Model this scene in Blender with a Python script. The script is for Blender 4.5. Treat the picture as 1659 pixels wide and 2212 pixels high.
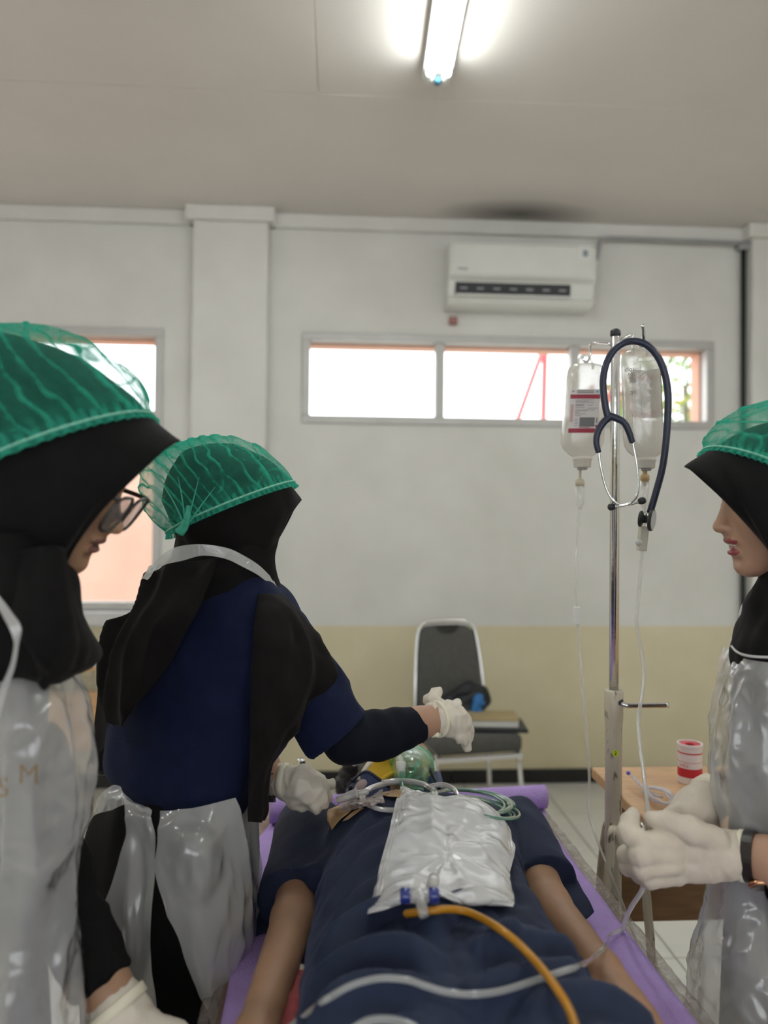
import bpy, bmesh, math, random
import numpy as np
from mathutils import Vector, Matrix

for o in list(bpy.data.objects):
    bpy.data.objects.remove(o, do_unlink=True)
SC = bpy.context.scene
COL = SC.collection

# ------------------------------------------------------------------ camera
FPX, CX, CY = 1660.0, 829.5, 1106.0
CAM = np.array((0.0, 0.0, 1.35))
_yaw, _pitch, _roll = math.radians(3.5), math.atan(24 / 1660.0), math.radians(0.5)
F0 = np.array((math.sin(_yaw), math.cos(_yaw), 0.0))
R0 = np.array((math.cos(_yaw), -math.sin(_yaw), 0.0))
Z0 = np.array((0.0, 0.0, 1.0))
CF = F0 * math.cos(_pitch) + Z0 * math.sin(_pitch)
U1 = np.cross(R0, CF)
CR = R0 * math.cos(_roll) + U1 * math.sin(_roll)
CU = np.cross(CR, CF)
cd = bpy.data.cameras.new('camera')
cam = bpy.data.objects.new('camera', cd)
COL.objects.link(cam)
cam.matrix_world = Matrix(((CR[0], CU[0], -CF[0], CAM[0]), (CR[1], CU[1], -CF[1], CAM[1]), (CR[2], CU[2], -CF[2], CAM[2]), (0, 0, 0, 1)))
cd.sensor_fit = 'VERTICAL'
cd.sensor_height = 36.0
cd.lens = 36.0 * FPX / 2212.0
cd.clip_start = 0.02
cd.dof.use_dof = True
cd.dof.focus_distance = 1.36
cd.dof.aperture_fstop = 2.2
SC.camera = cam

# ------------------------------------------------------------------ world, daylight, exposure
w = bpy.data.worlds.new('sky')
SC.world = w
w.use_nodes = True
bg = w.node_tree.nodes['Background']
bg.inputs['Color'].default_value = (0.93, 0.97, 1.0, 1)
bg.inputs['Strength'].default_value = 4.2
SC.view_settings.view_transform = 'Standard'
SC.view_settings.look = 'None'
SC.view_settings.gamma = 1.0
SC.view_settings.use_curve_mapping = False
SC.view_settings.exposure = 0.06
SC.cycles.use_denoising = True
SC.cycles.max_bounces = 8
SC.cycles.diffuse_bounces = 4
SC.cycles.glossy_bounces = 4
SC.cycles.transmission_bounces = 8
SC.cycles.transparent_max_bounces = 14
SC.cycles.use_adaptive_sampling = True
SC.cycles.adaptive_threshold = 0.02
SC.cycles.caustics_reflective = False
SC.cycles.caustics_refractive = False
SC.cycles.sample_clamp_indirect = 6.0

WALL_Y = 3.98
CEIL_Z = 2.94
ROOM_X0, ROOM_X1, ROOM_Y0 = -3.4, 3.6, -3.0


def portal(name, loc, sx, sy, rot):
    l = bpy.data.lights.new(name, 'AREA')
    l.shape = 'RECTANGLE'
    l.size, l.size_y = sx, sy
    l.cycles.is_portal = True
    o = bpy.data.objects.new(name, l)
    o.location = loc
    o.rotation_euler = rot
    COL.objects.link(o)
    return o


# ------------------------------------------------------------------ pixel to place
def ray(px, py):
    return CF + CR * ((px - CX) / FPX) + CU * ((CY - py) / FPX)


def P(px, py, z):
    return CAM + ray(px, py) * z


def PH(px, py, h):
    r = ray(px, py)
    return CAM + r * ((h - CAM[2]) / r[2])


def PY(px, py, y=WALL_Y):
    r = ray(px, py)
    return CAM + r * (y / r[1])


# ------------------------------------------------------------------ materials
MATS = {}


def mat(name, col, rough=0.6, metal=0.0, var=0.0, vscale=8.0, bump=0.0, bscale=60.0, spec=0.5, sheen=0.0, coat=0.0,
        stretch=(1, 1, 1), trans=0.0, ior=1.45, emit=0.0, alpha=1.0, sss=0.0):
    if name in MATS:
        return MATS[name]
    m = bpy.data.materials.new(name)
    m.use_nodes = True
    nt = m.node_tree
    b = nt.nodes['Principled BSDF']
    b.inputs['Base Color'].default_value = (*col, 1)
    b.inputs['Roughness'].default_value = rough
    b.inputs['Metallic'].default_value = metal
    b.inputs['Specular IOR Level'].default_value = spec
    b.inputs['IOR'].default_value = ior
    b.inputs['Transmission Weight'].default_value = trans
    b.inputs['Alpha'].default_value = alpha
    if sheen:
        b.inputs['Sheen Weight'].default_value = sheen
        b.inputs['Sheen Roughness'].default_value = 0.35
        b.inputs['Sheen Tint'].default_value = (0.40, 0.52, 1.0, 1)
    if coat:
        b.inputs['Coat Weight'].default_value = coat
        b.inputs['Coat Roughness'].default_value = 0.12
    if sss:
        b.inputs['Subsurface Weight'].default_value = sss
        b.inputs['Subsurface Radius'].default_value = (0.012, 0.006, 0.004)
        b.inputs['Subsurface Scale'].default_value = 0.6
    if emit:
        b.inputs['Emission Color'].default_value = (*col, 1)
        b.inputs['Emission Strength'].default_value = emit
    if var or bump:
        tc = nt.nodes.new('ShaderNodeTexCoord')
        mp = nt.nodes.new('ShaderNodeMapping')
        mp.inputs['Scale'].default_value = stretch
        nt.links.new(tc.outputs['Object'], mp.inputs['Vector'])
    if var:
        n = nt.nodes.new('ShaderNodeTexNoise')
        n.inputs['Scale'].default_value = vscale
        n.inputs['Detail'].default_value = 5
        nt.links.new(mp.outputs[0], n.inputs['Vector'])
        r = nt.nodes.new('ShaderNodeValToRGB')
        r.color_ramp.elements[0].position = 0.3
        r.color_ramp.elements[1].position = 0.7
        r.color_ramp.elements[0].color = (*[c * (1 - var) for c in col], 1)
        r.color_ramp.elements[1].color = (*[min(1, c * (1 + var)) for c in col], 1)
        nt.links.new(n.outputs['Fac'], r.inputs['Fac'])
        nt.links.new(r.outputs['Color'], b.inputs['Base Color'])
    if bump:
        n2 = nt.nodes.new('ShaderNodeTexNoise')
        n2.inputs['Scale'].default_value = bscale
        n2.inputs['Detail'].default_value = 4
        nt.links.new(mp.outputs[0], n2.inputs['Vector'])
        bp = nt.nodes.new('ShaderNodeBump')
        bp.inputs['Strength'].default_value = bump
        bp.inputs['Distance'].default_value = 0.01
        nt.links.new(n2.outputs['Fac'], bp.inputs['Height'])
        nt.links.new(bp.outputs['Normal'], b.inputs['Normal'])
    MATS[name] = m
    return m


def film(name, col, opac=0.55, edge=0.4, rough=0.22, gloss=0.2, bump=0.5, bscale=14.0, stretch=(1, 1, 1), attr=None, transl=0.5, tint=None, ridged=False):
    """thin see-through sheet (plastic apron, non-woven cap, clear bag)"""
    if name in MATS:
        return MATS[name]
    m = bpy.data.materials.new(name)
    m.use_nodes = True
    nt = m.node_tree
    nt.nodes.remove(nt.nodes['Principled BSDF'])
    out = nt.nodes['Material Output']
    N, L = nt.nodes.new, nt.links.new
    dif, trl, glo, tra = N('ShaderNodeBsdfDiffuse'), N('ShaderNodeBsdfTranslucent'), N('ShaderNodeBsdfGlossy'), N('ShaderNodeBsdfTransparent')
    for s in (dif, trl):
        s.inputs['Color'].default_value = (*col, 1)
    glo.inputs['Roughness'].default_value = rough
    glo.inputs['Color'].default_value = (1, 1, 1, 1)
    if tint:
        tra.inputs['Color'].default_value = (*tint, 1)
    mx1, mx2, mx3 = N('ShaderNodeMixShader'), N('ShaderNodeMixShader'), N('ShaderNodeMixShader')
    mx1.inputs[0].default_value = transl
    L(dif.outputs[0], mx1.inputs[1]); L(trl.outputs[0], mx1.inputs[2])
    fr = N('ShaderNodeLayerWeight'); fr.inputs['Blend'].default_value = 0.5
    pw = N('ShaderNodeMath'); pw.operation = 'POWER'; pw.inputs[1].default_value = 3.5
    L(fr.outputs['Facing'], pw.inputs[0])
    mg = N('ShaderNodeMath'); mg.operation = 'MULTIPLY_ADD'
    mg.inputs[1].default_value = min(1.1, 0.7 * gloss); mg.inputs[2].default_value = gloss * 0.07
    L(pw.outputs[0], mg.inputs[0])
    L(mg.outputs[0], mx2.inputs[0]); L(mx1.outputs[0], mx2.inputs[1]); L(glo.outputs[0], mx2.inputs[2])
    if attr:
        at = N('ShaderNodeAttribute'); at.attribute_name = attr
        fa = N('ShaderNodeMath'); fa.operation = 'MULTIPLY_ADD'; fa.use_clamp = True
        fa.inputs[1].default_value = edge; fa.inputs[2].default_value = opac
        L(at.outputs['Fac'], fa.inputs[0])
        lw = N('ShaderNodeLayerWeight'); lw.inputs['Blend'].default_value = 0.3
        fb = N('ShaderNodeMath'); fb.operation = 'MULTIPLY_ADD'; fb.use_clamp = True
        fb.inputs[1].default_value = 0.45
        L(lw.outputs['Facing'], fb.inputs[0]); L(fa.outputs[0], fb.inputs[2])
        fa = fb
    else:
        lw = N('ShaderNodeLayerWeight'); lw.inputs['Blend'].default_value = 0.35
        fa = N('ShaderNodeMath'); fa.operation = 'MULTIPLY_ADD'; fa.use_clamp = True
        fa.inputs[1].default_value = edge; fa.inputs[2].default_value = opac
        L(lw.outputs['Facing'], fa.inputs[0])
    L(fa.outputs[0], mx3.inputs[0]); L(tra.outputs[0], mx3.inputs[1]); L(mx2.outputs[0], mx3.inputs[2])
    L(mx3.outputs[0], out.inputs['Surface'])
    if bump:
        tc, mp = N('ShaderNodeTexCoord'), N('ShaderNodeMapping')
        mp.inputs['Scale'].default_value = stretch
        L(tc.outputs['Object'], mp.inputs['Vector'])
        n = N('ShaderNodeTexNoise'); n.inputs['Scale'].default_value = bscale; n.inputs['Detail'].default_value = 6
        n.inputs['Distortion'].default_value = 1.0
        if ridged:
            n.noise_type = 'RIDGED_MULTIFRACTAL'
            n.inputs['Detail'].default_value = 3
            n.inputs['Distortion'].default_value = 0.6
        L(mp.outputs[0], n.inputs['Vector'])
        bp = N('ShaderNodeBump'); bp.inputs['Strength'].default_value = bump; bp.inputs['Distance'].default_value = 0.03
        L(n.outputs['Fac'], bp.inputs['Height'])
        for s in (dif, glo, fr, trl):
            L(bp.outputs[0], s.inputs['Normal'])
    MATS[name] = m
    return m


# ------------------------------------------------------------------ objects
WL = {}


def tag(o, label=None, cat=None, group=None, kind=None):
    if label: o['label'] = label
    if cat: o['category'] = cat
    if group: o['group'] = group
    if kind: o['kind'] = kind
    return o


def empty(name, loc, label=None, cat=None, group=None, parent=None):
    o = bpy.data.objects.new(name, None)
    o.empty_display_size = 0.05
    COL.objects.link(o)
    loc = np.array(loc, float)
    WL[o] = loc
    o.location = loc
    return tag(o, label, cat, group)


def link_mesh(name, me, material, parent=None, loc=None, smooth=True):
    if not isinstance(material, (list, tuple)):
        material = [material]
    for m in material:
        me.materials.append(m)
    if smooth:
        me.polygons.foreach_set('use_smooth', [True] * len(me.polygons))
    o = bpy.data.objects.new(name, me)
    COL.objects.link(o)
    if parent is not None:
        o.parent = parent
        WL[o] = WL[parent]
    else:
        o.location = loc
        WL[o] = np.array(loc, float)
    return o


def mesh(name, v, f, material, parent=None, smooth=True, uv=None, attr=None, mi=None, loc=None):
    v = np.asarray(v, float).reshape(-1, 3)
    if parent is not None:
        base = WL[parent]
    elif loc is not None:
        base = np.array(loc, float)
    else:
        lo, hi = v.min(0), v.max(0)
        base = np.array(((lo[0] + hi[0]) / 2, (lo[1] + hi[1]) / 2, lo[2]))
    me = bpy.data.meshes.new(name)
    me.from_pydata((v - base).tolist(), [], [list(map(int, q)) for q in f])
    if mi is not None:
        me.polygons.foreach_set('material_index', np.asarray(mi, dtype=np.int32))
    if attr is not None:
        a = me.attributes.new(attr[0], 'FLOAT', 'POINT')
        a.data.foreach_set('value', np.asarray(attr[1], dtype=np.float32))
    me.update()
    return link_mesh(name, me, material, parent, base, smooth)


class MB:
    """collects simple solids into one mesh"""
    def __init__(s):
        s.v, s.f, s.n = [], [], 0

    def add(s, v, f):
        v = np.asarray(v, float).reshape(-1, 3)
        s.v.append(v)
        s.f += [[int(i) + s.n for i in q] for q in f]
        s.n += len(v)
        return s

    def box(s, lo, hi, bev=0.0):
        return s.obox((np.array(lo, float) + np.array(hi, float)) / 2, np.eye(3), (np.array(hi, float) - np.array(lo, float)) / 2, bev)

    def obox(s, c, ax, h, bev=0.0):
        bm = bmesh.new()
        bmesh.ops.create_cube(bm, size=2.0)
        for q in bm.verts:
            q.co = Vector((q.co.x * h[0], q.co.y * h[1], q.co.z * h[2]))
        if bev > 0:
            bmesh.ops.bevel(bm, geom=bm.edges[:], offset=bev, segments=2, affect='EDGES', profile=0.5)
        bm.verts.index_update()
        v = np.array([q.co[:] for q in bm.verts]) @ np.asarray(ax, float) + np.asarray(c, float)
        f = [[q.index for q in fc.verts] for fc in bm.faces]
        bm.free()
        return s.add(v, f)

    def tube(s, pts, r, n=10, closed=False, cap=True):
        v, f = tube_vf(pts, r, n, closed, cap)
        return s.add(v, f)

    def lathe(s, prof, c, ax=(0, 0, 1), n=24, sx=1.0, sy=1.0, ref=(1, 0, 0)):
        v, f = lathe_vf(prof, c, ax, n, sx, sy, ref)
        return s.add(v, f)

    def obj(s, name, material, parent=None, smooth=False, **k):
        return mesh(name, np.concatenate(s.v), s.f, material, parent, smooth, **k)


def unit(v):
    v = np.asarray(v, float)
    return v / (np.linalg.norm(v) + 1e-12)


def crom(pts, n):
    """Catmull-Rom through pts -> n samples"""
    pts = np.asarray(pts, float)
    m = len(pts)
    if m == 2:
        t = np.linspace(0, 1, n)[:, None]
        return pts[0] * (1 - t) + pts[1] * t
    p = np.vstack([2 * pts[0] - pts[1], pts, 2 * pts[-1] - pts[-2]])
    t = np.linspace(0, m - 1 - 1e-9, n)
    i = t.astype(int)
    u = (t - i)[:, None]
    a, b, c, d = p[i], p[i + 1], p[i + 2], p[i + 3]
    return 0.5 * (2 * b + (c - a) * u + (2 * a - 5 * b + 4 * c - d) * u ** 2 + (3 * b - a - 3 * c + d) * u ** 3)


def tube_vf(pts, r, n=10, closed=False, cap=True):
    pts = np.asarray(pts, float)
    m = len(pts)
    r = np.broadcast_to(np.asarray(r, float), (m,)) if np.ndim(r) < 2 else r
    t = np.gradient(pts, axis=0) if not closed else np.roll(pts, -1, 0) - np.roll(pts, 1, 0)
    t /= np.linalg.norm(t, axis=1)[:, None] + 1e-12
    ref = np.array((0, 0, 1.0)) if abs(t[0][2]) < 0.9 else np.array((1.0, 0, 0))
    nrm = unit(np.cross(t[0], ref))
    v = []
    for i in range(m):
        nrm = unit(nrm - t[i] * np.dot(nrm, t[i]))
        bi = np.cross(t[i], nrm)
        a = np.arange(n) * 2 * math.pi / n
        v.append(pts[i] + r[i] * (np.cos(a)[:, None] * nrm + np.sin(a)[:, None] * bi))
    v = np.concatenate(v)
    f = []
    for i in range(m if closed else m - 1):
        j = (i + 1) % m
        for k in range(n):
            k2 = (k + 1) % n
            f.append((i * n + k, i * n + k2, j * n + k2, j * n + k))
    if cap and not closed:
        f.append(tuple(range(n - 1, -1, -1)))
        f.append(tuple(range((m - 1) * n, m * n)))
    return v, f


def lathe_vf(prof, c, ax=(0, 0, 1), n=24, sx=1.0, sy=1.0, ref=(1, 0, 0)):
    ax = unit(ax)
    ref = np.asarray(ref, float)
    if abs(np.dot(ref, ax)) > 0.95:
        ref = np.array((0, 1.0, 0))
    x = unit(ref - ax * np.dot(ref, ax))
    y = np.cross(ax, x)
    a = np.arange(n) * 2 * math.pi / n
    rings = [np.asarray(c) + ax * h + r * (sx * np.cos(a)[:, None] * x + sy * np.sin(a)[:, None] * y) for r, h in prof]
    v = np.concatenate(rings)
    f = []
    for i in range(len(prof) - 1):
        for k in range(n):
            k2 = (k + 1) % n
            f.append((i * n + k, i * n + k2, (i + 1) * n + k2, (i + 1) * n + k))
    f.append(tuple(range(n - 1, -1, -1)))
    f.append(tuple(range((len(prof) - 1) * n, len(prof) * n)))
    return v, f


def tube_obj(name, ctrl, r, material, parent=None, n=10, m=60, **k):
    pts = crom(ctrl, m)
    if np.ndim(r) == 1:
        r = np.interp(np.linspace(0, 1, m), np.linspace(0, 1, len(r)), r)
    v, f = tube_vf(pts, r, n)
    return mesh(name, v, f, material, parent, **k)


def grid_faces(nu, nv, wrap=False):
    f = []
    for i in range(nu - 1):
        for j in range(nv if wrap else nv - 1):
            j2 = (j + 1) % nv
            f.append((i * nv + j, i * nv + j2, (i + 1) * nv + j2, (i + 1) * nv + j))
    return f


def sheet_pts(ctrl, nu, nv):
    """ctrl[row][col] world points -> (nu,nv,3) smooth sheet"""
    c = np.asarray(ctrl, float)
    rows = np.stack([crom(c[i], nv) for i in range(c.shape[0])])
    return np.stack([crom(rows[:, j], nu) for j in range(nv)], axis=1)


def grid_normals(g):
    du, dv = np.gradient(g, axis=0), np.gradient(g, axis=1)
    n = np.cross(du, dv)
    return n / (np.linalg.norm(n, axis=2, keepdims=True) + 1e-12)


def wob(p, freq, seed, n=7, aniso=None):
    """smooth pseudo noise in about [-1, 1]; freq in cycles per metre"""
    rs = np.random.RandomState(seed)
    p = np.asarray(p, float)
    out = np.zeros(p.shape[:-1])
    for _ in range(n):
        d = rs.normal(size=3)
        d /= np.linalg.norm(d)
        if aniso is not None:
            d = d * np.asarray(aniso)
        out += np.sin(2 * math.pi * freq * rs.uniform(0.6, 1.5) * (p @ d) + rs.uniform(0, 6.28))
    return out / math.sqrt(n) * 0.9


def px_sheet(name, rows, material, parent=None, nu=40, nv=40, disp=None, thick=0.0015, sub=0, **k):
    """rows of (px, py, depth) -> cloth sheet with its own thickness"""
    c = [[P(*q) for q in r] for r in rows]
    g = sheet_pts(c, nu, nv)
    if disp is not None:
        g = g + grid_normals(g) * disp(g)[..., None]
    o = mesh(name, g.reshape(-1, 3), grid_faces(nu, nv), material, parent, **k)
    if thick:
        s = o.modifiers.new('thickness', 'SOLIDIFY')
        s.thickness = thick
        s.offset = 0
    return o


def px_loft(name, rows, material, parent=None, n=64, m=60, th=(0, 360), disp=None, power=2.0, grow=0.0, cap=True, vert=None, thick=0.0, **k):
    """rows (py, left px, right px, depth, half thickness[, turn deg]) -> rounded body; rings are level unless vert"""
    rr = crom([[q[0], (q[1] + q[2]) / 2, (q[2] - q[1]) / 2, q[3], q[4]] for q in rows], m)
    a = np.radians(np.linspace(th[0], th[1], n, endpoint=(th[1] - th[0] < 360)))
    ca, sa = np.cos(a), np.sin(a)
    ca = np.sign(ca) * np.abs(ca) ** (2 / power)
    sa = np.sign(sa) * np.abs(sa) ** (2 / power)
    g, cen = [], []
    for py, cx_, hw, z, ht in rr:
        d = z + (ht + grow) * sa
        qx = cx_ + (hw + grow * FPX / z) * ca
        qy = 1130 + (py - 1130) * z / d
        g.append(np.array([P(x_, y_, z_) for x_, y_, z_ in zip(qx, qy, d)]))
        cen.append(P(cx_, py, z))
    g, cen = np.stack(g), np.array(cen)
    wrap = th[1] - th[0] >= 360
    if disp is not None:
        if wrap:
            gg = np.concatenate([g[:, -1:], g, g[:, :1]], axis=1)
            nn = grid_normals(gg)[:, 1:-1]
        else:
            nn = grid_normals(g)
        sgn = np.sign(np.sum(nn * (g - cen[:, None, :]), axis=2, keepdims=True))
        g = g + nn * sgn * disp(g)[..., None]
    f = grid_faces(m, n, wrap)
    if cap and wrap:
        f.append(tuple(range(n)))
        f.append(tuple(range((m - 1) * n, m * n)))
    o = mesh(name, g.reshape(-1, 3), f, material, parent, **k)
    if thick:
        s = o.modifiers.new('thickness', 'SOLIDIFY')
        s.thickness = thick
    return o


def hood(name, rings, material, parent, n=48, m=40, disp=None, closed_end=True, thick=0.003):
    """rings (Tx,Ty,Bx,By,depth,half width,bowx,bowy) from the face opening backwards"""
    rr = crom([list(r) for r in rings], m)
    a = np.arange(n) * 2 * math.pi / n
    wt = np.abs(np.sin(a)) * (1 - 0.45 * np.cos(a))
    g = []
    for q in rr:
        qx = (q[0] + q[2]) / 2 + (q[0] - q[2]) / 2 * np.cos(a) + q[6] * wt
        qy = (q[1] + q[3]) / 2 + (q[1] - q[3]) / 2 * np.cos(a) + q[7] * wt
        dz = q[4] + q[5] * np.sin(a)
        g.append(np.array([P(x_, y_, z_) for x_, y_, z_ in zip(qx, qy, dz)]))
    g = np.stack(g)
    if disp is not None:
        nn = grid_normals(np.concatenate([g[:, -1:], g, g[:, :1]], axis=1))[:, 1:-1]
        g = g + nn * disp(g)[..., None]
    f = grid_faces(m, n, True)
    if closed_end:
        f.append(tuple(range((m - 1) * n, m * n)))
    o = mesh(name, g.reshape(-1, 3), f, material, parent)
    s = o.modifiers.new('thickness', 'SOLIDIFY')
    s.thickness = thick
    return o


# ------------------------------------------------------------------ implicit surfaces
def surface_nets(fn, lo, hi, h):
    lo, hi = np.asarray(lo, float), np.asarray(hi, float)
    n = np.ceil((hi - lo) / h).astype(int) + 1
    ax = [lo[i] + np.arange(n[i]) * h for i in range(3)]
    g = np.stack(np.meshgrid(*ax, indexing='ij'), -1).astype(np.float32)
    d = fn(g.reshape(-1, 3)).reshape(n).astype(np.float32)
    neg = d < 0
    cs = n - 1
    acc = np.zeros((*cs, 3), np.float32)
    cnt = np.zeros(cs, np.float32)
    for axis in range(3):
        o1, o2 = [i for i in range(3) if i != axis]
        for a in (0, 1):
            for b in (0, 1):
                s0 = [None] * 3
                s1 = [None] * 3
                s0[axis], s1[axis] = slice(0, cs[axis]), slice(1, cs[axis] + 1)
                for oo, q in ((o1, a), (o2, b)):
                    s0[oo] = s1[oo] = slice(q, q + cs[oo])
                A, B = d[tuple(s0)], d[tuple(s1)]
                msk = neg[tuple(s0)] != neg[tuple(s1)]
                t = np.where(msk, A / np.where(msk, A - B, 1), 0)
                cnt += msk
                acc[..., axis] += t * msk
                acc[..., o1] += a * msk
                acc[..., o2] += b * msk
    act = cnt > 0
    idx = -np.ones(cs, np.int64)
    idx[act] = np.arange(act.sum())
    cells = np.argwhere(act)
    v = lo + (cells + acc[act] / cnt[act][:, None]) * h
    faces = []
    for axis in range(3):
        o1, o2 = (axis + 1) % 3, (axis + 2) % 3
        s0 = [slice(None)] * 3
        s1 = [slice(None)] * 3
        s0[axis], s1[axis] = slice(0, -1), slice(1, None)
        A, B = neg[tuple(s0)], neg[tuple(s1)]
        e = np.argwhere(A != B)
        if not len(e):
            continue
        ok = (e[:, o1] > 0) & (e[:, o1] < n[o1] - 1) & (e[:, o2] > 0) & (e[:, o2] < n[o2] - 1)
        e = e[ok]
        fl = A[tuple(e.T)]
        q = []
        for (p1, p2) in ((-1, -1), (0, -1), (0, 0), (-1, 0)):
            c = e.copy()
            c[:, o1] += p1
            c[:, o2] += p2
            q.append(idx[tuple(c.T)])
        q = np.stack(q, 1)
        q[~fl] = q[~fl][:, ::-1]
        faces.append(q)
    return v, np.concatenate(faces)


def smin(a, b, k):
    if k <= 0:
        return np.minimum(a, b)
    hh = np.clip(0.5 + 0.5 * (b - a) / k, 0, 1)
    return b * (1 - hh) + a * hh - k * hh * (1 - hh)


def smax(a, b, k):
    return -smin(-a, -b, k)


def cone(p, a, b, ra, rb):
    a, b = np.asarray(a, np.float32), np.asarray(b, np.float32)
    ab = b - a
    t = np.clip(((p - a) @ ab) / max(1e-9, float(ab @ ab)), 0, 1)
    q = p - a - t[:, None] * ab
    return np.sqrt((q * q).sum(1)) - (ra + (rb - ra) * t)


def ell(p, c, r, ax=None):
    q = p - np.asarray(c, np.float32)
    if ax is not None:
        q = q @ np.asarray(ax, np.float32).T
    r = np.asarray(r, np.float32)
    k0 = np.sqrt(((q / r) ** 2).sum(1))
    k1 = np.sqrt(((q / (r * r)) ** 2).sum(1)) + 1e-9
    return k0 * (k0 - 1) / k1


def chain(p, pts, rad, k=0.01):
    d = None
    for i in range(len(pts) - 1):
        c = cone(p, pts[i], pts[i + 1], rad[i], rad[i + 1])
        d = c if d is None else smin(d, c, k)
    return d


def loft_field(p, org, e1, e2, e3, tab):
    """body lying along e2; tab rows (v, half width, half height, centre height, centre offset)"""
    q = p - org
    u, v, ww = q @ e1, q @ e2, q @ e3
    tab = np.asarray(tab)
    a = np.interp(v, tab[:, 0], tab[:, 1])
    b = np.interp(v, tab[:, 0], tab[:, 2])
    c = np.interp(v, tab[:, 0], tab[:, 3])
    o = np.interp(v, tab[:, 0], tab[:, 4])
    k = np.sqrt(((u - o) / a) ** 2 + ((ww - c) / b) ** 2)
    d = (k - 1) * np.minimum(a, b)
    cap = np.maximum(tab[0, 0] - v, v - tab[-1, 0])
    return smax(d, cap, 0.03)


def vnorm(v, f):
    n = np.zeros_like(v)
    fn = np.cross(v[f[:, 2]] - v[f[:, 0]], v[f[:, 3]] - v[f[:, 1]])
    for i in range(4):
        np.add.at(n, f[:, i], fn)
    return n / (np.linalg.norm(n, axis=1)[:, None] + 1e-12)


def blob(fn, lo, hi, h, disp=None):
    v, f = surface_nets(fn, lo, hi, h)
    if disp is not None:
        v = v + vnorm(v, f) * disp(v)[:, None]
    return v, f


def bounds(pts, pad):
    pts = np.asarray(pts)
    return pts.min(0) - pad, pts.max(0) + pad


def text_mesh(txt, size, extrude=0.0003):
    c = bpy.data.curves.new('lettering', 'FONT')
    c.body = txt
    c.size = size
    c.align_x = 'CENTER'
    c.align_y = 'CENTER'
    c.extrude = extrude
    o = bpy.data.objects.new('lettering', c)
    me = bpy.data.meshes.new_from_object(o)
    v = np.array([q.co[:] for q in me.vertices])
    f = [list(p.vertices) for p in me.polygons]
    bpy.data.objects.remove(o)
    return v, f


def text_obj(name, txt, size, c, ex, ey, material, parent=None, wrap=None, **k):
    v, f = text_mesh(txt, size)
    ex, ey = unit(ex), unit(ey)
    ez = np.cross(ex, ey)
    w_ = np.asarray(c) + v[:, :1] * ex + v[:, 1:2] * ey + v[:, 2:3] * ez
    return mesh(name, w_, f, material, parent, smooth=False, **k)

# =================================================================== the room
M_WALL = mat('wall_paint', (0.74, 0.72, 0.68), rough=0.85)
nt = M_WALL.node_tree
_b = nt.nodes['Principled BSDF']
DADO_Z = float(PY(1000, 1352)[2])
_g = nt.nodes.new('ShaderNodeNewGeometry'); _s = nt.nodes.new('ShaderNodeSeparateXYZ')
nt.links.new(_g.outputs['Position'], _s.inputs[0])
_n = nt.nodes.new('ShaderNodeTexNoise'); _n.inputs['Scale'].default_value = 3.0; _n.inputs['Detail'].default_value = 6
nt.links.new(_g.outputs['Position'], _n.inputs['Vector'])
_c = nt.nodes.new('ShaderNodeMath'); _c.operation = 'GREATER_THAN'; _c.inputs[1].default_value = DADO_Z
nt.links.new(_s.outputs['Z'], _c.inputs[0])
_r1 = nt.nodes.new('ShaderNodeValToRGB'); _r2 = nt.nodes.new('ShaderNodeValToRGB')
for _r, _ca, _cb in ((_r1, (0.68, 0.605, 0.42, 1), (0.735, 0.665, 0.47, 1)), (_r2, (0.70, 0.685, 0.645, 1), (0.76, 0.745, 0.71, 1))):
    _r.color_ramp.elements[0].position, _r.color_ramp.elements[1].position = 0.35, 0.65
    _r.color_ramp.elements[0].color, _r.color_ramp.elements[1].color = _ca, _cb
    nt.links.new(_n.outputs['Fac'], _r.inputs['Fac'])
_mx = nt.nodes.new('ShaderNodeMix'); _mx.data_type = 'RGBA'
nt.links.new(_c.outputs[0], _mx.inputs['Factor'])
nt.links.new(_r1.outputs[0], _mx.inputs['A']); nt.links.new(_r2.outputs[0], _mx.inputs['B'])
nt.links.new(_mx.outputs['Result'], _b.inputs['Base Color'])
_n3 = nt.nodes.new('ShaderNodeTexNoise'); _n3.inputs['Scale'].default_value = 25
nt.links.new(_g.outputs['Position'], _n3.inputs['Vector'])
_bp = nt.nodes.new('ShaderNodeBump'); _bp.inputs['Strength'].default_value = 0.15; _bp.inputs['Distance'].default_value = 0.01
nt.links.new(_n3.outputs['Fac'], _bp.inputs['Height']); nt.links.new(_bp.outputs[0], _b.inputs['Normal'])

M_CEIL = mat('ceiling_board', (0.72, 0.665, 0.63), rough=0.9, var=0.04, vscale=1.5, bump=0.1, bscale=6)
# the board colour darkens in a soft oval above the air conditioner
nt = M_CEIL.node_tree
_b = nt.nodes['Principled BSDF']
_src = _b.inputs['Base Color'].links[0].from_socket
_dark_spot = PH(1120, 462, CEIL_Z)
_g = nt.nodes.new('ShaderNodeNewGeometry')
_mp = nt.nodes.new('ShaderNodeMapping'); _mp.vector_type = 'POINT'
_mp.inputs['Location'].default_value = (-_dark_spot[0] * 2.3, -_dark_spot[1] * 5.5, 0)
_mp.inputs['Scale'].default_value = (2.3, 5.5, 0)
nt.links.new(_g.outputs['Position'], _mp.inputs['Vector'])
_gr = nt.nodes.new('ShaderNodeTexGradient'); _gr.gradient_type = 'SPHERICAL'
nt.links.new(_mp.outputs[0], _gr.inputs['Vector'])
_mx = nt.nodes.new('ShaderNodeMix'); _mx.data_type = 'RGBA'
_mm = nt.nodes.new('ShaderNodeMath'); _mm.operation = 'MULTIPLY'; _mm.inputs[1].default_value = 0.95
nt.links.new(_gr.outputs['Fac'], _mm.inputs[0])
nt.links.new(_mm.outputs[0], _mx.inputs['Factor'])
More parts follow.
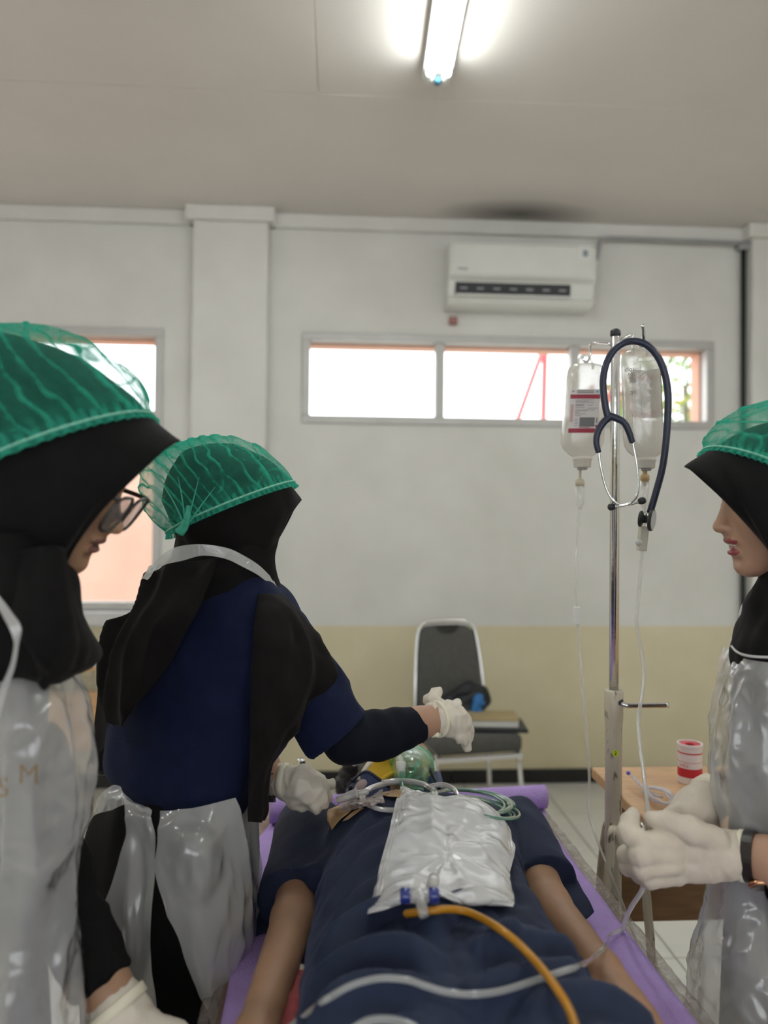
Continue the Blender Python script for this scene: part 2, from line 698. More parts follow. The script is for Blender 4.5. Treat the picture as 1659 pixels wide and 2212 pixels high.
nt.links.new(_src, _mx.inputs['A']); _mx.inputs['B'].default_value = (0.12, 0.115, 0.11, 1)
nt.links.new(_mx.outputs['Result'], _b.inputs['Base Color'])

M_TILE = mat('floor_tile', (0.72, 0.71, 0.66), rough=0.22, var=0.06, vscale=5, bump=0.03, bscale=3)
M_GROUT = mat('grout', (0.16, 0.15, 0.14), rough=0.9, var=0.2)
M_BLACK_TILE = mat('black_skirting', (0.012, 0.012, 0.013), rough=0.35, var=0.3)
M_ALU = mat('window_aluminium', (0.50, 0.49, 0.47), rough=0.45, metal=0.3, var=0.05)
M_REVEAL = mat('window_reveal', (0.66, 0.36, 0.25), rough=0.8, var=0.1)
M_GLASS = film('window_glass', (0.9, 0.95, 0.95), opac=0.02, edge=0.12, rough=0.03, gloss=0.1, bump=0)
M_WHITE = mat('white_plastic', (0.78, 0.78, 0.75), rough=0.4, var=0.03)
M_DARK = mat('dark_plastic', (0.02, 0.022, 0.025), rough=0.45, var=0.2)
M_CHROME = mat('chrome', (0.75, 0.75, 0.75), rough=0.16, metal=1.0, bump=0.05, bscale=90)
M_WOOD = mat('beech_laminate', (0.56, 0.33, 0.16), rough=0.4, var=0.14, vscale=9, stretch=(1.2, 9, 9))
M_WOODSHADE = mat('shaded_brown_board', (0.20, 0.105, 0.045), rough=0.55, var=0.2, vscale=10, stretch=(1, 1, 8))  # modesty panel brown, with the shade on it put into the colour
M_PIPE = mat('grey_conduit', (0.33, 0.33, 0.33), rough=0.5, var=0.1)

# floor of single tiles
M = MB().box((ROOM_X0, ROOM_Y0, -0.10), (ROOM_X1, WALL_Y + 0.15, -0.004))
floor = tag(M.obj('floor', M_GROUT, loc=(0, 0, 0)), 'pale square tiles on the floor with dark joints', None, None, 'structure')
TS = 0.4
TX0 = 1.07 - 12 * TS
TY0 = float(PH(1250, 1835, 0)[1]) - 15 * TS
_t = MB().box((0.0025, 0.0025, -0.012), (TS - 0.0025, TS - 0.0025, 0.0), 0.0015)
_first = None
for i in range(40):
    for j in range(40):
        x, y = TX0 + i * TS, TY0 + j * TS
        if x < ROOM_X0 - 0.39 or x > ROOM_X1 or y < ROOM_Y0 or y > WALL_Y:
            continue
        if _first is None:
            _first = _t.obj('tile', M_TILE, floor, loc=None)
            o = _first
        else:
            o = _first.copy()
            COL.objects.link(o)
            o.parent = floor
        o.location = (x, y, 0.0)

# windows on the far wall, measured on the wall plane
W2L, W2R = float(PY(652, 815)[0]), float(PY(1541, 835)[0])
W2T, W2B = float(PY(1095, 728)[2]), float(PY(1095, 921)[2])
W1R, W1L = float(PY(350, 1000)[0]), float(PY(350, 1000)[0]) - 1.6
W1T, W1B = float(PY(250, 708)[2]), float(PY(250, 1318)[2])
WT = 0.14
m = MB()
segs = [(ROOM_X0, W1L, 0, CEIL_Z), (W1L, W1R, 0, W1B), (W1L, W1R, W1T, CEIL_Z), (W1R, W2L, 0, CEIL_Z), (W2L, W2R, 0, W2B), (W2L, W2R, W2T, CEIL_Z), (W2R, ROOM_X1, 0, CEIL_Z)]
for x0, x1, z0, z1 in segs:
    m.box((x0, WALL_Y, z0), (x1, WALL_Y + WT, z1))
wall_back = tag(m.obj('wall_back', M_WALL, loc=(0, WALL_Y, 0)), 'far wall painted white above a pale yellow lower band', None, None, 'structure')
COLX = [(float(PY(416, 700, WALL_Y - 0.06)[0]), float(PY(578, 700, WALL_Y - 0.06)[0]))]
COLX.append((float(PY(1622, 700, WALL_Y - 0.06)[0]), float(PY(1622, 700, WALL_Y - 0.06)[0]) + 0.42))
for i, (a, b) in enumerate(COLX):
    M = MB().box((a, WALL_Y - 0.08, 0), (b, WALL_Y, CEIL_Z), 0.006)
    tag(M.obj('trim_%d' % (i + 1), M_WALL), ['square white pilaster left of the long window', 'square white pilaster at the right edge beside the black pipe'][i], None, None, 'structure')
# cove under the ceiling
M = MB()
edges = [ROOM_X0, COLX[0][0], COLX[0][1], COLX[1][0], COLX[1][1], ROOM_X1]
for k in range(0, 6, 2):
    M.box((edges[k], WALL_Y - 0.035, CEIL_Z - 0.075), (edges[k + 1], WALL_Y, CEIL_Z), 0.008)
for a, b in COLX:
    M.box((a - 0.035, WALL_Y - 0.115, CEIL_Z - 0.075), (b + 0.035, WALL_Y - 0.08, CEIL_Z), 0.008)
    M.box((a - 0.035, WALL_Y - 0.08, CEIL_Z - 0.075), (a, WALL_Y, CEIL_Z), 0.008)
    M.box((b, WALL_Y - 0.08, CEIL_Z - 0.075), (b + 0.035, WALL_Y, CEIL_Z), 0.008)
tag(M.obj('trim_3', M_WALL), 'white cornice running under the ceiling on the far wall', None, None, 'structure')
# skirting of black tiles
bb = empty('baseboard_back', (0, WALL_Y, 0), 'glossy black tile skirting along the far wall')
bb['kind'] = 'structure'
BBZ = float(PY(1000, 1662)[2])
x = ROOM_X0
while x < ROOM_X1 - 0.01:
    M = MB().box((x + 0.001, WALL_Y - 0.012, 0.001), (min(x + TS, ROOM_X1) - 0.001, WALL_Y, BBZ), 0.002)
    M.obj('skirting_tile', M_BLACK_TILE, bb)
    x += TS
# other walls: two sides, and behind the camera a wall with a row of windows
wl = MB().box((ROOM_X0 - 0.14, ROOM_Y0, 0), (ROOM_X0, WALL_Y + WT, CEIL_Z)).obj('wall_left', M_WALL)
tag(wl, 'plain painted wall at the left side of the room', None, None, 'structure')
wr = MB().box((ROOM_X1, ROOM_Y0, 0), (ROOM_X1 + 0.14, WALL_Y + WT, CEIL_Z)).obj('wall_right', M_WALL)
tag(wr, 'plain painted wall at the right side of the room', None, None, 'structure')
FW = [(-2.8, -1.2), (-0.7, 0.9), (1.4, 3.0)]
FZ0, FZ1 = 1.0, 2.35
m = MB().box((ROOM_X0, ROOM_Y0 - 0.14, 0), (ROOM_X1, ROOM_Y0, FZ0)).box((ROOM_X0, ROOM_Y0 - 0.14, FZ1), (ROOM_X1, ROOM_Y0, CEIL_Z))
xs = [ROOM_X0] + [q for ab in FW for q in ab] + [ROOM_X1]
for k in range(0, len(xs), 2):
    m.box((xs[k], ROOM_Y0 - 0.14, FZ0), (xs[k + 1], ROOM_Y0, FZ1))
tag(m.obj('wall_front', M_WALL), 'wall with large windows behind the viewer', None, None, 'structure')
for a, b in FW:
    portal('daylight_portal', ((a + b) / 2, ROOM_Y0 - 0.15, (FZ0 + FZ1) / 2), b - a, FZ1 - FZ0, (-math.pi / 2, 0, 0))
portal('daylight_portal', ((W2L + W2R) / 2, WALL_Y + WT + 0.02, (W2T + W2B) / 2), W2R - W2L, W2T - W2B, (math.pi / 2, 0, 0))
portal('daylight_portal', ((W1L + W1R) / 2, WALL_Y + WT + 0.02, (W1T + W1B) / 2), W1R - W1L, W1T - W1B, (math.pi / 2, 0, 0))

# ceiling of boards with thin joints
ceil = tag(MB().box((ROOM_X0, ROOM_Y0, CEIL_Z + 0.012), (ROOM_X1, WALL_Y + WT, CEIL_Z + 0.1)).obj('ceiling', mat('ceiling_void', (0.25, 0.23, 0.22), rough=0.9, var=0.1), loc=(0, 0, CEIL_Z)), 'pinkish grey ceiling of flat boards', None, None, 'structure')
SEAM_Y = float(PH(700, 203, CEIL_Z)[1])
SEAM_X = float(PH(683, 100, CEIL_Z)[0])
ys = [WALL_Y, SEAM_Y, SEAM_Y - 1.2, SEAM_Y - 2.4, SEAM_Y - 3.6, SEAM_Y - 4.8, ROOM_Y0]
rs = random.Random(4)
for r in range(len(ys) - 1):
    if r == 0:
        xe = [ROOM_X0, -2.55, 2.35, ROOM_X1]
    else:
        xe = sorted(set([ROOM_X0, ROOM_X1] + [SEAM_X + 2.4 * k + (1.2 if r % 2 == 0 else 0) for k in range(-3, 4) if ROOM_X0 < SEAM_X + 2.4 * k + (1.2 if r % 2 == 0 else 0) < ROOM_X1]))
    for a, b in zip(xe[:-1], xe[1:]):
        dz = rs.uniform(0, 0.003)
        MB().box((a + 0.001, ys[r + 1] + 0.001, CEIL_Z + dz), (b - 0.001, ys[r] - 0.001, CEIL_Z + 0.012), 0.001).obj('ceiling_board', M_CEIL, ceil)


def window(n, x0, x1, z0, z1, mull, trans, label):
    o = empty('window_%d' % n, ((x0 + x1) / 2, WALL_Y, z0), label)
    o['kind'] = 'structure'
    y0, y1 = WALL_Y - 0.012, WALL_Y + 0.055
    f = 0.042
    MB().box((x0, y0, z1 - f), (x1, y1, z1), 0.004).box((x0, y0, z0), (x1, y1, z0 + f), 0.004).box((x0, y0, z0 + f), (x0 + f, y1, z1 - f), 0.004).box((x1 - f, y0, z0 + f), (x1, y1, z1 - f), 0.004).obj('window_frame', M_ALU, o)
    MB().box((x0, WALL_Y + 0.056, z1 - f - 0.012), (x1, WALL_Y + 0.16, z1), 0.002).box((x1 - f - 0.01, WALL_Y + 0.056, z0), (x1, WALL_Y + 0.16, z1 - f - 0.012), 0.002).obj('reveal', M_REVEAL, o)
    xs = [x0 + f] + [q for c in mull for q in (c - 0.024, c + 0.024)] + [x1 - f]
    for c in mull:
        MB().box((c - 0.024, y0 + 0.004, z0 + f), (c + 0.024, y1, z1 - f), 0.004).obj('mullion', M_ALU, o)
    zs = [z0 + f] + [q for c in trans for q in (c - 0.022, c + 0.022)] + [z1 - f]
    for c in trans:
        MB().box((x0 + f, y0 + 0.004, c - 0.022), (x1 - f, y1, c + 0.022), 0.004).obj('transom', M_ALU, o)
    for i in range(0, len(xs), 2):
        for j in range(0, len(zs), 2):
            p = MB().box((xs[i] - 0.008, WALL_Y + 0.03, zs[j] - 0.008), (xs[i + 1] + 0.008, WALL_Y + 0.034, zs[j + 1] + 0.008)).obj('pane', M_GLASS, o)
    return o


win2 = window(2, W2L, W2R, W2B, W2T, [float(PY(950, 830)[0]), float(PY(1241, 840)[0])], [], 'long low window of three panes under the air conditioner')
win1 = window(1, W1L, W1R, W1B, W1T, [W1L + 0.8], [float(PY(335, 897)[2])], 'tall window behind the two women at the left')
MB().box((W1L - 0.04, WALL_Y - 0.07, W1B - 0.075), (W1R + 0.04, WALL_Y + 0.0, W1B - 0.002), 0.006).obj('window_sill', M_ALU, win1)

# ------------------------------------------------------------------ seen through the windows
M_PEACH = mat('peach_render', (0.60, 0.385, 0.305), rough=0.85, var=0.06, vscale=4, bump=0.3, bscale=5)
_pt = float(P(300, 905, 5.6)[2])
o = MB().box((-5.2, WALL_Y + 1.6, -0.4), (float(PY(420, 1000, WALL_Y + 1.6)[0]), WALL_Y + 1.75, _pt), 0.01).obj('neighbour_wall', M_PEACH)
tag(o, 'sunlit peach coloured outside wall seen through the left window', 'wall')
o = MB().box((-6, WALL_Y + WT, -0.45), (7, WALL_Y + 9, -0.35)).obj('outside_ground', mat('ground', (0.35, 0.33, 0.28), rough=0.9, var=0.2), loc=(0, WALL_Y + 4, -0.4))
tag(o, 'bare ground outside the windows', None, None, 'structure')
M_RED = mat('red_pole_paint', (0.55, 0.10, 0.10), rough=0.6, var=0.15)
_a, _b2, _c2 = PY(1178, 740, WALL_Y + 1.3), PY(1112, 925, WALL_Y + 1.2), PY(1173, 935, WALL_Y + 1.3)
pl = empty('leaning_pole', (_c2[0], _c2[1], -0.35), 'red pole with a slanting brace outside the long window', 'pole')
MB().tube(crom([_a + (_a - _c2) * 0.6, _a, _c2, _c2 + (_c2 - _a) * 4], 8), 0.022, 10).obj('post', M_RED, pl, smooth=True)
MB().tube(crom([_a, _b2, _b2 + (_b2 - _a) * 0.3], 8), 0.02, 10).obj('brace', M_RED, pl, smooth=True)


def tree(name, c, rad, nleaf, label, cols, seed, trunk_h):
    t = empty(name, (c[0], c[1], -0.35), label, 'tree', 'trees outside the long window')
    rs = np.random.RandomState(seed)
    MB().tube(crom([(c[0], c[1], -0.35), (c[0] + 0.05, c[1], (c[2] - 0.35) / 2), c], 10), np.linspace(0.07, 0.03, 10), 8).obj('trunk', mat('bark', (0.14, 0.09, 0.06), rough=0.9, var=0.3), t, smooth=True)
    d = rs.normal(size=(nleaf, 3))
    d /= np.linalg.norm(d, axis=1)[:, None]
    ctr = np.array(c) + d * np.array(rad) * rs.uniform(0.35, 1, (nleaf, 1))
    v, f, mi = [], [], []
    for i, p in enumerate(ctr):
        a, b = unit(rs.normal(size=3)), unit(rs.normal(size=3))
        s = rs.uniform(0.035, 0.07)
        v += [p - a * s, p + b * s * 0.4, p + a * s, p - b * s * 0.4]
        f.append((4 * i, 4 * i + 1, 4 * i + 2, 4 * i + 3))
        mi.append(rs.randint(len(cols)))
    o = mesh('foliage', v, f, cols, t, smooth=False, mi=mi)
    o['kind'] = 'stuff'


_g1, _g2, _g3 = mat('leaf_green', (0.10, 0.20, 0.04), rough=0.6, var=0.3), mat('leaf_yellow', (0.40, 0.36, 0.06), rough=0.6, var=0.3), mat('leaf_red', (0.42, 0.10, 0.08), rough=0.6, var=0.3)
_q = PY(1480, 830, WALL_Y + 3.2)
tree('garden_tree', _q, (0.75, 0.5, 0.9), 1500, 'green and yellow leafy tree outside the right pane of the long window', [_g1, _g2, _g1], 3, 1.5)
_q = PY(1330, 900, WALL_Y + 2.6)
tree('flowering_shrub', _q, (0.30, 0.3, 0.42), 500, 'red and green shrub outside the window behind the drip stand', [_g1, _g3], 5, 1.2)

# ------------------------------------------------------------------ ceiling lamp
L0, L1 = PH(944, 178, CEIL_Z - 0.055), PH(978, -20, CEIL_Z - 0.055)
ld = unit(L1 - L0)
M_TUBE = mat('lit_tube', (0.93, 1.0, 0.97), emit=42.0)
lx = np.cross(ld, Z0)


def ceiling_lamp(e0, label):
    e1_ = e0 + ld * 1.22
    lamp = empty('ceiling_lamp', (*((e0 + e1_) / 2)[:2], CEIL_Z - 0.09), label, 'lamp', 'fluorescent lamps on the ceiling')
    ax = np.array((lx, ld, Z0))
    MB().obox((e0 + e1_) / 2 + Z0 * 0.037, ax, (0.05, 0.63, 0.018), 0.004).obj('lamp_body', M_WHITE, lamp)
    for s in (-1, 1):
        MB().tube(np.array([e0 + lx * s * 0.028 + ld * 0.055, e1_ + lx * s * 0.028 - ld * 0.055]), 0.0135, 14).obj('fluorescent_tube', M_TUBE, lamp, smooth=True)
    for e, d in ((e0, 1), (e1_, -1)):
        for s in (-1, 1):
            MB().tube(np.array([e + lx * s * 0.028, e + lx * s * 0.028 + d * ld * 0.056]), 0.0155, 14).obj('lamp_holder', M_WHITE, lamp, smooth=True)
    MB().tube(np.array([e0 + ld * 0.01 - Z0 * 0.01, e0 + ld * 0.035 - Z0 * 0.01]), 0.01, 12).obj('starter', mat('starter_blue', (0.05, 0.2, 0.35), rough=0.4, var=0.1), lamp, smooth=True)


ceiling_lamp(L0, 'lit twin fluorescent lamp on the ceiling above the bed')
ceiling_lamp(L0 + np.array((-2.1, -1.0, 0)), 'added unseen fill lamp over the left side of the room')  # added lamp out of view, for stronger light from above
ceiling_lamp(L0 + np.array((2.0, -1.0, 0)), 'added unseen fill lamp over the right side of the room')  # second added lamp, also unseen, to bring out the cloth folds

# ------------------------------------------------------------------ air conditioner
AY = WALL_Y - 0.19
a0, a1 = PY(972, 512, AY), PY(1288, 524, AY)
az0 = float(PY(1130, 656, AY)[2]); az1 = float((a0[2] + a1[2]) / 2)
ax0, ax1 = float(a0[0]), float(a1[0])
ac = empty('air_conditioner', ((ax0 + ax1) / 2, WALL_Y, az0), 'white wall air conditioner under the dark mark on the ceiling', 'air conditioner')
M_AC = mat('ac_shell', (0.74, 0.74, 0.70), rough=0.35, var=0.02)
H = az1 - az0
prof = [(WALL_Y - 0.002, az1), (AY + 0.05, az1), (AY + 0.012, az1 - 0.012), (AY, az1 - 0.04), (AY, az0 + H * 0.42), (AY + 0.03, az0 + H * 0.36), (AY + 0.05, az0 + H * 0.14), (AY + 0.02, az0 + H * 0.10), (AY + 0.05, az0 + 0.008), (AY + 0.09, az0), (WALL_Y - 0.002, az0)]
v = [(x_, y_, z_) for x_ in (ax0, ax1) for y_, z_ in prof]
n = len(prof)
f = [(i, (i + 1) % n, n + (i + 1) % n, n + i) for i in range(n)] + [tuple(range(n))[::-1], tuple(range(n, 2 * n))]
mesh('shell', v, f, M_AC, ac, smooth=False)
vx0, vx1 = float(PY(986, 620, AY)[0]), float(PY(1237, 620, AY)[0])
MB().obox(((vx0 + vx1) / 2, AY + 0.038, az0 + H * 0.25), np.array(((1, 0, 0), (0, 1, 0.09), (0, -0.09, 1))), ((vx1 - vx0) / 2, 0.004, H * 0.10), 0.001).obj('air_outlet', M_DARK, ac)
for i in range(7):
    xx = vx0 + (vx1 - vx0) * (i + 0.5) / 7
    MB().obox((xx, AY + 0.031, az0 + H * 0.25), np.eye(3), (0.018, 0.003, 0.004), 0.001).obj('louvre_vane', mat('ac_vane', (0.35, 0.36, 0.38), rough=0.5, var=0.05), ac)
MB().box((vx0, AY + 0.012, az0 + H * 0.115), (vx1, AY + 0.02, az0 + H * 0.15), 0.002).obj('louvre_flap', M_AC, ac)
MB().box((ax0 + 0.01, AY - 0.006, az0 + H * 0.44), (ax1 - 0.01, AY + 0.002, az1 - 0.03), 0.003).obj('front_panel', M_AC, ac)
_q = PY(1264, 546, AY - 0.007)
MB().box((_q[0] - 0.035, AY - 0.009, _q[2] - 0.04), (_q[0] + 0.03, AY - 0.0055, _q[2] + 0.035), 0.001).obj('energy_sticker', M_WHITE, ac)
MB().box((_q[0] - 0.012, AY - 0.0105, _q[2] - 0.02), (_q[0] + 0.014, AY - 0.0088, _q[2] + 0.012), 0.001).obj('sticker_print', mat('sticker_grey', (0.25, 0.3, 0.33), rough=0.5, var=0.2), ac)
_q = PY(1000, 580, AY - 0.007)
MB().box((_q[0] - 0.025, AY - 0.0075, _q[2] - 0.004), (_q[0] + 0.025, AY - 0.0055, _q[2] + 0.004)).obj('maker_badge', mat('badge_grey', (0.3, 0.3, 0.3), rough=0.5, var=0.1), ac)
# plug and flex under it
_q0, _q1 = PY(979, 655, WALL_Y - 0.02), PY(979, 690, WALL_Y - 0.02)
pg = empty('power_plug', _q1, 'small red and white plug on the wall below the air conditioner', 'plug')
MB().tube(crom([_q0 + Z0 * 0.02, (_q0 + _q1) / 2 + R0 * 0.006, _q1], 8), 0.006, 8).obj('flex', M_WHITE, pg, smooth=True)
MB().box(_q1 - np.array((0.02, 0.014, 0.026)), _q1 + np.array((0.02, 0.019, 0.012)), 0.004).obj('plug_body', mat('plug_red', (0.33, 0.14, 0.12), rough=0.5, var=0.15), pg)
# conduit and pipe
c0, c1, c2, c3 = PY(1288, 560, WALL_Y - 0.05), PY(1297, 500, WALL_Y - 0.06), PY(1310, 493, WALL_Y - 0.06), PY(1600, 503, WALL_Y - 0.06)
cz = CEIL_Z - 0.095
o = tube_obj('drain_conduit', [(c0[0], WALL_Y - 0.05, c0[2]), (c1[0] - 0.01, WALL_Y - 0.055, cz - 0.05), (c1[0] + 0.01, WALL_Y - 0.055, cz), (c2[0] + 0.08, WALL_Y - 0.055, cz + 0.008), ((c2[0] + c3[0]) / 2, WALL_Y - 0.055, cz + 0.006), (c3[0], WALL_Y - 0.055, cz + 0.004)], 0.012, M_PIPE)
tag(o, 'grey conduit running right from the air conditioner below the ceiling', 'conduit')
_p0, _p1 = PY(1606, 505, WALL_Y - 0.03), PY(1614, 1280, WALL_Y - 0.03)
pp = empty('drain_pipe', (_p0[0], WALL_Y - 0.03, 0.0), 'black vertical pipe on the wall behind the right-hand woman', 'pipe')
MB().tube(np.array([(_p0[0], WALL_Y - 0.03, 0.0), (_p0[0], WALL_Y - 0.03, CEIL_Z - 0.09)]), 0.0125, 12).obj('pipe_run', M_DARK, pp, smooth=True)
MB().box((_p0[0] - 0.035, WALL_Y - 0.05, CEIL_Z - 0.12), (_p0[0] + 0.03, WALL_Y, CEIL_Z - 0.078), 0.006).obj('pipe_elbow', M_PIPE, pp)

# ------------------------------------------------------------------ chair by the wall and the things on it
ch = empty('banquet_chair', PH(1000, 1130 + 1.35 * 1660 / 3.35, 0), 'grey upholstered chair with chrome legs against the yellow wall band', 'chair')
M_GREYFAB = mat('grey_upholstery', (0.085, 0.083, 0.075), rough=0.85, var=0.1, vscale=60, bump=0.2, bscale=200, sheen=0.2)
th = math.radians(10)
CX1, CY1 = np.array((math.cos(th), math.sin(th), 0)), np.array((-math.sin(th), math.cos(th), 0))
cb = WL[ch]


def CL(x_, y_, z_):
    return cb + CX1 * x_ + CY1 * y_ + Z0 * z_


CAX = np.array((CX1, CY1, Z0))
SEATZ = 0.405
MB().obox(CL(0, -0.02, SEATZ + 0.03), CAX, (0.19, 0.19, 0.035), 0.02).obj('seat', M_GREYFAB, ch, smooth=True)
# backrest: tapering board with a hand hole at the top
pr = [(-0.155, 0.47), (-0.152, 0.6), (-0.142, 0.75), (-0.128, 0.845), (-0.10, 0.868), (-0.062, 0.872), (-0.05, 0.852), (-0.025, 0.837), (0, 0.832), (0.025, 0.837), (0.05, 0.852), (0.062, 0.872), (0.10, 0.868), (0.128, 0.845), (0.142, 0.75), (0.152, 0.6), (0.155, 0.47)]
n = len(pr)
v = [CL(x_, 0.17 + (z_ - 0.45) * 0.16 + s, z_) for s in (0, 0.035) for x_, z_ in pr]
f = [(i, (i + 1) % n, n + (i + 1) % n, n + i) for i in range(n)]
for i in range(n // 2):
    j = n - 2 - i
    if i < j:
        f.append((i, i + 1, j, j + 1)[::-1])
        f.append((n + i, n + i + 1, n + j, n + j + 1))
mesh('backrest', v, f, M_GREYFAB, ch, smooth=False)
MB().tube(crom([CL(-0.17, 0.17, 0.43), CL(-0.165, 0.2, 0.6), CL(-0.15, 0.235, 0.78), CL(-0.125, 0.25, 0.872), CL(-0.06, 0.255, 0.892), CL(0.06, 0.255, 0.892), CL(0.125, 0.25, 0.872), CL(0.15, 0.235, 0.78), CL(0.165, 0.2, 0.6), CL(0.17, 0.17, 0.43)], 40), 0.009, 10).obj('back_frame', M_CHROME, ch, smooth=True)
for sx in (-1, 1):
    for sy, yy in ((-1, -0.2), (1, 0.18)):
        MB().tube(crom([CL(sx * 0.178, yy * 0.92, SEATZ), CL(sx * 0.19, yy, SEATZ * 0.5), CL(sx * 0.205, yy * 1.12, 0.0)], 8), 0.011, 10).obj('leg', M_CHROME, ch, smooth=True)
MB().obox(CL(0, -0.2, SEATZ - 0.02), CAX, (0.19, 0.009, 0.011), 0.003).obox(CL(-0.185, 0, SEATZ - 0.02), CAX, (0.009, 0.2, 0.011), 0.003).obox(CL(0.185, 0, SEATZ - 0.02), CAX, (0.009, 0.2, 0.011), 0.003).obj('seat_frame', M_CHROME, ch)
SZ = SEATZ + 0.065
bag = empty('shoulder_bag', CL(-0.03, 0.09, SZ), 'crumpled black bag slumped on the grey chair', 'bag')
pts = [CL(-0.10, 0.08, SZ + 0.02), CL(-0.03, 0.09, SZ + 0.06), CL(0.08, 0.11, SZ + 0.085)]
v, f = blob(lambda p: smin(chain(p, pts, (0.035, 0.05, 0.075), 0.03), 10 * np.ones(len(p)), 0) + 0.0, *bounds(pts, 0.14), 0.008, lambda q: 0.008 * wob(q, 12, 4))
v[:, 2] = np.maximum(v[:, 2], SZ)
mesh('bag_body', v, f, mat('black_nylon', (0.012, 0.013, 0.018), rough=0.5, var=0.3), bag)
MB().tube(crom([CL(-0.08, 0.05, SZ + 0.05), CL(-0.02, 0.06, SZ + 0.12), CL(0.06, 0.06, SZ + 0.13)], 14), 0.006, 8).obj('bag_strap', MATS['black_nylon'], bag, smooth=True)
bl = empty('blue_pouch', CL(0.075, 0.03, SZ), 'bright blue pouch in front of the black bag', 'pouch')
v, f = blob(lambda p: cone(p, CL(0.06, 0.03, SZ + 0.02), CL(0.085, 0.035, SZ + 0.105), 0.03, 0.02), *bounds([CL(0.06, 0.03, SZ), CL(0.09, 0.03, SZ + 0.11)], 0.06), 0.006, lambda q: 0.004 * wob(q, 18, 8))
v[:, 2] = np.maximum(v[:, 2], SZ + 0.002)
mesh('pouch_body', v, f, mat('blue_fabric', (0.03, 0.17, 0.45), rough=0.6, var=0.2), bl)
MB().box(CL(0.09, 0.0, SZ + 0.09) - 0.008, CL(0.09, 0.0, SZ + 0.09) + 0.008, 0.003).obj('pouch_tab', MATS['blue_fabric'], bl)
fd = MB().obox(CL(0.12, -0.06, SZ + 0.008), CAX @ np.array(Matrix.Rotation(0.25, 3, 'Z')), (0.13, 0.1, 0.008), 0.003).obj('dark_folder', M_DARK)
tag(fd, 'dark flat folder sticking out over the front of the chair seat', 'folder')
bk = empty('tan_notebook', CL(0.12, -0.06, SZ + 0.018), 'tan covered notebook on top of the dark folder', 'book')
_ax = CAX @ np.array(Matrix.Rotation(0.25, 3, 'Z'))
MB().obox(CL(0.11, -0.05, SZ + 0.03), _ax, (0.105, 0.075, 0.014), 0.002).obj('pages', M_WHITE, bk)
MB().obox(CL(0.11, -0.05, SZ + 0.047), _ax, (0.11, 0.08, 0.004), 0.002).obj('cover', mat('tan_card', (0.42, 0.33, 0.17), rough=0.6, var=0.1), bk)

# ------------------------------------------------------------------ desk with wire shelf at the left
dz = 0.75
d0 = PH(20, 1437, dz); d1 = PH(300, 1437, dz)
dx0, dx1, dy = float(d0[0]) - 0.5, float(d1[0]), float(d0[1])
dk = empty('wooden_desk', ((dx0 + dx1) / 2, dy, 0), 'wooden desk with white top and wire shelf under the left window', 'desk')
MB().box((dx0, dy, dz - 0.005), (dx1, dy + 0.5, dz + 0.004), 0.002).obj('desk_top', mat('white_laminate', (0.85, 0.85, 0.84), rough=0.3, var=0.02), dk)
MB().box((dx0, dy, dz - 0.024), (dx1, dy + 0.5, dz - 0.005), 0.002).obj('desk_edge', M_WOOD, dk)
zz = float(P(190, 1485, 3.3)[2]); zb = float(P(190, 1606, 3.3)[2])
MB().box((dx0 + 0.03, dy + 0.02, zb), (dx1 - 0.03, dy + 0.04, zz), 0.002).obj('front_board', M_WOOD, dk)
for s in (dx0 + 0.02, dx1 - 0.05):
    for yy in (dy + 0.03, dy + 0.45):
        MB().box((s, yy, 0), (s + 0.03, yy + 0.03, dz - 0.024), 0.003).obj('leg', M_WOOD, dk)
M_WIRE = mat('cream_wire', (0.45, 0.42, 0.34), rough=0.5, var=0.1)
m = MB()
for k in range(4):
    z_ = zz + 0.01 + k * 0.017
    m.tube(np.array([(dx0 + 0.05, dy + 0.03, z_), (dx1 - 0.05, dy + 0.03, z_)]), 0.0022, 6)
k = dx0 + 0.06
while k < dx1 - 0.06:
    m.tube(np.array([(k, dy + 0.03, zz), (k, dy + 0.03, dz - 0.024)]), 0.003, 6)
    m.tube(np.array([(k, dy + 0.032, zz + 0.005), (k + 0.05, dy + 0.032, zz + 0.06)]), 0.002, 6)
    k += 0.055
m.obj('wire_shelf', M_WIRE, dk, smooth=True)

# ------------------------------------------------------------------ side table at the right
TZ = 0.75
t0 = PH(1277, 1657, TZ)
tx0, ty1 = float(t0[0]), float(t0[1])
tx1, ty0 = tx0 + 1.15, ty1 - 0.42
st = empty('side_table', ((tx0 + tx1) / 2, (ty0 + ty1) / 2, 0), 'wooden table behind the drip stand with dressing supplies on it', 'table')
MB().box((tx0, ty0, TZ - 0.025), (tx1, ty1, TZ), 0.003).obj('table_top', M_WOOD, st)
pz = float(P(1440, 1990, 1.86)[2])
MB().box((tx0 + 0.05, ty1 - 0.05, pz), (tx1 - 0.05, ty1 - 0.03, TZ - 0.025), 0.002).obj('modesty_panel', M_WOODSHADE, st)
for yy, xl in ((ty0 + 0.03, tx0 + 0.34), (ty1 - 0.03, tx0 + 0.05)):
    for xx in (xl, tx1 - 0.08):
        MB().box((xx, yy - 0.012, 0), (xx + 0.025, yy + 0.012, TZ - 0.025), 0.003).obj('leg', M_PIPE, st)

# =================================================================== bed, mat and patient
MZ = 0.666                                   # top of the mat
ba = math.radians(-1.5)
EY = np.array((math.sin(ba), math.cos(ba), 0.0))
EX = np.array((math.cos(ba), -math.sin(ba), 0.0))
_q = PH((558 + 1191) / 2, 1796, MZ)
BO = _q - EY * 1.70                            # bed origin under the lens
BAX = np.array((EX, EY, Z0))


def B(u, v_, w_=0.0):
    return BO + EX * u + EY * v_ + Z0 * w_


def inB(p):
    q = np.asarray(p) - BO
    return np.stack([q @ EX, q @ EY, q @ Z0], -1)


def PM(px, py, w_=0.0):
    return PH(px, py, MZ + w_)


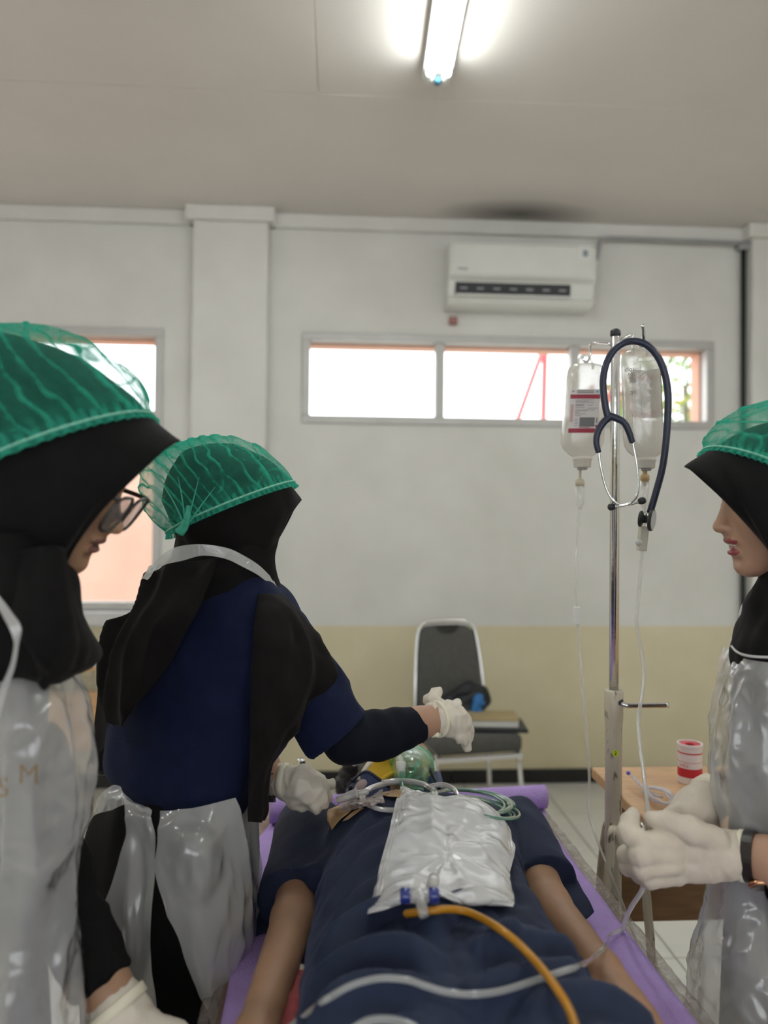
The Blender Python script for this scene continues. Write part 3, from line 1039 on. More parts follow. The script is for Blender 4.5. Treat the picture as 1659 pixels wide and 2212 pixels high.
bed = empty('treatment_table', B(0, 0.95, -MZ), 'long brown table used as a bed under the purple mat', 'table')
M_BEDWOOD = mat('reddish_board', (0.19, 0.075, 0.035), rough=0.45, var=0.2, vscale=8, stretch=(6, 1, 6))
MB().obox(B(0, 0.92, -0.027), BAX, (0.335, 1.0, 0.018), 0.003).obj('table_top', M_BEDWOOD, bed)
MB().obox(B(0, 1.87, -0.09), BAX, (0.32, 0.012, 0.045), 0.002).obox(B(0.31, 0.92, -0.09), BAX, (0.01, 0.93, 0.045), 0.002).obox(B(-0.31, 0.92, -0.09), BAX, (0.01, 0.93, 0.045), 0.002).obj('apron_rail', M_BEDWOOD, bed)
for u in (-0.3, 0.3):
    for v_ in (-0.03, 1.85):
        MB().obox(B(u, v_, -0.045 - (MZ - 0.045) / 2), BAX, (0.025, 0.025, (MZ - 0.045) / 2), 0.003).obj('leg', M_BEDWOOD, bed)
# crinkled clear sheet between table and mat, hanging over the right edge
M_CRINKLE = film('crinkled_cover', (0.62, 0.50, 0.46), opac=0.22, edge=0.45, rough=0.1, gloss=3.0, bump=1.0, bscale=45)
g = []
for i in range(160):
    v_ = -0.06 + 1.93 * i / 159
    row = [B(-0.352, v_, -0.03), B(-0.344, v_, -0.008), B(-0.33, v_, -0.0065), B(0, v_, -0.0065), B(0.329, v_, -0.0065), B(0.338, v_, -0.006), B(0.345, v_, -0.018), B(0.347, v_, -0.042)]
    g.append(crom(row, 40))
g = np.stack(g)
edge = np.clip((np.abs(inB(g)[..., 0]) - 0.326) / 0.012, 0, 1)
g += grid_normals(g) * (edge * 0.0025 * wob(g, 26, 3))[..., None]
o = mesh('plastic_sheet', g.reshape(-1, 3), grid_faces(160, 40), M_CRINKLE)
tag(o, 'crinkled clear plastic sheet showing along the edge of the purple mat', 'sheet')
# yoga mat with its head end rolled up
M_MAT = mat('purple_mat_foam', (0.44, 0.30, 0.66), rough=0.75, var=0.05, vscale=30, bump=0.35, bscale=260)
g = []
rl, rr_ = PM(583, 1752, 0.03), PM(1178, 1722, 0.03)
NV = 60
for i in range(NV):
    s = i / (NV - 1)
    u = -0.325 + 0.65 * s
    ctr = rl * (1 - s) + rr_ * s
    vv = float(inB(ctr)[1])
    uu = float(inB(ctr)[0])
    line = [B(u, k, 0.0) for k in np.linspace(-0.05, vv - 0.10, 60)]
    line += [B(u * (1 - t) + uu * t, vv - 0.10 * (1 - t), 0.0) for t in np.linspace(0.05, 1, 16)]
    for t in np.linspace(0.02, 1, 70):
        a = -math.pi / 2 + t * 2 * math.pi * 2.6
        r = 0.030 * (1 - 0.62 * t)
        line.append(ctr + EY * (r * math.cos(a)) + Z0 * (r * math.sin(a)))
    g.append(line)
g = np.array(g)
g[..., 2] += 0.0012 * wob(g, 5, 9)
o = mesh('yoga_mat', g.reshape(-1, 3), grid_faces(NV, g.shape[1])[::1], M_MAT)
s_ = o.modifiers.new('thickness', 'SOLIDIFY'); s_.thickness = 0.004; s_.offset = 0
tag(o, 'purple ribbed exercise mat rolled up at the head end', 'mat')
# red pad by the hip
pts = [PM(655, 2120, 0.02), PM(640, 2200, 0.02), PM(630, 2270, 0.02)]
v, f = blob(lambda p: chain(p, pts, (0.022, 0.026, 0.026), 0.01), *bounds(pts, 0.05), 0.004, lambda q: 0.002 * wob(q, 30, 2))
v[:, 2] = np.maximum(v[:, 2], MZ + 0.002)
rp = mesh('red_pad', v, f, mat('red_cloth', (0.34, 0.06, 0.065), rough=0.75, var=0.2, vscale=50, bump=0.3, bscale=150))
tag(rp, 'red cloth pad wedged between the patient arm and hip', 'pad')
pts2 = [PM(628, 2098, 0.03), PM(645, 2100, 0.035)]
v, f = blob(lambda p: chain(p, pts2, (0.008, 0.009), 0.01), *bounds(pts2, 0.03), 0.002, lambda q: 0.003 * wob(q, 60, 2))
mesh('foam_edge', v, f, mat('foam_white', (0.6, 0.55, 0.45), rough=0.9, var=0.1), rp)

# ------------------------------------------------------------------ patient
M_SKIN = mat('brown_skin', (0.36, 0.205, 0.125), rough=0.5, var=0.1, vscale=14, bump=0.08, bscale=300, sss=0.12)
M_SKINP = mat('light_brown_skin', (0.42, 0.245, 0.165), rough=0.48, var=0.08, vscale=14, bump=0.06, bscale=300, sss=0.15)
M_NAVY = mat('navy_knit', (0.0055, 0.0115, 0.036), rough=0.8, var=0.12, vscale=40, bump=0.25, bscale=500, sheen=0.08)
M_HAIR = mat('black_hair', (0.010, 0.008, 0.008), rough=0.45, var=0.5, vscale=60, stretch=(1, 1, 1), bump=0.8, bscale=160)

pat = empty('person', B(0, 1.0, 0.004), 'patient in navy shirt and trousers lying on the purple mat', 'person', 'people in the exercise')
HC = PM(862, 1688, 0.105)           # head centre
HF, HU = unit(Z0 * 0.97 - EY * 0.12 + EX * 0.25), None
HU = unit(EY - HF * np.dot(EY, HF))
HS = np.cross(HU, HF)


def head_field(p, c, F_, U_, S_, s, mouth=0.0, slim=False):
    """adult head; local axes forward, up, side"""
    q0 = (p - np.asarray(c, np.float32)) / s
    q = np.stack([q0 @ F_, q0 @ U_, q0 @ S_], 1).astype(np.float32)
    ab = q.copy()
    ab[:, 2] = np.abs(ab[:, 2])
    d = ell(q, (0.012, 0.02, 0), (0.076, 0.070, 0.062)) if slim else ell(q, (-0.005, 0.035, 0), (0.098, 0.092, 0.076))
    d = smin(d, ell(q, (0.028, -0.02, 0), (0.066, 0.088, 0.060)), 0.03)
    d = smin(d, ell(q, (0.03, -0.068, 0), (0.052, 0.036, 0.044)), 0.03)
    d = smin(d, ell(q, (0.073, -0.092, 0), (0.015, 0.015, 0.020)), 0.022)
    d = smin(d, ell(ab, (0.064, -0.024, 0.033), (0.022, 0.024, 0.022)), 0.02)          # cheeks
    d = smin(d, cone(ab, (0.089, 0.031, 0.006), (0.078, 0.034, 0.045), 0.008, 0.007), 0.014)   # brow
    d = smax(d, -ell(ab, (0.101, 0.008, 0.031), (0.018, 0.012, 0.019)), 0.012)           # sockets
    d = smin(d, ell(ab, (0.076, 0.005, 0.031), (0.0135, 0.0115, 0.0145)), 0.004)         # lids
    d = smin(d, cone(q, (0.088, 0.018, 0), (0.108, -0.022, 0), 0.0075, 0.0085), 0.010)   # nose
    d = smin(d, ell(q, (0.1085, -0.0265, 0), (0.0105, 0.009, 0.0105)), 0.006)
    d = smin(d, ell(ab, (0.098, -0.030, 0.0115), (0.010, 0.0075, 0.0075)), 0.005)
    d = smin(d, ell(q, (0.086, -0.043, 0), (0.013, 0.012, 0.02)), 0.012)
    d = smin(d, ell(q, (0.0905, -0.0505 + mouth * 0.4, 0), (0.011, 0.0062, 0.022)), 0.005)  # lips
    d = smin(d, ell(q, (0.0875, -0.0655 - mouth, 0), (0.011, 0.0075, 0.019)), 0.005)
    d = smax(d, -ell(q, (0.101, -0.058 - mouth * 0.3, 0), (0.012, 0.0022 + mouth * 0.7, 0.021)), 0.003)
    d = smax(d, -ell(q, (0.094, -0.079 - mouth, 0), (0.008, 0.006, 0.018)), 0.010)
    if slim:
        return smin(d, cone(q, (-0.002, -0.06, 0), (-0.030, -0.17, 0), 0.040, 0.040), 0.03) * s
    d = smin(d, ell(ab, (-0.008, -0.002, 0.077), (0.018, 0.030, 0.008)), 0.008)
    d = smin(d, cone(q, (-0.012, -0.06, 0), (-0.040, -0.20, 0), 0.050, 0.055), 0.03)
    return d * s


SHL, SHR = PM(668, 1790, 0.075), PM(1112, 1788, 0.075)
ELL, WRL = PM(634, 1985, 0.050), PM(553, 2235, 0.045)
ELR, WRR = PM(1188, 1958, 0.045), PM(1302, 2098, 0.045)
HDL, HDR = PM(515, 2380, 0.035), PM(1388, 2230, 0.035)
NK = HC - HU * 0.13
torso_tab = [(0.86, .182, .09, .095, -.034), (0.97, .178, .092, .097, -.036), (1.10, .170, .088, .094, -.034), (1.25, .168, .094, .099, -.024), (1.38, .177, .100, .10, -.007), (1.48, .182, .080, .085, .0), (1.55, .145, .06, .07, .0)]


def pat_body(p):
    d = head_field(p, HC, HF, HU, HS, 0.95)
    d = smin(d, loft_field(p, BO, EX, EY, Z0, [(a, b - .03, c - .025, e, o_) for a, b, c, e, o_ in torso_tab]), 0.04)
    for s, e, w_, h_ in ((SHL, ELL, WRL, HDL), (SHR, ELR, WRR, HDR)):
        d = smin(d, chain(p, (s, e, w_), (0.045, 0.0345, 0.026), 0.015), 0.02)
        ax_ = unit(h_ - w_)
        sd = unit(np.cross(ax_, Z0))
        d = smin(d, cone(p, w_, w_ + ax_ * 0.08, 0.026, 0.03), 0.015)
        for k in range(4):
            b0 = w_ + ax_ * 0.08 + sd * (k - 1.5) * 0.018
            d = smin(d, chain(p, (b0, b0 + ax_ * 0.04 - Z0 * 0.004, b0 + ax_ * (0.068 + 0.008 * (k in (1, 2))) - Z0 * 0.02), (0.0095, 0.0085, 0.0075), 0.004), 0.004)
        sg = 1 if np.dot(sd, EX) * (1 if s is SHL else -1) > 0 else -1
        t0_ = w_ + ax_ * 0.03 + sd * sg * 0.026
        d = smin(d, chain(p, (t0_, t0_ + ax_ * 0.03 + sd * sg * 0.018, t0_ + ax_ * 0.06 + sd * sg * 0.02), (0.011, 0.01, 0.008), 0.004), 0.006)
    return d


lo, hi = bounds([HC + EY * 0.12, HC + Z0 * 0.1, B(-0.3, 1.5), HDL, HDR, B(0.34, 0.9), B(0.0, 0.8)], 0.06)
lo[2] = MZ - 0.01
v1, f1 = blob(pat_body, lo, hi, 0.0062)
v1[:, 2] = np.maximum(v1[:, 2], MZ + 0.003)
mesh('body', v1, f1, M_SKIN, pat)


def hair_field(p):
    q0 = (p - HC)
    q = np.stack([q0 @ HF, q0 @ HU, q0 @ HS], 1)
    d = ell(q, (-0.012, 0.035, 0), (0.098, 0.105, 0.092))
    d = smax(d, q[:, 0] - 0.035 - 0.6 * np.maximum(0, q[:, 1] - 0.02), 0.01)
    return d


hl = PM(745, 1700, 0.03); hl2 = PM(762, 1655, 0.09)
v2, f2 = blob(lambda p: smin(hair_field(p), chain(p, (hl2, PM(750, 1690, 0.05), PM(752, 1718, 0.02)), (0.022, 0.026, 0.02), 0.02), 0.04), *bounds([HC, hl, hl2], 0.16), 0.005, lambda q: 0.003 * wob(q, 45, 5, aniso=(1, .3, 1)))
v2[:, 2] = np.maximum(v2[:, 2], MZ + 0.003)
mesh('hair', v2, f2, M_HAIR, pat)


def folds(q, seed, amp=0.004, f1_=9, f2_=22, an=None):
    a = wob(q, f1_, seed, aniso=an)
    b_ = wob(q, f2_, seed + 1, aniso=an)
    return amp * (0.75 * (1 - 2 * np.abs(a)) + 0.35 * b_)


CUL, CUR = PM(636, 1950, 0.052), PM(1182, 1912, 0.05)


def shirt_field(p):
    d = loft_field(p, BO, EX, EY, Z0, torso_tab)
    for s, c, r1, r2 in ((SHL, CUL, 0.066, 0.060), (SHR, CUR, 0.060, 0.054)):
        ax_ = unit(c - s)
        sl = cone(p, s, c + ax_ * 0.05, r1, r2)
        sl = np.maximum(sl, (p - c) @ ax_)
        d = smin(d, sl, 0.022)
    nk = cone(p, HC - HU * 0.06, HC - HU * 0.20 - Z0 * 0.02, 0.062, 0.066)
    d = smax(d, -nk, 0.01)
    return d


def fold_lines(q, lines, w_, amp, sig):
    b_ = inB(q)[..., :2]
    out = np.zeros(b_.shape[:-1])
    for ln in lines:
        c_ = inB(crom([PM(x_, y_, w_) for x_, y_ in ln], 14))[:, :2]
        best = np.full(out.shape, 9.0)
        sgn = np.zeros(out.shape)
        tt = np.zeros(out.shape)
        for k in range(len(c_) - 1):
            a_, d_ = c_[k], c_[k + 1] - c_[k]
            L2 = d_ @ d_
            t = np.clip(((b_ - a_) @ d_) / L2, 0, 1)
            e_ = b_ - a_ - t[..., None] * d_
            ds = np.sqrt((e_ ** 2).sum(-1))
            m_ = ds < best
            best = np.where(m_, ds, best)
            sgn = np.where(m_, np.sign(d_[0] * e_[..., 1] - d_[1] * e_[..., 0]), sgn)
            tt = np.where(m_, (k + t) / (len(c_) - 1), tt)
        sd = best * sgn
        env = np.clip(np.sin(np.pi * np.clip(tt, 0.04, 0.96)) * 1.6, 0, 1)
        out += env * amp * (np.exp(-(sd / sig) ** 2) - 0.55 * np.exp(-((sd + 1.7 * sig) / (1.1 * sig)) ** 2))
    return out


SHIRT_LINES = [[(695, 1905), (750, 1850), (830, 1805)], [(690, 1950), (750, 1900), (840, 1850)], [(700, 1990), (770, 1945), (835, 1910)], [(720, 1850), (770, 1810), (830, 1780)], [(1118, 1830), (1128, 1910), (1170, 1985)], [(1110, 1890), (1145, 1960), (1220, 2030)], [(1105, 1950), (1160, 2005), (1260, 2060)], [(610, 1860), (650, 1830), (690, 1800)], [(605, 1900), (640, 1880), (690, 1850)], [(1130, 1830), (1170, 1850), (1215, 1900)], [(1120, 1800), (1160, 1810), (1200, 1850)]]
PANTS_LINES = [[(680, 2055), (750, 2015), (830, 1998), (890, 2012), (935, 2045)], [(648, 2115), (720, 2092), (820, 2092), (900, 2115), (965, 2155)], [(925, 2075), (955, 2025), (1000, 1992), (1050, 2005)], [(1040, 2065), (1110, 2080), (1180, 2055), (1250, 2035)], [(990, 2215), (1080, 2155), (1180, 2125), (1310, 2118)], [(1120, 2225), (1230, 2172), (1340, 2155), (1420, 2190)], [(660, 2225), (760, 2170), (860, 2172), (930, 2200)], [(1010, 2110), (1060, 2100), (1140, 2095)]]


def shirt_disp(q):
    b_ = inB(q)
    s = np.abs(b_[..., 0] - 0.01)
    rg = 1 - 2 * np.abs(wob(np.stack([b_[..., 0] * 1.5 + np.sign(b_[..., 0]) * b_[..., 1] * 0.55, b_[..., 1] * 0.45, b_[..., 2] * 0.4], -1), 7.5, 41, 5))
    nm_ = np.clip((b_[..., 2] - 0.012) / 0.05, 0, 1)
    return nm_ * (0.0022 * rg * np.clip((s - 0.02) / 0.10, 0.25, 1) + 0.002 * wob(q, 6, 12) + 0.0006 * wob(q, 24, 13) + fold_lines(q, SHIRT_LINES, 0.16, 0.009, 0.012))


lo, hi = bounds([B(-0.3, 0.84, 0), B(0.34, 1.62, 0.22), SHL, SHR, CUL, CUR], 0.07)
v3, f3 = blob(shirt_field, lo, hi, 0.006, shirt_disp)
v3[:, 2] = np.maximum(v3[:, 2], MZ + 0.003)
mesh('shirt', v3, f3, M_NAVY, pat)
# the loose back of each sleeve and the shirt side lying on the mat
for nm, rows in (('sleeve_flap', [[(1196, 1862, 1.40), (1232, 1882, 1.385), (1262, 1930, 1.335), (1282, 1972, 1.30)], [(1172, 1880, 1.375), (1205, 1903, 1.36), (1240, 1945, 1.315), (1268, 1984, 1.285)], [(1150, 1896, 1.36), (1178, 1920, 1.34), (1222, 1958, 1.30), (1255, 1985, 1.275)]]),
                 ('shirt_hem', [[(560, 1938, 1.33), (585, 1930, 1.335), (612, 1950, 1.31)], [(556, 1975, 1.30), (580, 1970, 1.30), (606, 1985, 1.28)], [(553, 2022, 1.26), (576, 2015, 1.265), (598, 2030, 1.25)]])):
    px_sheet(nm, rows, M_NAVY, pat, 20, 24, lambda g_: 0.002 * wob(g_, 18, 4), thick=0.004)
# trousers
HIP = [(0.55, .205, .085, .09, -.03), (0.70, .198, .088, .092, -.03), (0.82, .190, .092, .095, -.032), (0.92, .184, .094, .097, -.034), (1.0, .178, .091, .096, -.035), (1.06, .168, .084, .092, -.035)]
KL, KR = B(-0.13, 0.47, 0.085), B(0.10, 0.47, 0.085)
AL, AR = B(-0.10, 0.10, 0.06), B(0.18, 0.10, 0.06)


def pants_field(p):
    d = loft_field(p, BO, EX, EY, Z0, HIP)
    for h_, k_, a_ in ((B(-0.125, 0.80, 0.09), KL, AL), (B(0.062, 0.80, 0.09), KR, AR)):
        d = smin(d, chain(p, (h_, k_, a_), (0.095, 0.075, 0.062), 0.02), 0.02)
    gap = ell(p, B(-0.03, 0.60, 0.20), (0.025, 0.20, 0.05), BAX)
    d = smax(d, -gap, 0.05)
    return d


def pants_disp(q):
    b_ = inB(q)
    u, v_ = b_[..., 0] + 0.03, b_[..., 1]
    r = np.sqrt(u ** 2 + (v_ - 0.80) ** 2)
    wv = wob(q, 3.0, 31)
    rg = 1 - 2 * np.abs(wob(np.stack([u * 0.55, v_ * 1.7 - 0.95 * np.abs(u), b_[..., 2] * 0.5], -1), 6.0, 47, 5) + 0.2 * wv)
    f2 = np.sin(2 * math.pi * (u * 4 + v_ * 3 + 0.5 * wv))
    nm_ = np.clip((b_[..., 2] - 0.012) / 0.06, 0, 1)
    return nm_ * (0.003 * rg + 0.002 * f2 + 0.0015 * wob(q, 13, 32) + fold_lines(q, PANTS_LINES, 0.165, 0.024, 0.019))


lo, hi = bounds([B(-0.2, 0.06, 0), B(0.34, 1.08, 0.22)], 0.05)
lo[2] = MZ - 0.01
v4, f4 = blob(pants_field, lo, hi, 0.0055, pants_disp)
v4[:, 2] = np.maximum(v4[:, 2], MZ + 0.003)
mesh('trousers', v4, f4, mat('navy_twill', (0.0065, 0.0145, 0.046), rough=0.75, var=0.1, vscale=40, bump=0.2, bscale=600, sheen=0.10), pat)

from mathutils.bvhtree import BVHTree
BV = {}
for nm, vv, ff in (('body', v1, f1), ('shirt', v3, f3), ('pants', v4, f4)):
    BV[nm] = BVHTree.FromPolygons([Vector(q) for q in vv], [tuple(map(int, q)) for q in ff])


def on_patient(px, py, lift=0.0, fall=None):
    """first point the sight line meets on the patient or the mat, lifted a little"""
    d = Vector(ray(px, py)).normalized()
    best = None
    for t in BV.values():
        h_ = t.ray_cast(Vector(CAM), d)
        if h_[0] is not None and (best is None or h_[3] < best[3]):
            best = h_
    if best is None:
        return PM(px, py, 0.003 + lift)
    n_ = best[1] if best[1].dot(d) < 0 else -best[1]
    mp_ = PM(px, py, 0.003)
    pt = np.array(best[0]) + np.array(n_) * lift
    return pt


# cervical collar: navy side shells, yellow chin cup with a cream rim
cc = empty('cervical_collar', PM(850, 1712, 0.02), 'navy and yellow stiff neck collar on the patient', 'neck collar')
M_COLLAR = mat('collar_navy', (0.045, 0.06, 0.15), rough=0.4, var=0.1)
M_YELLOW = mat('collar_yellow', (0.62, 0.36, 0.02), rough=0.4, var=0.08)
M_CREAM = mat('collar_cream', (0.62, 0.55, 0.42), rough=0.6, var=0.06)
shell = px_sheet('side_shell', [[(752, 1700, 1.60), (768, 1682, 1.585), (792, 1668, 1.57), (818, 1684, 1.565), (842, 1702, 1.56)],
                        [(748, 1716, 1.59), (768, 1708, 1.57), (796, 1700, 1.555), (822, 1708, 1.55), (846, 1718, 1.55)],
                        [(752, 1732, 1.57), (776, 1732, 1.55), (802, 1732, 1.54), (826, 1736, 1.535), (850, 1740, 1.535)]], M_COLLAR, cc, 24, 30, thick=0.005)
MB().tube(crom([P(752, 1699, 1.598), P(768, 1681, 1.583), P(792, 1667, 1.568), P(818, 1683, 1.563), P(842, 1701, 1.558)], 24), 0.0035, 8).obj('shell_rim', mat('collar_dark', (0.015, 0.018, 0.04), rough=0.5, var=0.1), cc, smooth=True)
g = [[P(779 + 13 * math.cos(t) * r + 6 * math.sin(t) * r, 1700 - 17 * math.sin(t) * r, 1.556 - 0.001 * (1 - r * r)) for t in np.linspace(0, 2 * math.pi, 24, endpoint=False)] for r in (1.0, 0.6, 0.2)]
_gv = np.array(g)
mesh('oval_sticker', _gv.reshape(-1, 3), grid_faces(3, 24, True) + [tuple(range(48, 72))], mat('sticker_pink', (0.80, 0.66, 0.62), rough=0.4, var=0.1), cc)
for qx, qy in ((762, 1686), (757, 1703)):
    MB().lathe([(0.004, -0.002), (0.005, 0.0), (0.004, 0.002)], P(qx, qy, 1.578), CF, 10).obj('rivet', M_DARK, cc, smooth=True)
px_sheet('side_shell', [[(912, 1690, 1.62), (936, 1672, 1.63), (948, 1664, 1.66)], [(914, 1712, 1.60), (940, 1696, 1.61), (955, 1690, 1.64)], [(914, 1738, 1.57), (944, 1722, 1.59), (962, 1716, 1.62)]], M_COLLAR, cc, 14, 20, thick=0.005)
px_sheet('chin_cup', [[(782, 1680, 1.575), (800, 1652, 1.60), (824, 1633, 1.63), (852, 1626, 1.65), (890, 1624, 1.66), (925, 1640, 1.66), (938, 1668, 1.64)],
                      [(796, 1688, 1.565), (812, 1668, 1.60), (832, 1652, 1.63), (856, 1645, 1.65), (890, 1645, 1.655), (918, 1658, 1.65), (930, 1680, 1.63)],
                      [(818, 1702, 1.56), (826, 1690, 1.585), (838, 1678, 1.61), (860, 1668, 1.63), (888, 1668, 1.635), (908, 1676, 1.63), (918, 1694, 1.61)]], M_YELLOW, cc, 24, 44, thick=0.006)
MB().tube(crom([P(776, 1686, 1.572), P(796, 1651, 1.597), P(822, 1631, 1.627), P(852, 1622, 1.648), P(890, 1620, 1.658), P(927, 1637, 1.658), P(941, 1668, 1.638)], 40), 0.0052, 10).obj('rim', M_CREAM, cc, smooth=True)
MB().tube(crom([P(820, 1704, 1.556), P(822, 1690, 1.57), P(838, 1676, 1.60), P(864, 1666, 1.625)], 20), 0.006, 10).obj('chin_ledge', M_YELLOW, cc, smooth=True)

# oxygen mask
om = empty('oxygen_mask', P(886, 1690, 1.60), 'translucent green oxygen mask on the patient face', 'oxygen mask')
M_OXY = film('green_clear_pvc', (0.42, 0.78, 0.62), opac=0.24, edge=0.55, rough=0.05, gloss=2.0, bump=0.2, bscale=25, tint=(0.66, 0.92, 0.80))
rows = []
for s, (cx_, cy_, rx, ry, zz) in enumerate([(888, 1662, 8, 6, 1.545), (888, 1661, 24, 20, 1.55), (888, 1660, 34, 33, 1.575), (888, 1660, 39, 42, 1.60), (889, 1661, 43, 48, 1.625), (890, 1662, 46, 51, 1.635)]):
    rows.append([P(cx_ + rx * math.copysign(abs(math.cos(t)) ** 0.8, math.cos(t)), cy_ - ry * math.copysign(abs(math.sin(t)) ** 0.85, math.sin(t)), zz) for t in np.linspace(0, 2 * math.pi, 30, endpoint=False)])
gr_ = np.stack([crom(np.array(rows)[:, j], 22) for j in range(30)], 1)
mesh('mask_shell', gr_.reshape(-1, 3), grid_faces(22, 30, True) + [tuple(range(30))], M_OXY, om)
MB().tube(np.vstack([crom(rows[5] + [rows[5][0]], 50)]), 0.0028, 8).obj('mask_rim', M_OXY, om, smooth=True)
sp0, sp1 = P(866, 1650, 1.545), P(868, 1682, 1.525)
MB().lathe([(0.0095, -0.003), (0.0105, 0.0), (0.0105, 0.008), (0.0085, 0.010), (0.0085, 0.018)], sp0, unit(sp1 - sp0), 20).obj('swivel_ring', mat('swivel_white', (0.72, 0.72, 0.66), rough=0.35, var=0.05), om, smooth=True)
MB().lathe([(0.0085, 0.014), (0.0075, 0.028), (0.0055, 0.045), (0.0045, 0.050)], sp0, unit(sp1 - sp0), 16).obj('inlet_cone', M_OXY, om, smooth=True)
MB().tube(crom([P(880, 1690, 1.56), P(893, 1665, 1.55), P(905, 1645, 1.56)], 10), 0.004, 8).obj('stiffening_rib', M_OXY, om, smooth=True)
MB().lathe([(0.012, 0), (0.013, 0.004), (0.012, 0.012), (0.006, 0.016)], P(902, 1702, 1.56), -Z0, 16).obj('valve_cup', M_OXY, om, smooth=True)
MB().tube(crom([P(925, 1652, 1.625), P(936, 1676, 1.61), P(945, 1694, 1.595), P(952, 1708, 1.59)], 16), 0.004, 8).obj('strap', M_DARK, om, smooth=True)
MB().tube(crom([P(900, 1612, 1.66), P(915, 1625, 1.67), P(930, 1645, 1.67), P(945, 1675, 1.66), P(955, 1700, 1.63)], 18), 0.003, 8).obj('elastic_band', mat('elastic_white', (0.55, 0.5, 0.45), rough=0.6, var=0.1), om, smooth=True)

# small gauze tuft at the temple
v, f = blob(lambda p: ell(p, P(765, 1644, 1.66), (0.009, 0.009, 0.008)), *bounds([P(765, 1644, 1.66)], 0.03), 0.002, lambda q: 0.003 * wob(q, 90, 6))
tag(mesh('gauze_ball', v, f, mat('gauze_white', (0.8, 0.8, 0.78), rough=0.9, var=0.05)), 'small white gauze tuft in the patient hair', 'gauze')

# tubing and drainage bag on the chest
M_CLEAR = film('clear_pvc', (0.92, 0.91, 0.90), opac=0.40, edge=0.6, rough=0.05, gloss=2.5, bump=0.0)
M_IV = film('milky_pvc', (0.82, 0.82, 0.80), opac=0.34, edge=0.6, rough=0.08, gloss=2.0, bump=0.0)
M_GREENT = film('green_tube', (0.30, 0.58, 0.45), opac=0.45, edge=0.6, rough=0.08, gloss=2.0, bump=0.0)


def coil(cx_, cy_, rx, ry, turns, z0_, seed, n_=150, tilt=0.0, ph=0.0, drift=3):
    rs_ = np.random.RandomState(seed)
    k = [rs_.uniform(-1, 1, 4) for _ in range(int(turns) + 2)]
    pts_ = []
    for t in np.linspace(0, turns, n_):
        a = 2 * math.pi * t + ph
        i = int(t)
        fr = t - i
        j = k[i] * (1 - fr) + k[i + 1] * fr
        x_ = cx_ + (rx + drift * j[0]) * math.cos(a) + drift * j[1]
        y_ = cy_ - (ry + drift * 0.6 * j[2]) * math.sin(a) + tilt * math.cos(a) + drift * 0.5 * j[3]
        zs2 = float(np.dot(on_patient(x_, y_) - CAM, CF)) - 0.006 - 0.004 * (i % 3)
        pts_.append(P(x_, y_, min(z0_ + 0.10 * math.sin(a), zs2)))
    return pts_


ub = empty('drainage_bag', on_patient(940, 1860), 'clear urine drainage bag lying on the patient chest', 'drainage bag')
M_BAG = film('bag_pvc', (0.88, 0.88, 0.90), opac=0.82, edge=0.15, rough=0.24, gloss=1.1, bump=0.4, bscale=20, ridged=True, transl=0.3)
bag_px = [[(866, 1713), (910, 1724), (955, 1735), (1000, 1733), (1052, 1752), (1088, 1792)],
          [(856, 1752), (905, 1760), (955, 1768), (1005, 1772), (1055, 1785), (1094, 1815)],
          [(841, 1815), (895, 1824), (950, 1830), (1005, 1834), (1060, 1842), (1103, 1852)],
          [(826, 1880), (885, 1890), (945, 1895), (1005, 1900), (1058, 1904), (1103, 1908)],
          [(810, 1935), (872, 1940), (935, 1940), (1000, 1948), (1055, 1955), (1102, 1958)],
          [(791, 1979), (858, 1962), (930, 1950), (998, 1960), (1050, 1970), (1100, 1976)]]
c = [[on_patient(x_, y_, 0.012) for x_, y_ in r] for r in bag_px]
g = sheet_pts(c, 90, 70)
nn = grid_normals(g)
if nn[45, 35, 2] < 0: nn = -nn
uu, vv = np.meshgrid(np.linspace(0, 1, 70), np.linspace(0, 1, 90))
inn = np.clip(np.minimum(np.minimum(uu, 1 - uu), np.minimum(vv, 1 - vv)) / 0.10, 0, 1)
rad = np.arctan2(uu - 0.45, vv - 0.5)
wr = 0.0022 * (1 - 2 * np.abs(np.sin(4.5 * rad + 1.2 * wob(g, 6, 21)))) + 0.0018 * (1 - 2 * np.abs(wob(g, 10, 22))) + 0.0006 * wob(g, 30, 23)
top = g + nn * (inn * (0.004 + wr))[..., None] + nn * (0.0015 * wob(g, 40, 27) * (1 - inn))[..., None]
mesh('bag_film', top.reshape(-1, 3), grid_faces(90, 70), M_BAG, ub)
bot = g - nn * (inn * 0.004 + 0.0012)[..., None]
mesh('bag_back', bot.reshape(-1, 3), grid_faces(90, 70), mat('bag_back_white', (0.85, 0.85, 0.86), rough=0.35, var=0.03), ub)
for inset in (0.035, 0.06):
    i0, i1, j0, j1 = int(90 * inset), 89 - int(90 * inset), int(70 * inset), 69 - int(70 * inset)
    loop = [top[i0, j] for j in range(j0, j1, 3)] + [top[i, j1] for i in range(i0, i1, 3)] + [top[i1, j] for j in range(j1, j0, -3)] + [top[i, j0] for i in range(i1, i0, -3)]
    v, f = tube_vf(np.array(loop), 0.0009, 6, closed=True)
    mesh('weld_seam', v, f, M_CLEAR, ub)
ey = on_patient(888, 1738, 0.017)
en = nn[8, 8]
for r in (0.0105, 0.0065):
    a = np.linspace(0, 2 * math.pi, 24, endpoint=False)
    e1_ = unit(np.cross(en, EY)); e2_ = np.cross(en, e1_)
    v, f = tube_vf(ey + r * (np.cos(a)[:, None] * e1_ + np.sin(a)[:, None] * e2_), 0.0012, 6, closed=True)
    mesh('hanger_eyelet', v, f, M_CLEAR, ub)
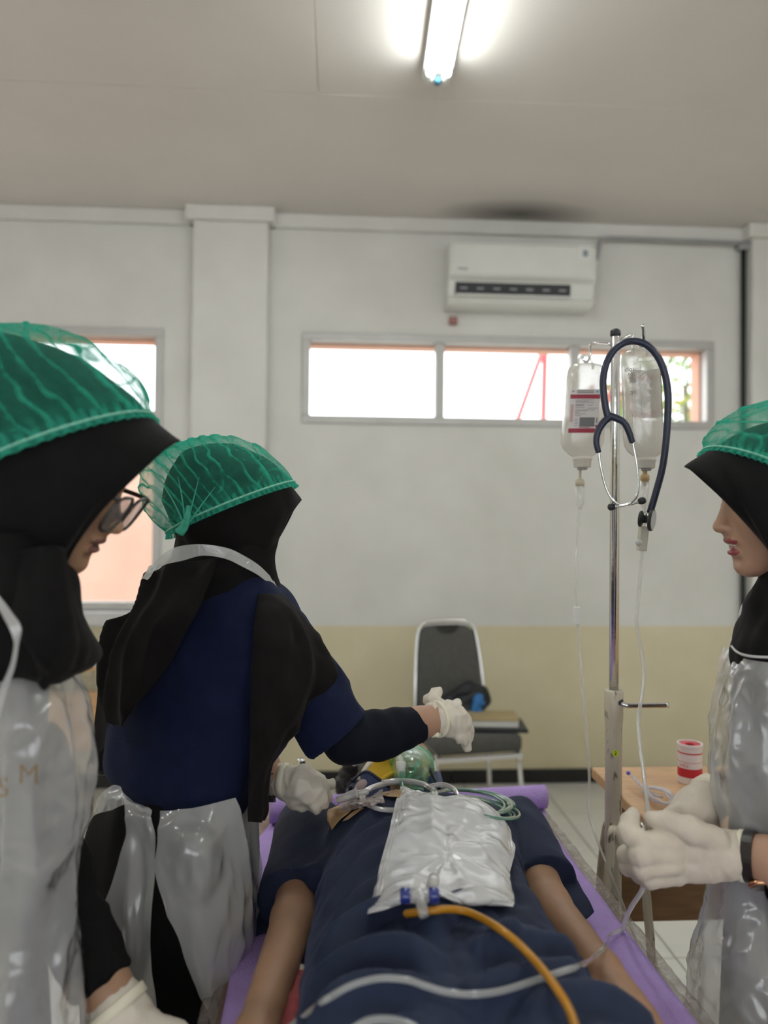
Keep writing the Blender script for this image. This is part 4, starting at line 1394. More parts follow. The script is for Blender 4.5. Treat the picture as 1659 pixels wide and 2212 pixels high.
# outlet valve
vv0, vv1 = on_patient(938, 1938, 0.02), on_patient(922, 2012, 0.022)
vd = unit(vv1 - vv0)
MB().lathe([(0.0075, -0.012), (0.008, 0.0), (0.008, 0.018), (0.0068, 0.02), (0.0068, 0.026)], vv0, vd, 16).obj('outlet_stem', mat('stem_grey', (0.55, 0.54, 0.52), rough=0.2, var=0.05, coat=0.6), ub, smooth=True)
vc = on_patient(925, 1968, 0.024)
vx = unit(on_patient(965, 1970, 0.024) - on_patient(886, 1966, 0.024))
M_BLUE = mat('valve_blue', (0.02, 0.035, 0.22), rough=0.2, coat=0.5, var=0.1)
MB().lathe([(0.007, -0.024), (0.0095, -0.022), (0.0095, -0.012), (0.0075, -0.011)], vc, vx, 18).obj('valve_collar', M_BLUE, ub, smooth=True)
MB().lathe([(0.0075, 0.011), (0.0095, 0.012), (0.0095, 0.022), (0.007, 0.024)], vc, vx, 18).obj('valve_collar', M_BLUE, ub, smooth=True)
MB().lathe([(0.0086, -0.012), (0.0090, 0.0), (0.0086, 0.012)], vc, vx, 18).obj('valve_sleeve', M_CLEAR, ub, smooth=True)
MB().lathe([(0.0066, 0.0), (0.0068, 0.012), (0.0060, 0.028)], vc, unit(vv1 - vc), 16).obj('outlet_spout', M_IV, ub, smooth=True)
# coiled inlet tube of the bag
ring = coil(862, 1719, 80, 31, 3.4, 1.42, 5, 190, tilt=-3, ph=-0.5, drift=6)
MB().tube(np.array(ring), 0.0038, 10).obj('inlet_tube', M_CLEAR, ub, smooth=True)
MB().tube(crom([P(925, 1699, 1.47), P(958, 1695, 1.47), P(982, 1706, 1.45), P(991, 1725, 1.41), P(988, 1738, 1.385)], 24), 0.0045, 10).obj('inlet_tube', M_CLEAR, ub, smooth=True)
MB().tube(crom([P(795, 1710, 1.40), P(780, 1712, 1.395), P(768, 1715, 1.39)], 10), 0.005, 10).obj('inlet_tube', M_CLEAR, ub, smooth=True)
c0_, c1_ = P(769, 1715, 1.388), P(726, 1729, 1.385)
MB().lathe([(0.0105, -0.004), (0.0105, 0.0), (0.0090, 0.001), (0.0075, 0.018), (0.0055, 0.037)], c0_, unit(c1_ - c0_), 18).obj('connector', mat('connector_grey', (0.50, 0.47, 0.45), rough=0.35, var=0.05), ub, smooth=True)
# green oxygen tubing coil
oc = empty('oxygen_tubing', on_patient(1030, 1760), 'coiled green oxygen tubing beside the drainage bag', 'tubing')
MB().tube(np.array(coil(1008, 1735, 92, 27, 5.0, 1.45, 8, 220, tilt=6, drift=7)), 0.0028, 8).obj('tube_coil', M_GREENT, oc, smooth=True)
MB().tube(np.array(coil(1045, 1746, 68, 18, 3.0, 1.40, 11, 140, tilt=16, drift=6)), 0.0028, 8).obj('tube_coil', M_GREENT, oc, smooth=True)
MB().tube(crom([P(868, 1686, 1.52), P(872, 1705, 1.50), P(886, 1724, 1.48), P(908, 1732, 1.46), P(935, 1722, 1.45)], 24), 0.003, 8).obj('tube_lead', M_GREENT, oc, smooth=True)
# adhesive tape
M_TAPE = mat('brown_tape', (0.46, 0.28, 0.12), rough=0.55, var=0.1, vscale=60)
M_FOIL = film('pink_film', (0.78, 0.58, 0.55), opac=0.5, edge=0.4, rough=0.1, gloss=4.0, bump=0.8, bscale=60)


def patch(name, px_rows, material, label, cat, lift=0.006, par=None, seed=1):
    c_ = [[on_patient(x_, y_, lift) for x_, y_ in r] for r in px_rows]
    g_ = sheet_pts(c_, 20, 20)
    g_[..., 2] += 0.0018 * wob(g_, 40, seed)
    o_ = mesh(name, g_.reshape(-1, 3), grid_faces(20, 20), material, par)
    s__ = o_.modifiers.new('thickness', 'SOLIDIFY'); s__.thickness = 0.0008
    if label:
        tag(o_, label, cat)
    return o_


patch('tape_strip', [[(752, 1728), (764, 1733), (778, 1734)], [(730, 1746), (745, 1752), (762, 1756)], [(708, 1758), (725, 1766), (742, 1774)], [(712, 1778), (717, 1786), (722, 1796)]], M_TAPE, 'torn brown tape strip at the left of the patient chest', 'tape')
patch('tape_strip', [[(768, 1762), (778, 1756), (790, 1750)], [(752, 1772), (764, 1765), (776, 1762)], [(745, 1779), (752, 1779), (758, 1776)]], M_TAPE, 'small brown tape scrap under the clear coil', 'tape', seed=4)
patch('tape_strip', [[(826, 1716), (850, 1714), (868, 1716)], [(828, 1724), (848, 1728), (866, 1732)]], M_TAPE, 'brown tape strip inside the loop of clear tubing', 'tape', seed=5)
patch('dressing_film', [[(742, 1735), (775, 1722), (805, 1718), (828, 1716)], [(738, 1752), (768, 1742), (800, 1738), (830, 1734)], [(744, 1768), (770, 1758), (800, 1752), (832, 1742)]], M_FOIL, 'shiny pink dressing film taped below the neck collar', 'dressing', lift=0.009, seed=6)
def drape(px_pts, n_, lift):
    """line resting on the body: follows the surface, bridging the hollows between folds"""
    q = crom([(a, b_, 0) for a, b_ in px_pts], n_)
    srf = np.array([float(np.dot(on_patient(a[0], a[1]) - CAM, CF)) for a in q]) - lift
    d = srf.copy()
    for _ in range(60):
        d[1:-1] = np.minimum(srf[1:-1], (d[:-2] + 2 * d[1:-1] + d[2:]) / 4)
    for _ in range(8):
        d[1:-1] = (d[:-2] + 2 * d[1:-1] + d[2:]) / 4
    return [P(a[0], a[1], z_) for a, z_ in zip(q, d)]


# catheter and IV line across the body
o = MB().tube(crom(drape(((877, 1974), (893, 1972), (925, 1968), (968, 1964), (1010, 1970), (1060, 1994), (1110, 2030), (1155, 2075), (1195, 2125), (1228, 2178), (1248, 2235)), 70, 0.012), 160), 0.0047, 10).obj('catheter', mat('amber_latex', (0.43, 0.19, 0.008), rough=0.35, var=0.08, coat=0.2), smooth=True)
tag(o, 'amber rubber catheter running from the drainage bag down the thigh', 'catheter')
ivp = [P(570, 2262, 0.84), P(610, 2232, 0.855), P(655, 2196, 0.87)] + drape(((700, 2162), (750, 2133), (790, 2119), (830, 2113), (880, 2117), (920, 2130), (965, 2143), (1020, 2148), (1080, 2141), (1150, 2120), (1210, 2100), (1255, 2085), (1280, 2070), (1298, 2054), (1309, 2040), (1313, 2024), (1330, 2014), (1345, 2008)), 110, 0.008)
ivp += [P(1352, 1984, 1.25), P(1366, 1955, 1.20), P(1386, 1925, 1.16), P(1392, 1895, 1.14), P(1394, 1850, 1.135), P(1397, 1800, 1.125), P(1399, 1778, 1.13)]
o = MB().tube(crom(ivp, 320), 0.0036, 10).obj('infusion_line', M_IV, smooth=True)
tag(o, 'thick clear infusion line from the gloved fist across the thighs', 'tubing')
o = MB().tube(crom(drape(((760, 2225), (795, 2206), (835, 2203), (870, 2209), (900, 2222)), 24, 0.009), 60), 0.0040, 10).obj('infusion_line', M_IV, smooth=True)
tag(o, 'short loop of clear line at the bottom edge on the trousers', 'tubing')
# little bottle at the head of the table
bt = empty('spray_bottle', PH(650, 1752, MZ - 0.008), 'small clear bottle with a steel cap beyond the gloved hand', 'bottle')
_c = WL[bt]
_h = float(P(650, 1640, np.dot(_c - CAM, CF))[2] - _c[2])
MB().lathe([(0.014, 0), (0.0165, 0.003), (0.0165, _h - 0.045), (0.012, _h - 0.030), (0.0095, _h - 0.026)], _c, Z0, 20).obj('bottle_body', M_CLEAR, bt, smooth=True)
MB().lathe([(0.0098, _h - 0.027), (0.0102, _h - 0.026), (0.0102, _h - 0.003), (0.0095, _h)], _c, Z0, 20).obj('cap', M_CHROME, bt, smooth=True)
o = MB().obox(B(-0.05, 1.86, -0.005), BAX, (0.20, 0.05, 0.004), 0.001).obj('paper_sheet', M_WHITE)
tag(o, 'white card strip lying at the head end of the table', 'paper')

# =================================================================== drip stand
SZD = 1.60
pc = P(1326, 1490, SZD)                      # pole centre at the top of the cream tube
topz = float(P(1320, 722, SZD)[2])
iv = empty('drip_stand', (pc[0], pc[1], 0), 'cream and chrome drip stand beside the bed', 'drip stand')
M_CREAMP = mat('cream_enamel', (0.55, 0.49, 0.38), rough=0.4, var=0.08, vscale=12, coat=0.2)
nt = M_CREAMP.node_tree
_b = nt.nodes['Principled BSDF']
_src = _b.inputs['Base Color'].links[0].from_socket
_n = nt.nodes.new('ShaderNodeTexNoise'); _n.inputs['Scale'].default_value = 22; _n.inputs['Detail'].default_value = 8
_tc = nt.nodes.new('ShaderNodeTexCoord'); _mp = nt.nodes.new('ShaderNodeMapping'); _mp.inputs['Scale'].default_value = (3, 3, 1)
nt.links.new(_tc.outputs['Object'], _mp.inputs[0]); nt.links.new(_mp.outputs[0], _n.inputs['Vector'])
_r = nt.nodes.new('ShaderNodeValToRGB'); _r.color_ramp.elements[0].position = 0.60; _r.color_ramp.elements[1].position = 0.66
nt.links.new(_n.outputs['Fac'], _r.inputs['Fac'])
_mx = nt.nodes.new('ShaderNodeMix'); _mx.data_type = 'RGBA'
nt.links.new(_r.outputs['Color'], _mx.inputs['Factor']); nt.links.new(_src, _mx.inputs['A']); _mx.inputs['B'].default_value = (0.13, 0.10, 0.07, 1)
nt.links.new(_mx.outputs['Result'], _b.inputs['Base Color'])


def S(x_, y_, z_):
    return np.array((pc[0] + x_, pc[1] + y_, z_))


MB().lathe([(0.0096, 0), (0.0096, topz - pc[2] - 0.004 + 0.06), (0.0085, topz - pc[2] + 0.06)], pc - Z0 * 0.06, Z0, 20).obj('pole', M_CHROME, iv, smooth=True)
MB().lathe([(0.0096, 0), (0.0112, 0.003), (0.0105, 0.012), (0.006, 0.016)], S(0, 0, topz - 0.002), Z0, 16).obj('pole_cap', M_DARK, iv, smooth=True)
tb = 0.42
MB().lathe([(0.0165, 0), (0.0172, 0.01), (0.0172, pc[2] - tb - 0.075), (0.0192, pc[2] - tb - 0.055), (0.0192, pc[2] - tb - 0.003), (0.0175, pc[2] - tb)], S(0, 0, tb), Z0, 28).obj('tube', M_CREAMP, iv, smooth=True)
lz = float(P(1326, 1785, SZD)[2])
for nm, pts in (('leg', [S(0.0, -0.01, lz), P(1322, 1800, 1.565), P(1316, 1880, 1.56), P(1302, 1980, 1.55), S(-0.10, -0.10, 0.25), S(-0.17, -0.16, 0.012)]),
                ('leg', [S(0.005, 0.0, lz - 0.02), P(1368, 1850, 1.57), P(1392, 1905, 1.55), P(1402, 2000, 1.53), P(1418, 2125, 1.5), S(0.12, -0.12, 0.16), S(0.16, -0.15, 0.012)]),
                ('leg', [S(0, 0.01, lz), S(0, 0.05, lz - 0.04), S(0.0, 0.12, 0.4), S(0.0, 0.22, 0.012)])):
    MB().tube(crom(pts, 40), 0.0088, 12).obj(nm, M_CREAMP, iv, smooth=True)
for e in (S(-0.17, -0.16, 0.0), S(0.16, -0.15, 0.0), S(0, 0.22, 0.0)):
    MB().lathe([(0.012, 0.0), (0.013, 0.004), (0.012, 0.022), (0.009, 0.026)], e, Z0, 14).obj('rubber_foot', M_DARK, iv, smooth=True)
h0, h1, h2 = P(1338, 1517, SZD - 0.012), P(1362, 1524, SZD - 0.02), P(1444, 1523, SZD - 0.02)
MB().tube(crom([h0, P(1348, 1522, SZD - 0.018), h1, (h1 + h2) / 2, h2], 24), 0.0056, 12).obj('clamp_lever', M_CHROME, iv, smooth=True)
MB().lathe([(0.008, -0.004), (0.008, 0.004), (0.0065, 0.007)], h0, CR, 14).obj('clamp_bolt', M_DARK, iv, smooth=True)
stk = P(1329.5, 1627, SZD - 0.0183)
MB().lathe([(0.0068, 0.0), (0.0068, 0.0008)], stk, -CF, 24).obj('number_sticker', mat('sticker_lime', (0.62, 0.72, 0.03), rough=0.5, var=0.05), iv, smooth=False)
text_obj('sticker_number', '2', 0.0105, stk - CF * 0.0012, CR, CU, M_DARK, iv)
# hook arms at the top
hz = topz - 0.018
A1, A2 = P(1361, 724, 1.62), P(1367, 738, 1.62)
MB().tube(crom([S(0.008, 0, hz), P(1345, 732, 1.61), A1, P(1366, 728, 1.62), A2, P(1370, 752, 1.62), P(1376, 742, 1.62)], 30), 0.0032, 10).obj('hook', M_CHROME, iv, smooth=True)
HK = P(1381, 746, 1.50)
MB().tube(crom([S(0.008, -0.004, hz - 0.006), P(1362, 742, 1.53), P(1378, 745, 1.505), P(1384, 748, 1.497), P(1390, 740, 1.488), P(1390, 718, 1.47), P(1388, 702, 1.46)], 30), 0.0034, 10).obj('hook', M_CHROME, iv, smooth=True)
HK1 = P(1264, 775, 1.70)
MB().tube(crom([S(-0.008, 0.004, hz), P(1296, 742, 1.66), P(1276, 744, 1.69), P(1276, 762, 1.70), P(1270, 780, 1.70), P(1260, 778, 1.70), P(1258, 764, 1.70)], 34), 0.0032, 10).obj('hook', M_CHROME, iv, smooth=True)

# ------------------------------------------------------------------ infusion bottles
M_BOT = film('infusion_bottle', (0.82, 0.80, 0.74), opac=0.60, edge=0.38, rough=0.15, gloss=1.2, bump=0.12, bscale=20, transl=0.65)
M_LIQ = film('infusion_liquid', (0.80, 0.79, 0.76), opac=0.10, edge=0.2, rough=0.05, gloss=0.8, bump=0.0)
M_CAPW = mat('bottle_cap', (0.70, 0.66, 0.58), rough=0.4, var=0.04, sss=0.1)
M_AMBERP = mat('amber_plastic', (0.52, 0.36, 0.17), rough=0.3, var=0.08)
M_PRINT = mat('bottle_print', (0.22, 0.20, 0.19), rough=0.6, var=0.1)
M_LABELRED = mat('label_red', (0.33, 0.03, 0.06), rough=0.45, var=0.08)
M_LABELW = mat('label_white', (0.66, 0.62, 0.61), rough=0.45, var=0.03)


def bottle(px, z, ytop, rows, label, level, tilt=0.0):
    b = empty('infusion_bottle', P(px, rows[-1][0], z), label, 'infusion bottle', 'infusion bottles on the drip stand')
    g_ = []
    a = np.linspace(0, 2 * math.pi, 40, endpoint=False)
    ca, sa = np.cos(a), np.sin(a)
    ca = np.sign(ca) * np.abs(ca) ** 0.75
    sa = np.sign(sa) * np.abs(sa) ** 0.75

    def ring_(py, cx_, r):
        c_ = P(cx_, py, z)
        rr__ = r * z / FPX
        return c_ + rr__ * ca[:, None] * CR + rr__ * 0.66 * sa[:, None] * F0
    for py, cx_, r in rows:
        g_.append(ring_(py, cx_, r))
    g_ = np.stack(g_)
    mesh('bottle_wall', g_.reshape(-1, 3), grid_faces(len(rows), 40, True) + [tuple(range(40))[::-1], tuple(range((len(rows) - 1) * 40, len(rows) * 40))], M_BOT, b)
    lq = [ring_(max(py, level), cx_, r * 0.93) for py, cx_, r in rows if py >= level - 12]
    lq = np.stack(lq)
    mesh('liquid', lq.reshape(-1, 3), grid_faces(len(lq), 40, True) + [tuple(range(40))[::-1], tuple(range((len(lq) - 1) * 40, len(lq) * 40))], M_LIQ, b)
    return b


b2 = bottle(1386, 1.53, 755, [(756, 1382, 18), (758, 1382, 27), (764, 1381, 36), (778, 1383, 40.5), (800, 1384, 40.5), (850, 1386, 40.5), (880, 1387, 40), (900, 1388, 41), (940, 1389, 42), (962, 1391, 41), (976, 1393, 36), (985, 1395, 26), (989, 1395, 17), (994, 1395, 16)], 'clear graduated infusion bottle in front, hung within the stethoscope loop', 928)
b1 = bottle(1258, 1.69, 785, [(786, 1266, 20), (789, 1266, 31), (797, 1266, 38), (815, 1265, 41), (850, 1263, 42), (900, 1261, 43), (935, 1259, 45), (955, 1258, 45), (970, 1257, 40), (982, 1257, 28), (988, 1257, 18), (994, 1257, 16)], 'infusion bottle with a red banded label hanging behind the pole', 900)
for b, z, cx_, cy_, lx_, ty in ((b2, 1.53, 1396, 990, 1382, 741), (b1, 1.69, 1258, 988, 1264, 768)):
    c_ = P(cx_, cy_, z)
    s_ = z / FPX
    MB().lathe([(17.5 * s_, -0.002), (21 * s_, 0), (21 * s_, 6 * s_), (19 * s_, 7 * s_), (18.5 * s_, 20 * s_), (16 * s_, 22 * s_)], c_ + Z0 * 0.0, -Z0, 24).obj('cap', M_CAPW, b, smooth=True)
    MB().lathe([(10 * s_, 22 * s_), (11 * s_, 23 * s_), (10 * s_, 27 * s_)], c_, -Z0, 18).obj('stopper', M_PIPE, b, smooth=True)
    yb = 768 if b is b2 else 797
    MB().tube(crom([P(lx_ - 15, yb, z), P(lx_ - 14, ty + 14, z), P(lx_ - 7, ty + 2, z), P(lx_, ty, z), P(lx_ + 8, ty + 2, z), P(lx_ + 15, ty + 14, z), P(lx_ + 17, yb, z)], 24), 0.0030, 8).obj('hanging_loop', M_BOT, b, smooth=True)
# printed scale on the front bottle
zf = 1.53 - 40 * 1.53 / FPX * 0.60
tx = unit(CR - CU * -0.12)
for t, x_, y_, sz in (('closed', 1367, 797, 0.0125), ('500', 1364, 809, 0.010), ('400', 1365, 816, 0.010), ('300', 1366, 824, 0.010), ('200', 1368, 848, 0.010)):
    text_obj('print', t, sz, P(x_, y_, zf - 0.0006), tx, CU, M_PRINT, b2)
for x_, y_, l_ in ((1376, 809, 8), (1376, 813.5, 8), (1377, 822, 8), (1379, 831, 5), (1377, 846, 8), (1379, 885, 5), (1379, 923, 6)):
    MB().tube(np.array([P(x_ - l_ / 2, y_ + 0.6, zf - 0.0004), P(x_ + l_ / 2, y_ - 0.6, zf - 0.0008)]), 0.00055, 6).obj('scale_mark', M_PRINT, b2)
MB().tube(crom([P(1404, 859, zf - 0.001), P(1390, 858, zf - 0.002), P(1386, 865, zf - 0.002), P(1386, 885, zf - 0.002), P(1390, 893, zf - 0.002), P(1404, 893, zf - 0.001)], 30), 0.0009, 6).obj('embossed_frame', M_BOT, b2, smooth=True)
MB().tube(crom([P(1379, 772, zf), P(1416, 769, zf + 0.004), P(1417, 778, zf + 0.004), P(1380, 781, zf), P(1379, 772, zf)], 30), 0.0007, 6).obj('embossed_frame', M_BOT, b2, smooth=True)


def label_strip(b, z, y0_, y1_, x0_, x1_, mtl, cxs, hw, nm):
    """patch lying on the right flank of the bottle"""
    g_ = []
    for t in np.linspace(0, 1, 12):
        y_ = y0_ + (y1_ - y0_) * t
        row = []
        for s in np.linspace(0, 1, 10):
            a = math.radians(-18 + (x0_ + (x1_ - x0_) * s))
            c_ = P(cxs[0] + (cxs[1] - cxs[0]) * t, y_, z)
            r_ = hw * z / FPX * 1.015
            ca_ = math.copysign(abs(math.cos(a)) ** 0.75, math.cos(a)); sa_ = math.copysign(abs(math.sin(a)) ** 0.75, math.sin(a))
            row.append(c_ + r_ * ca_ * CR + r_ * 0.66 * sa_ * F0)
        g_.append(row)
    mesh(nm, np.array(g_).reshape(-1, 3), grid_faces(12, 10), mtl, b)


label_strip(b2, 1.53, 794, 900, 0, 120, M_LABELW, (1384, 1388), 40.6, 'label')
label_strip(b2, 1.5295, 807, 819, -2, 122, mat('label_orange_red', (0.42, 0.05, 0.03), rough=0.5, var=0.1), (1384, 1385), 40.9, 'label_band')
label_strip(b2, 1.5295, 883, 897, -2, 122, MATS['label_orange_red'], (1387, 1388), 40.9, 'label_band')
label_strip(b2, 1.5295, 822, 880, 2, 16, M_PRINT, (1385, 1387), 40.9, 'label_print')
# paper label on the rear bottle
zl = 1.69 - 43 * 1.69 / FPX * 0.66 - 0.004
lo_, lr_, ld_ = P(1233, 841, zl), P(1297, 841, zl + 0.004) - P(1233, 841, zl), P(1227, 935, zl) - P(1233, 841, zl)
ln_ = unit(np.cross(lr_, ld_))
if np.dot(ln_, CF) > 0: ln_ = -ln_


def lab(x0_, y0_, x1_, y1_, mtl, nm, lift, parent):
    v_ = []
    for k in (0, 1):
        for (x_, y_) in ((x0_, y0_), (x1_, y0_), (x1_, y1_), (x0_, y1_)):
            v_.append(lo_ + lr_ * x_ + ld_ * y_ + ln_ * (lift + (0.0003 if k else 0)))
    return mesh(nm, v_, [(0, 1, 2, 3), (7, 6, 5, 4), (0, 4, 5, 1), (1, 5, 6, 2), (2, 6, 7, 3), (3, 7, 4, 0)], mtl, parent, smooth=False)


lb = lab(0, 0, 1, 1, M_LABELW, 'paper_label', 0.0, b1)
lab(0, 0.12, 1, 0.215, M_LABELRED, 'label_band', 0.0004, lb)
lab(0, 0.90, 1, 1.0, M_LABELRED, 'label_band', 0.0004, lb)
lab(0.36, 0.645, 0.87, 0.86, mat('label_grey', (0.17, 0.17, 0.175), rough=0.5, var=0.05), 'batch_panel', 0.0004, lb)
lab(0.03, 0.35, 0.13, 0.75, mat('label_pink', (0.55, 0.36, 0.35), rough=0.5, var=0.1), 'warning_strip', 0.0004, lb)
rsx = random.Random(2)
for (x0_, x1_, y_) in ((0.22, 0.78, 0.028), (0.22, 0.78, 0.065), (0.19, 0.8, 0.24), (0.19, 0.6, 0.27), (0.19, 0.8, 0.295), (0.19, 0.5, 0.34), (0.19, 0.45, 0.36), (0.19, 0.5, 0.38), (0.58, 0.78, 0.36), (0.19, 0.5, 0.42), (0.58, 0.95, 0.43), (0.19, 0.85, 0.47), (0.19, 0.6, 0.495), (0.19, 0.35, 0.53), (0.19, 0.55, 0.56), (0.19, 0.4, 0.60), (0.19, 0.3, 0.68), (0.19, 0.3, 0.73), (0.19, 0.3, 0.78), (0.19, 0.3, 0.83)):
    lab(x0_, y_, x1_, y_ + (0.02 if y_ < 0.1 else 0.010), M_PRINT, 'print_line', 0.0004, lb)
lab(0.34, 0.872, 0.72, 0.885, M_LABELRED, 'print_line', 0.0004, lb)
lab(0.92, 0.65, 0.96, 0.78, M_PRINT, 'print_line', 0.0004, lb)
for (x_, y_, r_, mtl, nm) in ((0.93, 0.845, 0.0026, M_LABELRED, 'red_dot'), (0.9, 0.05, 0.0028, mat('label_blue', (0.20, 0.42, 0.55), rough=0.5, var=0.05), 'blue_seal'), (0.09, 0.045, 0.0018, M_PRINT, 'leaf_mark')):
    MB().lathe([(r_, 0.0), (r_, 0.0008)], lo_ + lr_ * x_ + ld_ * y_, ln_, 16).obj(nm, mtl, lb)

# drip chambers, clamps and lines
ds2 = empty('infusion_set', P(1392, 1012, 1.53), 'infusion set with amber drip chamber below the front bottle', 'infusion set')
_z = 1.53; _s = _z / FPX
MB().lathe([(5 * _s, 0), (5 * _s, 14 * _s), (9 * _s, 16 * _s), (10 * _s, 20 * _s), (10 * _s, 27 * _s), (8 * _s, 28 * _s), (7.5 * _s, 33 * _s), (3 * _s, 34 * _s), (3 * _s, 40 * _s)], P(1393, 1010, _z), -Z0, 20).obj('spike', M_AMBERP, ds2, smooth=True)
MB().lathe([(8.5 * _s, 30 * _s), (8.7 * _s, 60 * _s), (8.2 * _s, 84 * _s), (4 * _s, 90 * _s), (3 * _s, 98 * _s)], P(1393, 1010, _z), -Z0, 20).obj('drip_chamber', M_CLEAR, ds2, smooth=True)
cl = [P(1391, 1136, 1.515), P(1386, 1190, 1.515)]
cd_ = unit(cl[1] - cl[0]); cx1 = unit(CR - cd_ * np.dot(CR, cd_)); cy1 = np.cross(cd_, cx1)
MB().obox((cl[0] + cl[1]) / 2, np.array((cx1, cy1, cd_)), (0.0085, 0.008, np.linalg.norm(cl[1] - cl[0]) / 2), 0.0015).obj('roller_clamp', mat('clamp_ivory', (0.55, 0.52, 0.44), rough=0.4, var=0.06), ds2)
MB().lathe([(0.006, -0.004), (0.007, 0), (0.006, 0.004)], P(1380, 1172, 1.51), cy1, 18).obj('roller_wheel', mat('roller_grey', (0.6, 0.58, 0.54), rough=0.4, var=0.05), ds2, smooth=True)
MB().tube(crom([P(1393, 1105, 1.53), P(1395, 1122, 1.52), P(1391, 1140, 1.515)], 10), 0.0024, 8).obj('line', M_IV, ds2, smooth=True)
MB().tube(crom([P(1387, 1188, 1.515), P(1384, 1230, 1.51), P(1379, 1290, 1.50), P(1375, 1335, 1.48), P(1378, 1365, 1.47), P(1386, 1410, 1.45), P(1391, 1450, 1.43), P(1388, 1490, 1.40), P(1382, 1530, 1.37), P(1379, 1560, 1.35), P(1382, 1605, 1.31), P(1388, 1650, 1.27), P(1394, 1700, 1.22), P(1399, 1745, 1.17), P(1399, 1778, 1.13)], 120), 0.0034, 10).obj('line', M_IV, ds2, smooth=True)
ds1 = empty('infusion_set', P(1254, 1012, 1.69), 'infusion set hanging from the labelled rear bottle', 'infusion set')
_z = 1.69; _s = _z / FPX
MB().lathe([(3 * _s, 0), (3 * _s, 22 * _s), (9 * _s, 24 * _s), (10.5 * _s, 30 * _s), (9.5 * _s, 38 * _s)], P(1253, 1012, _z), -Z0, 18).obj('spike', mat('spike_ivory', (0.55, 0.49, 0.36), rough=0.4, var=0.06), ds1, smooth=True)
MB().lathe([(9 * _s, 36 * _s), (9.5 * _s, 60 * _s), (9 * _s, 76 * _s), (7 * _s, 80 * _s), (3 * _s, 88 * _s)], P(1253, 1012, _z), -Z0, 18).obj('drip_chamber', M_IV, ds1, smooth=True)
MB().tube(crom([P(1252, 1098, 1.69), P(1246, 1160, 1.70), P(1243, 1240, 1.70), P(1246, 1310, 1.70), P(1250, 1380, 1.70), P(1258, 1480, 1.69), P(1268, 1600, 1.68), P(1273, 1680, 1.67), P(1271, 1740, 1.66), P(1278, 1780, 1.64), P(1296, 1830, 1.60), P(1318, 1885, 1.55), P(1344, 1950, 1.52), P(1362, 2000, 1.5), P(1385, 2060, 1.5)], 100), 0.0030, 8).obj('line', M_IV, ds1, smooth=True)
MB().obox(P(1246, 1330, 1.70), np.eye(3), (0.007, 0.006, 0.02), 0.002).obj('roller_clamp', M_WHITE, ds1)

# ------------------------------------------------------------------ stethoscope hung on the hook
sg = empty('stethoscope', P(1330, 1094, 1.48), 'navy stethoscope looped over the drip stand hook', 'stethoscope')
M_STETH = mat('navy_rubber', (0.014, 0.018, 0.045), rough=0.45, var=0.1, coat=0.15)
zs_ = 1.475
MB().tube(crom([P(1316, 908, zs_), P(1309, 885, zs_), P(1304, 850, zs_), P(1303, 820, zs_), P(1310, 785, zs_), P(1326, 757, zs_), P(1347, 741, zs_), P(1370, 737, zs_ + 0.005), P(1395, 744, zs_), P(1417, 765, zs_), P(1433, 797, zs_), P(1442, 840, zs_), P(1443, 885, zs_), P(1439, 950, zs_), P(1431, 1010, zs_), P(1418, 1060, zs_), P(1404, 1108, zs_)], 140), 0.0068, 12).obj('tubing', M_STETH, sg, smooth=True)
MB().tube(crom([P(1318, 900, zs_), P(1304, 912, zs_), P(1292, 932, zs_), P(1288, 955, zs_), P(1293, 978, zs_)], 30), np.linspace(0.0075, 0.0056, 30), 12).obj('yoke_arm', M_STETH, sg, smooth=True)
MB().tube(crom([P(1314, 898, zs_), P(1330, 903, zs_ - 0.003), P(1348, 913, zs_ - 0.005), P(1359, 934, zs_ - 0.006), P(1366, 956, zs_ - 0.006)], 30), np.linspace(0.0075, 0.0056, 30), 12).obj('yoke_arm', M_STETH, sg, smooth=True)
e1, e2 = P(1386, 1082, zs_ - 0.01), P(1322, 1095, zs_)
MB().tube(crom([P(1293, 975, zs_), P(1298, 1010, zs_), P(1308, 1050, zs_), P(1322, 1078, zs_ - 0.004), P(1340, 1090, zs_ - 0.006), P(1362, 1089, zs_ - 0.008), e1], 50), 0.0025, 10).obj('ear_tube', M_CHROME, sg, smooth=True)
MB().tube(crom([P(1366, 954, zs_ - 0.006), P(1375, 1000, zs_ - 0.008), P(1379, 1045, zs_ - 0.012), P(1375, 1072, zs_ - 0.014), P(1360, 1087, zs_ - 0.014), P(1342, 1093, zs_ - 0.01), e2], 50), 0.0025, 10).obj('ear_tube', M_CHROME, sg, smooth=True)
for e, d in ((e1, unit(e1 - P(1362, 1089, zs_))), (e2, unit(e2 - P(1342, 1093, zs_)))):
    MB().lathe([(0.004, -0.007), (0.0062, -0.004), (0.0072, 0.001), (0.006, 0.006), (0.003, 0.008)], e, d, 16).obj('ear_tip', M_DARK, sg, smooth=True)
cpc = P(1396, 1122, zs_)
cax = unit(CR * 0.85 - CF * 0.55 - CU * 0.12)
MB().lathe([(0.006, -0.007), (0.008, -0.006), (0.008, 0.006), (0.012, 0.008)], cpc, cax, 24).obj('chest_stem', M_CHROME, sg, smooth=True)
MB().lathe([(0.0205, 0.007), (0.0215, 0.009), (0.0205, 0.013)], cpc, cax, 28).obj('diaphragm_ring', M_DARK, sg, smooth=True)
MB().lathe([(0.0185, 0.0125), (0.0185, 0.0142)], cpc, cax, 28).obj('diaphragm', mat('diaphragm_grey', (0.5, 0.5, 0.5), rough=0.3, var=0.04), sg, smooth=False)
MB().lathe([(0.010, -0.013), (0.0155, -0.012), (0.016, -0.009), (0.010, -0.006)], cpc, cax, 24).obj('bell', M_DARK, sg, smooth=True)
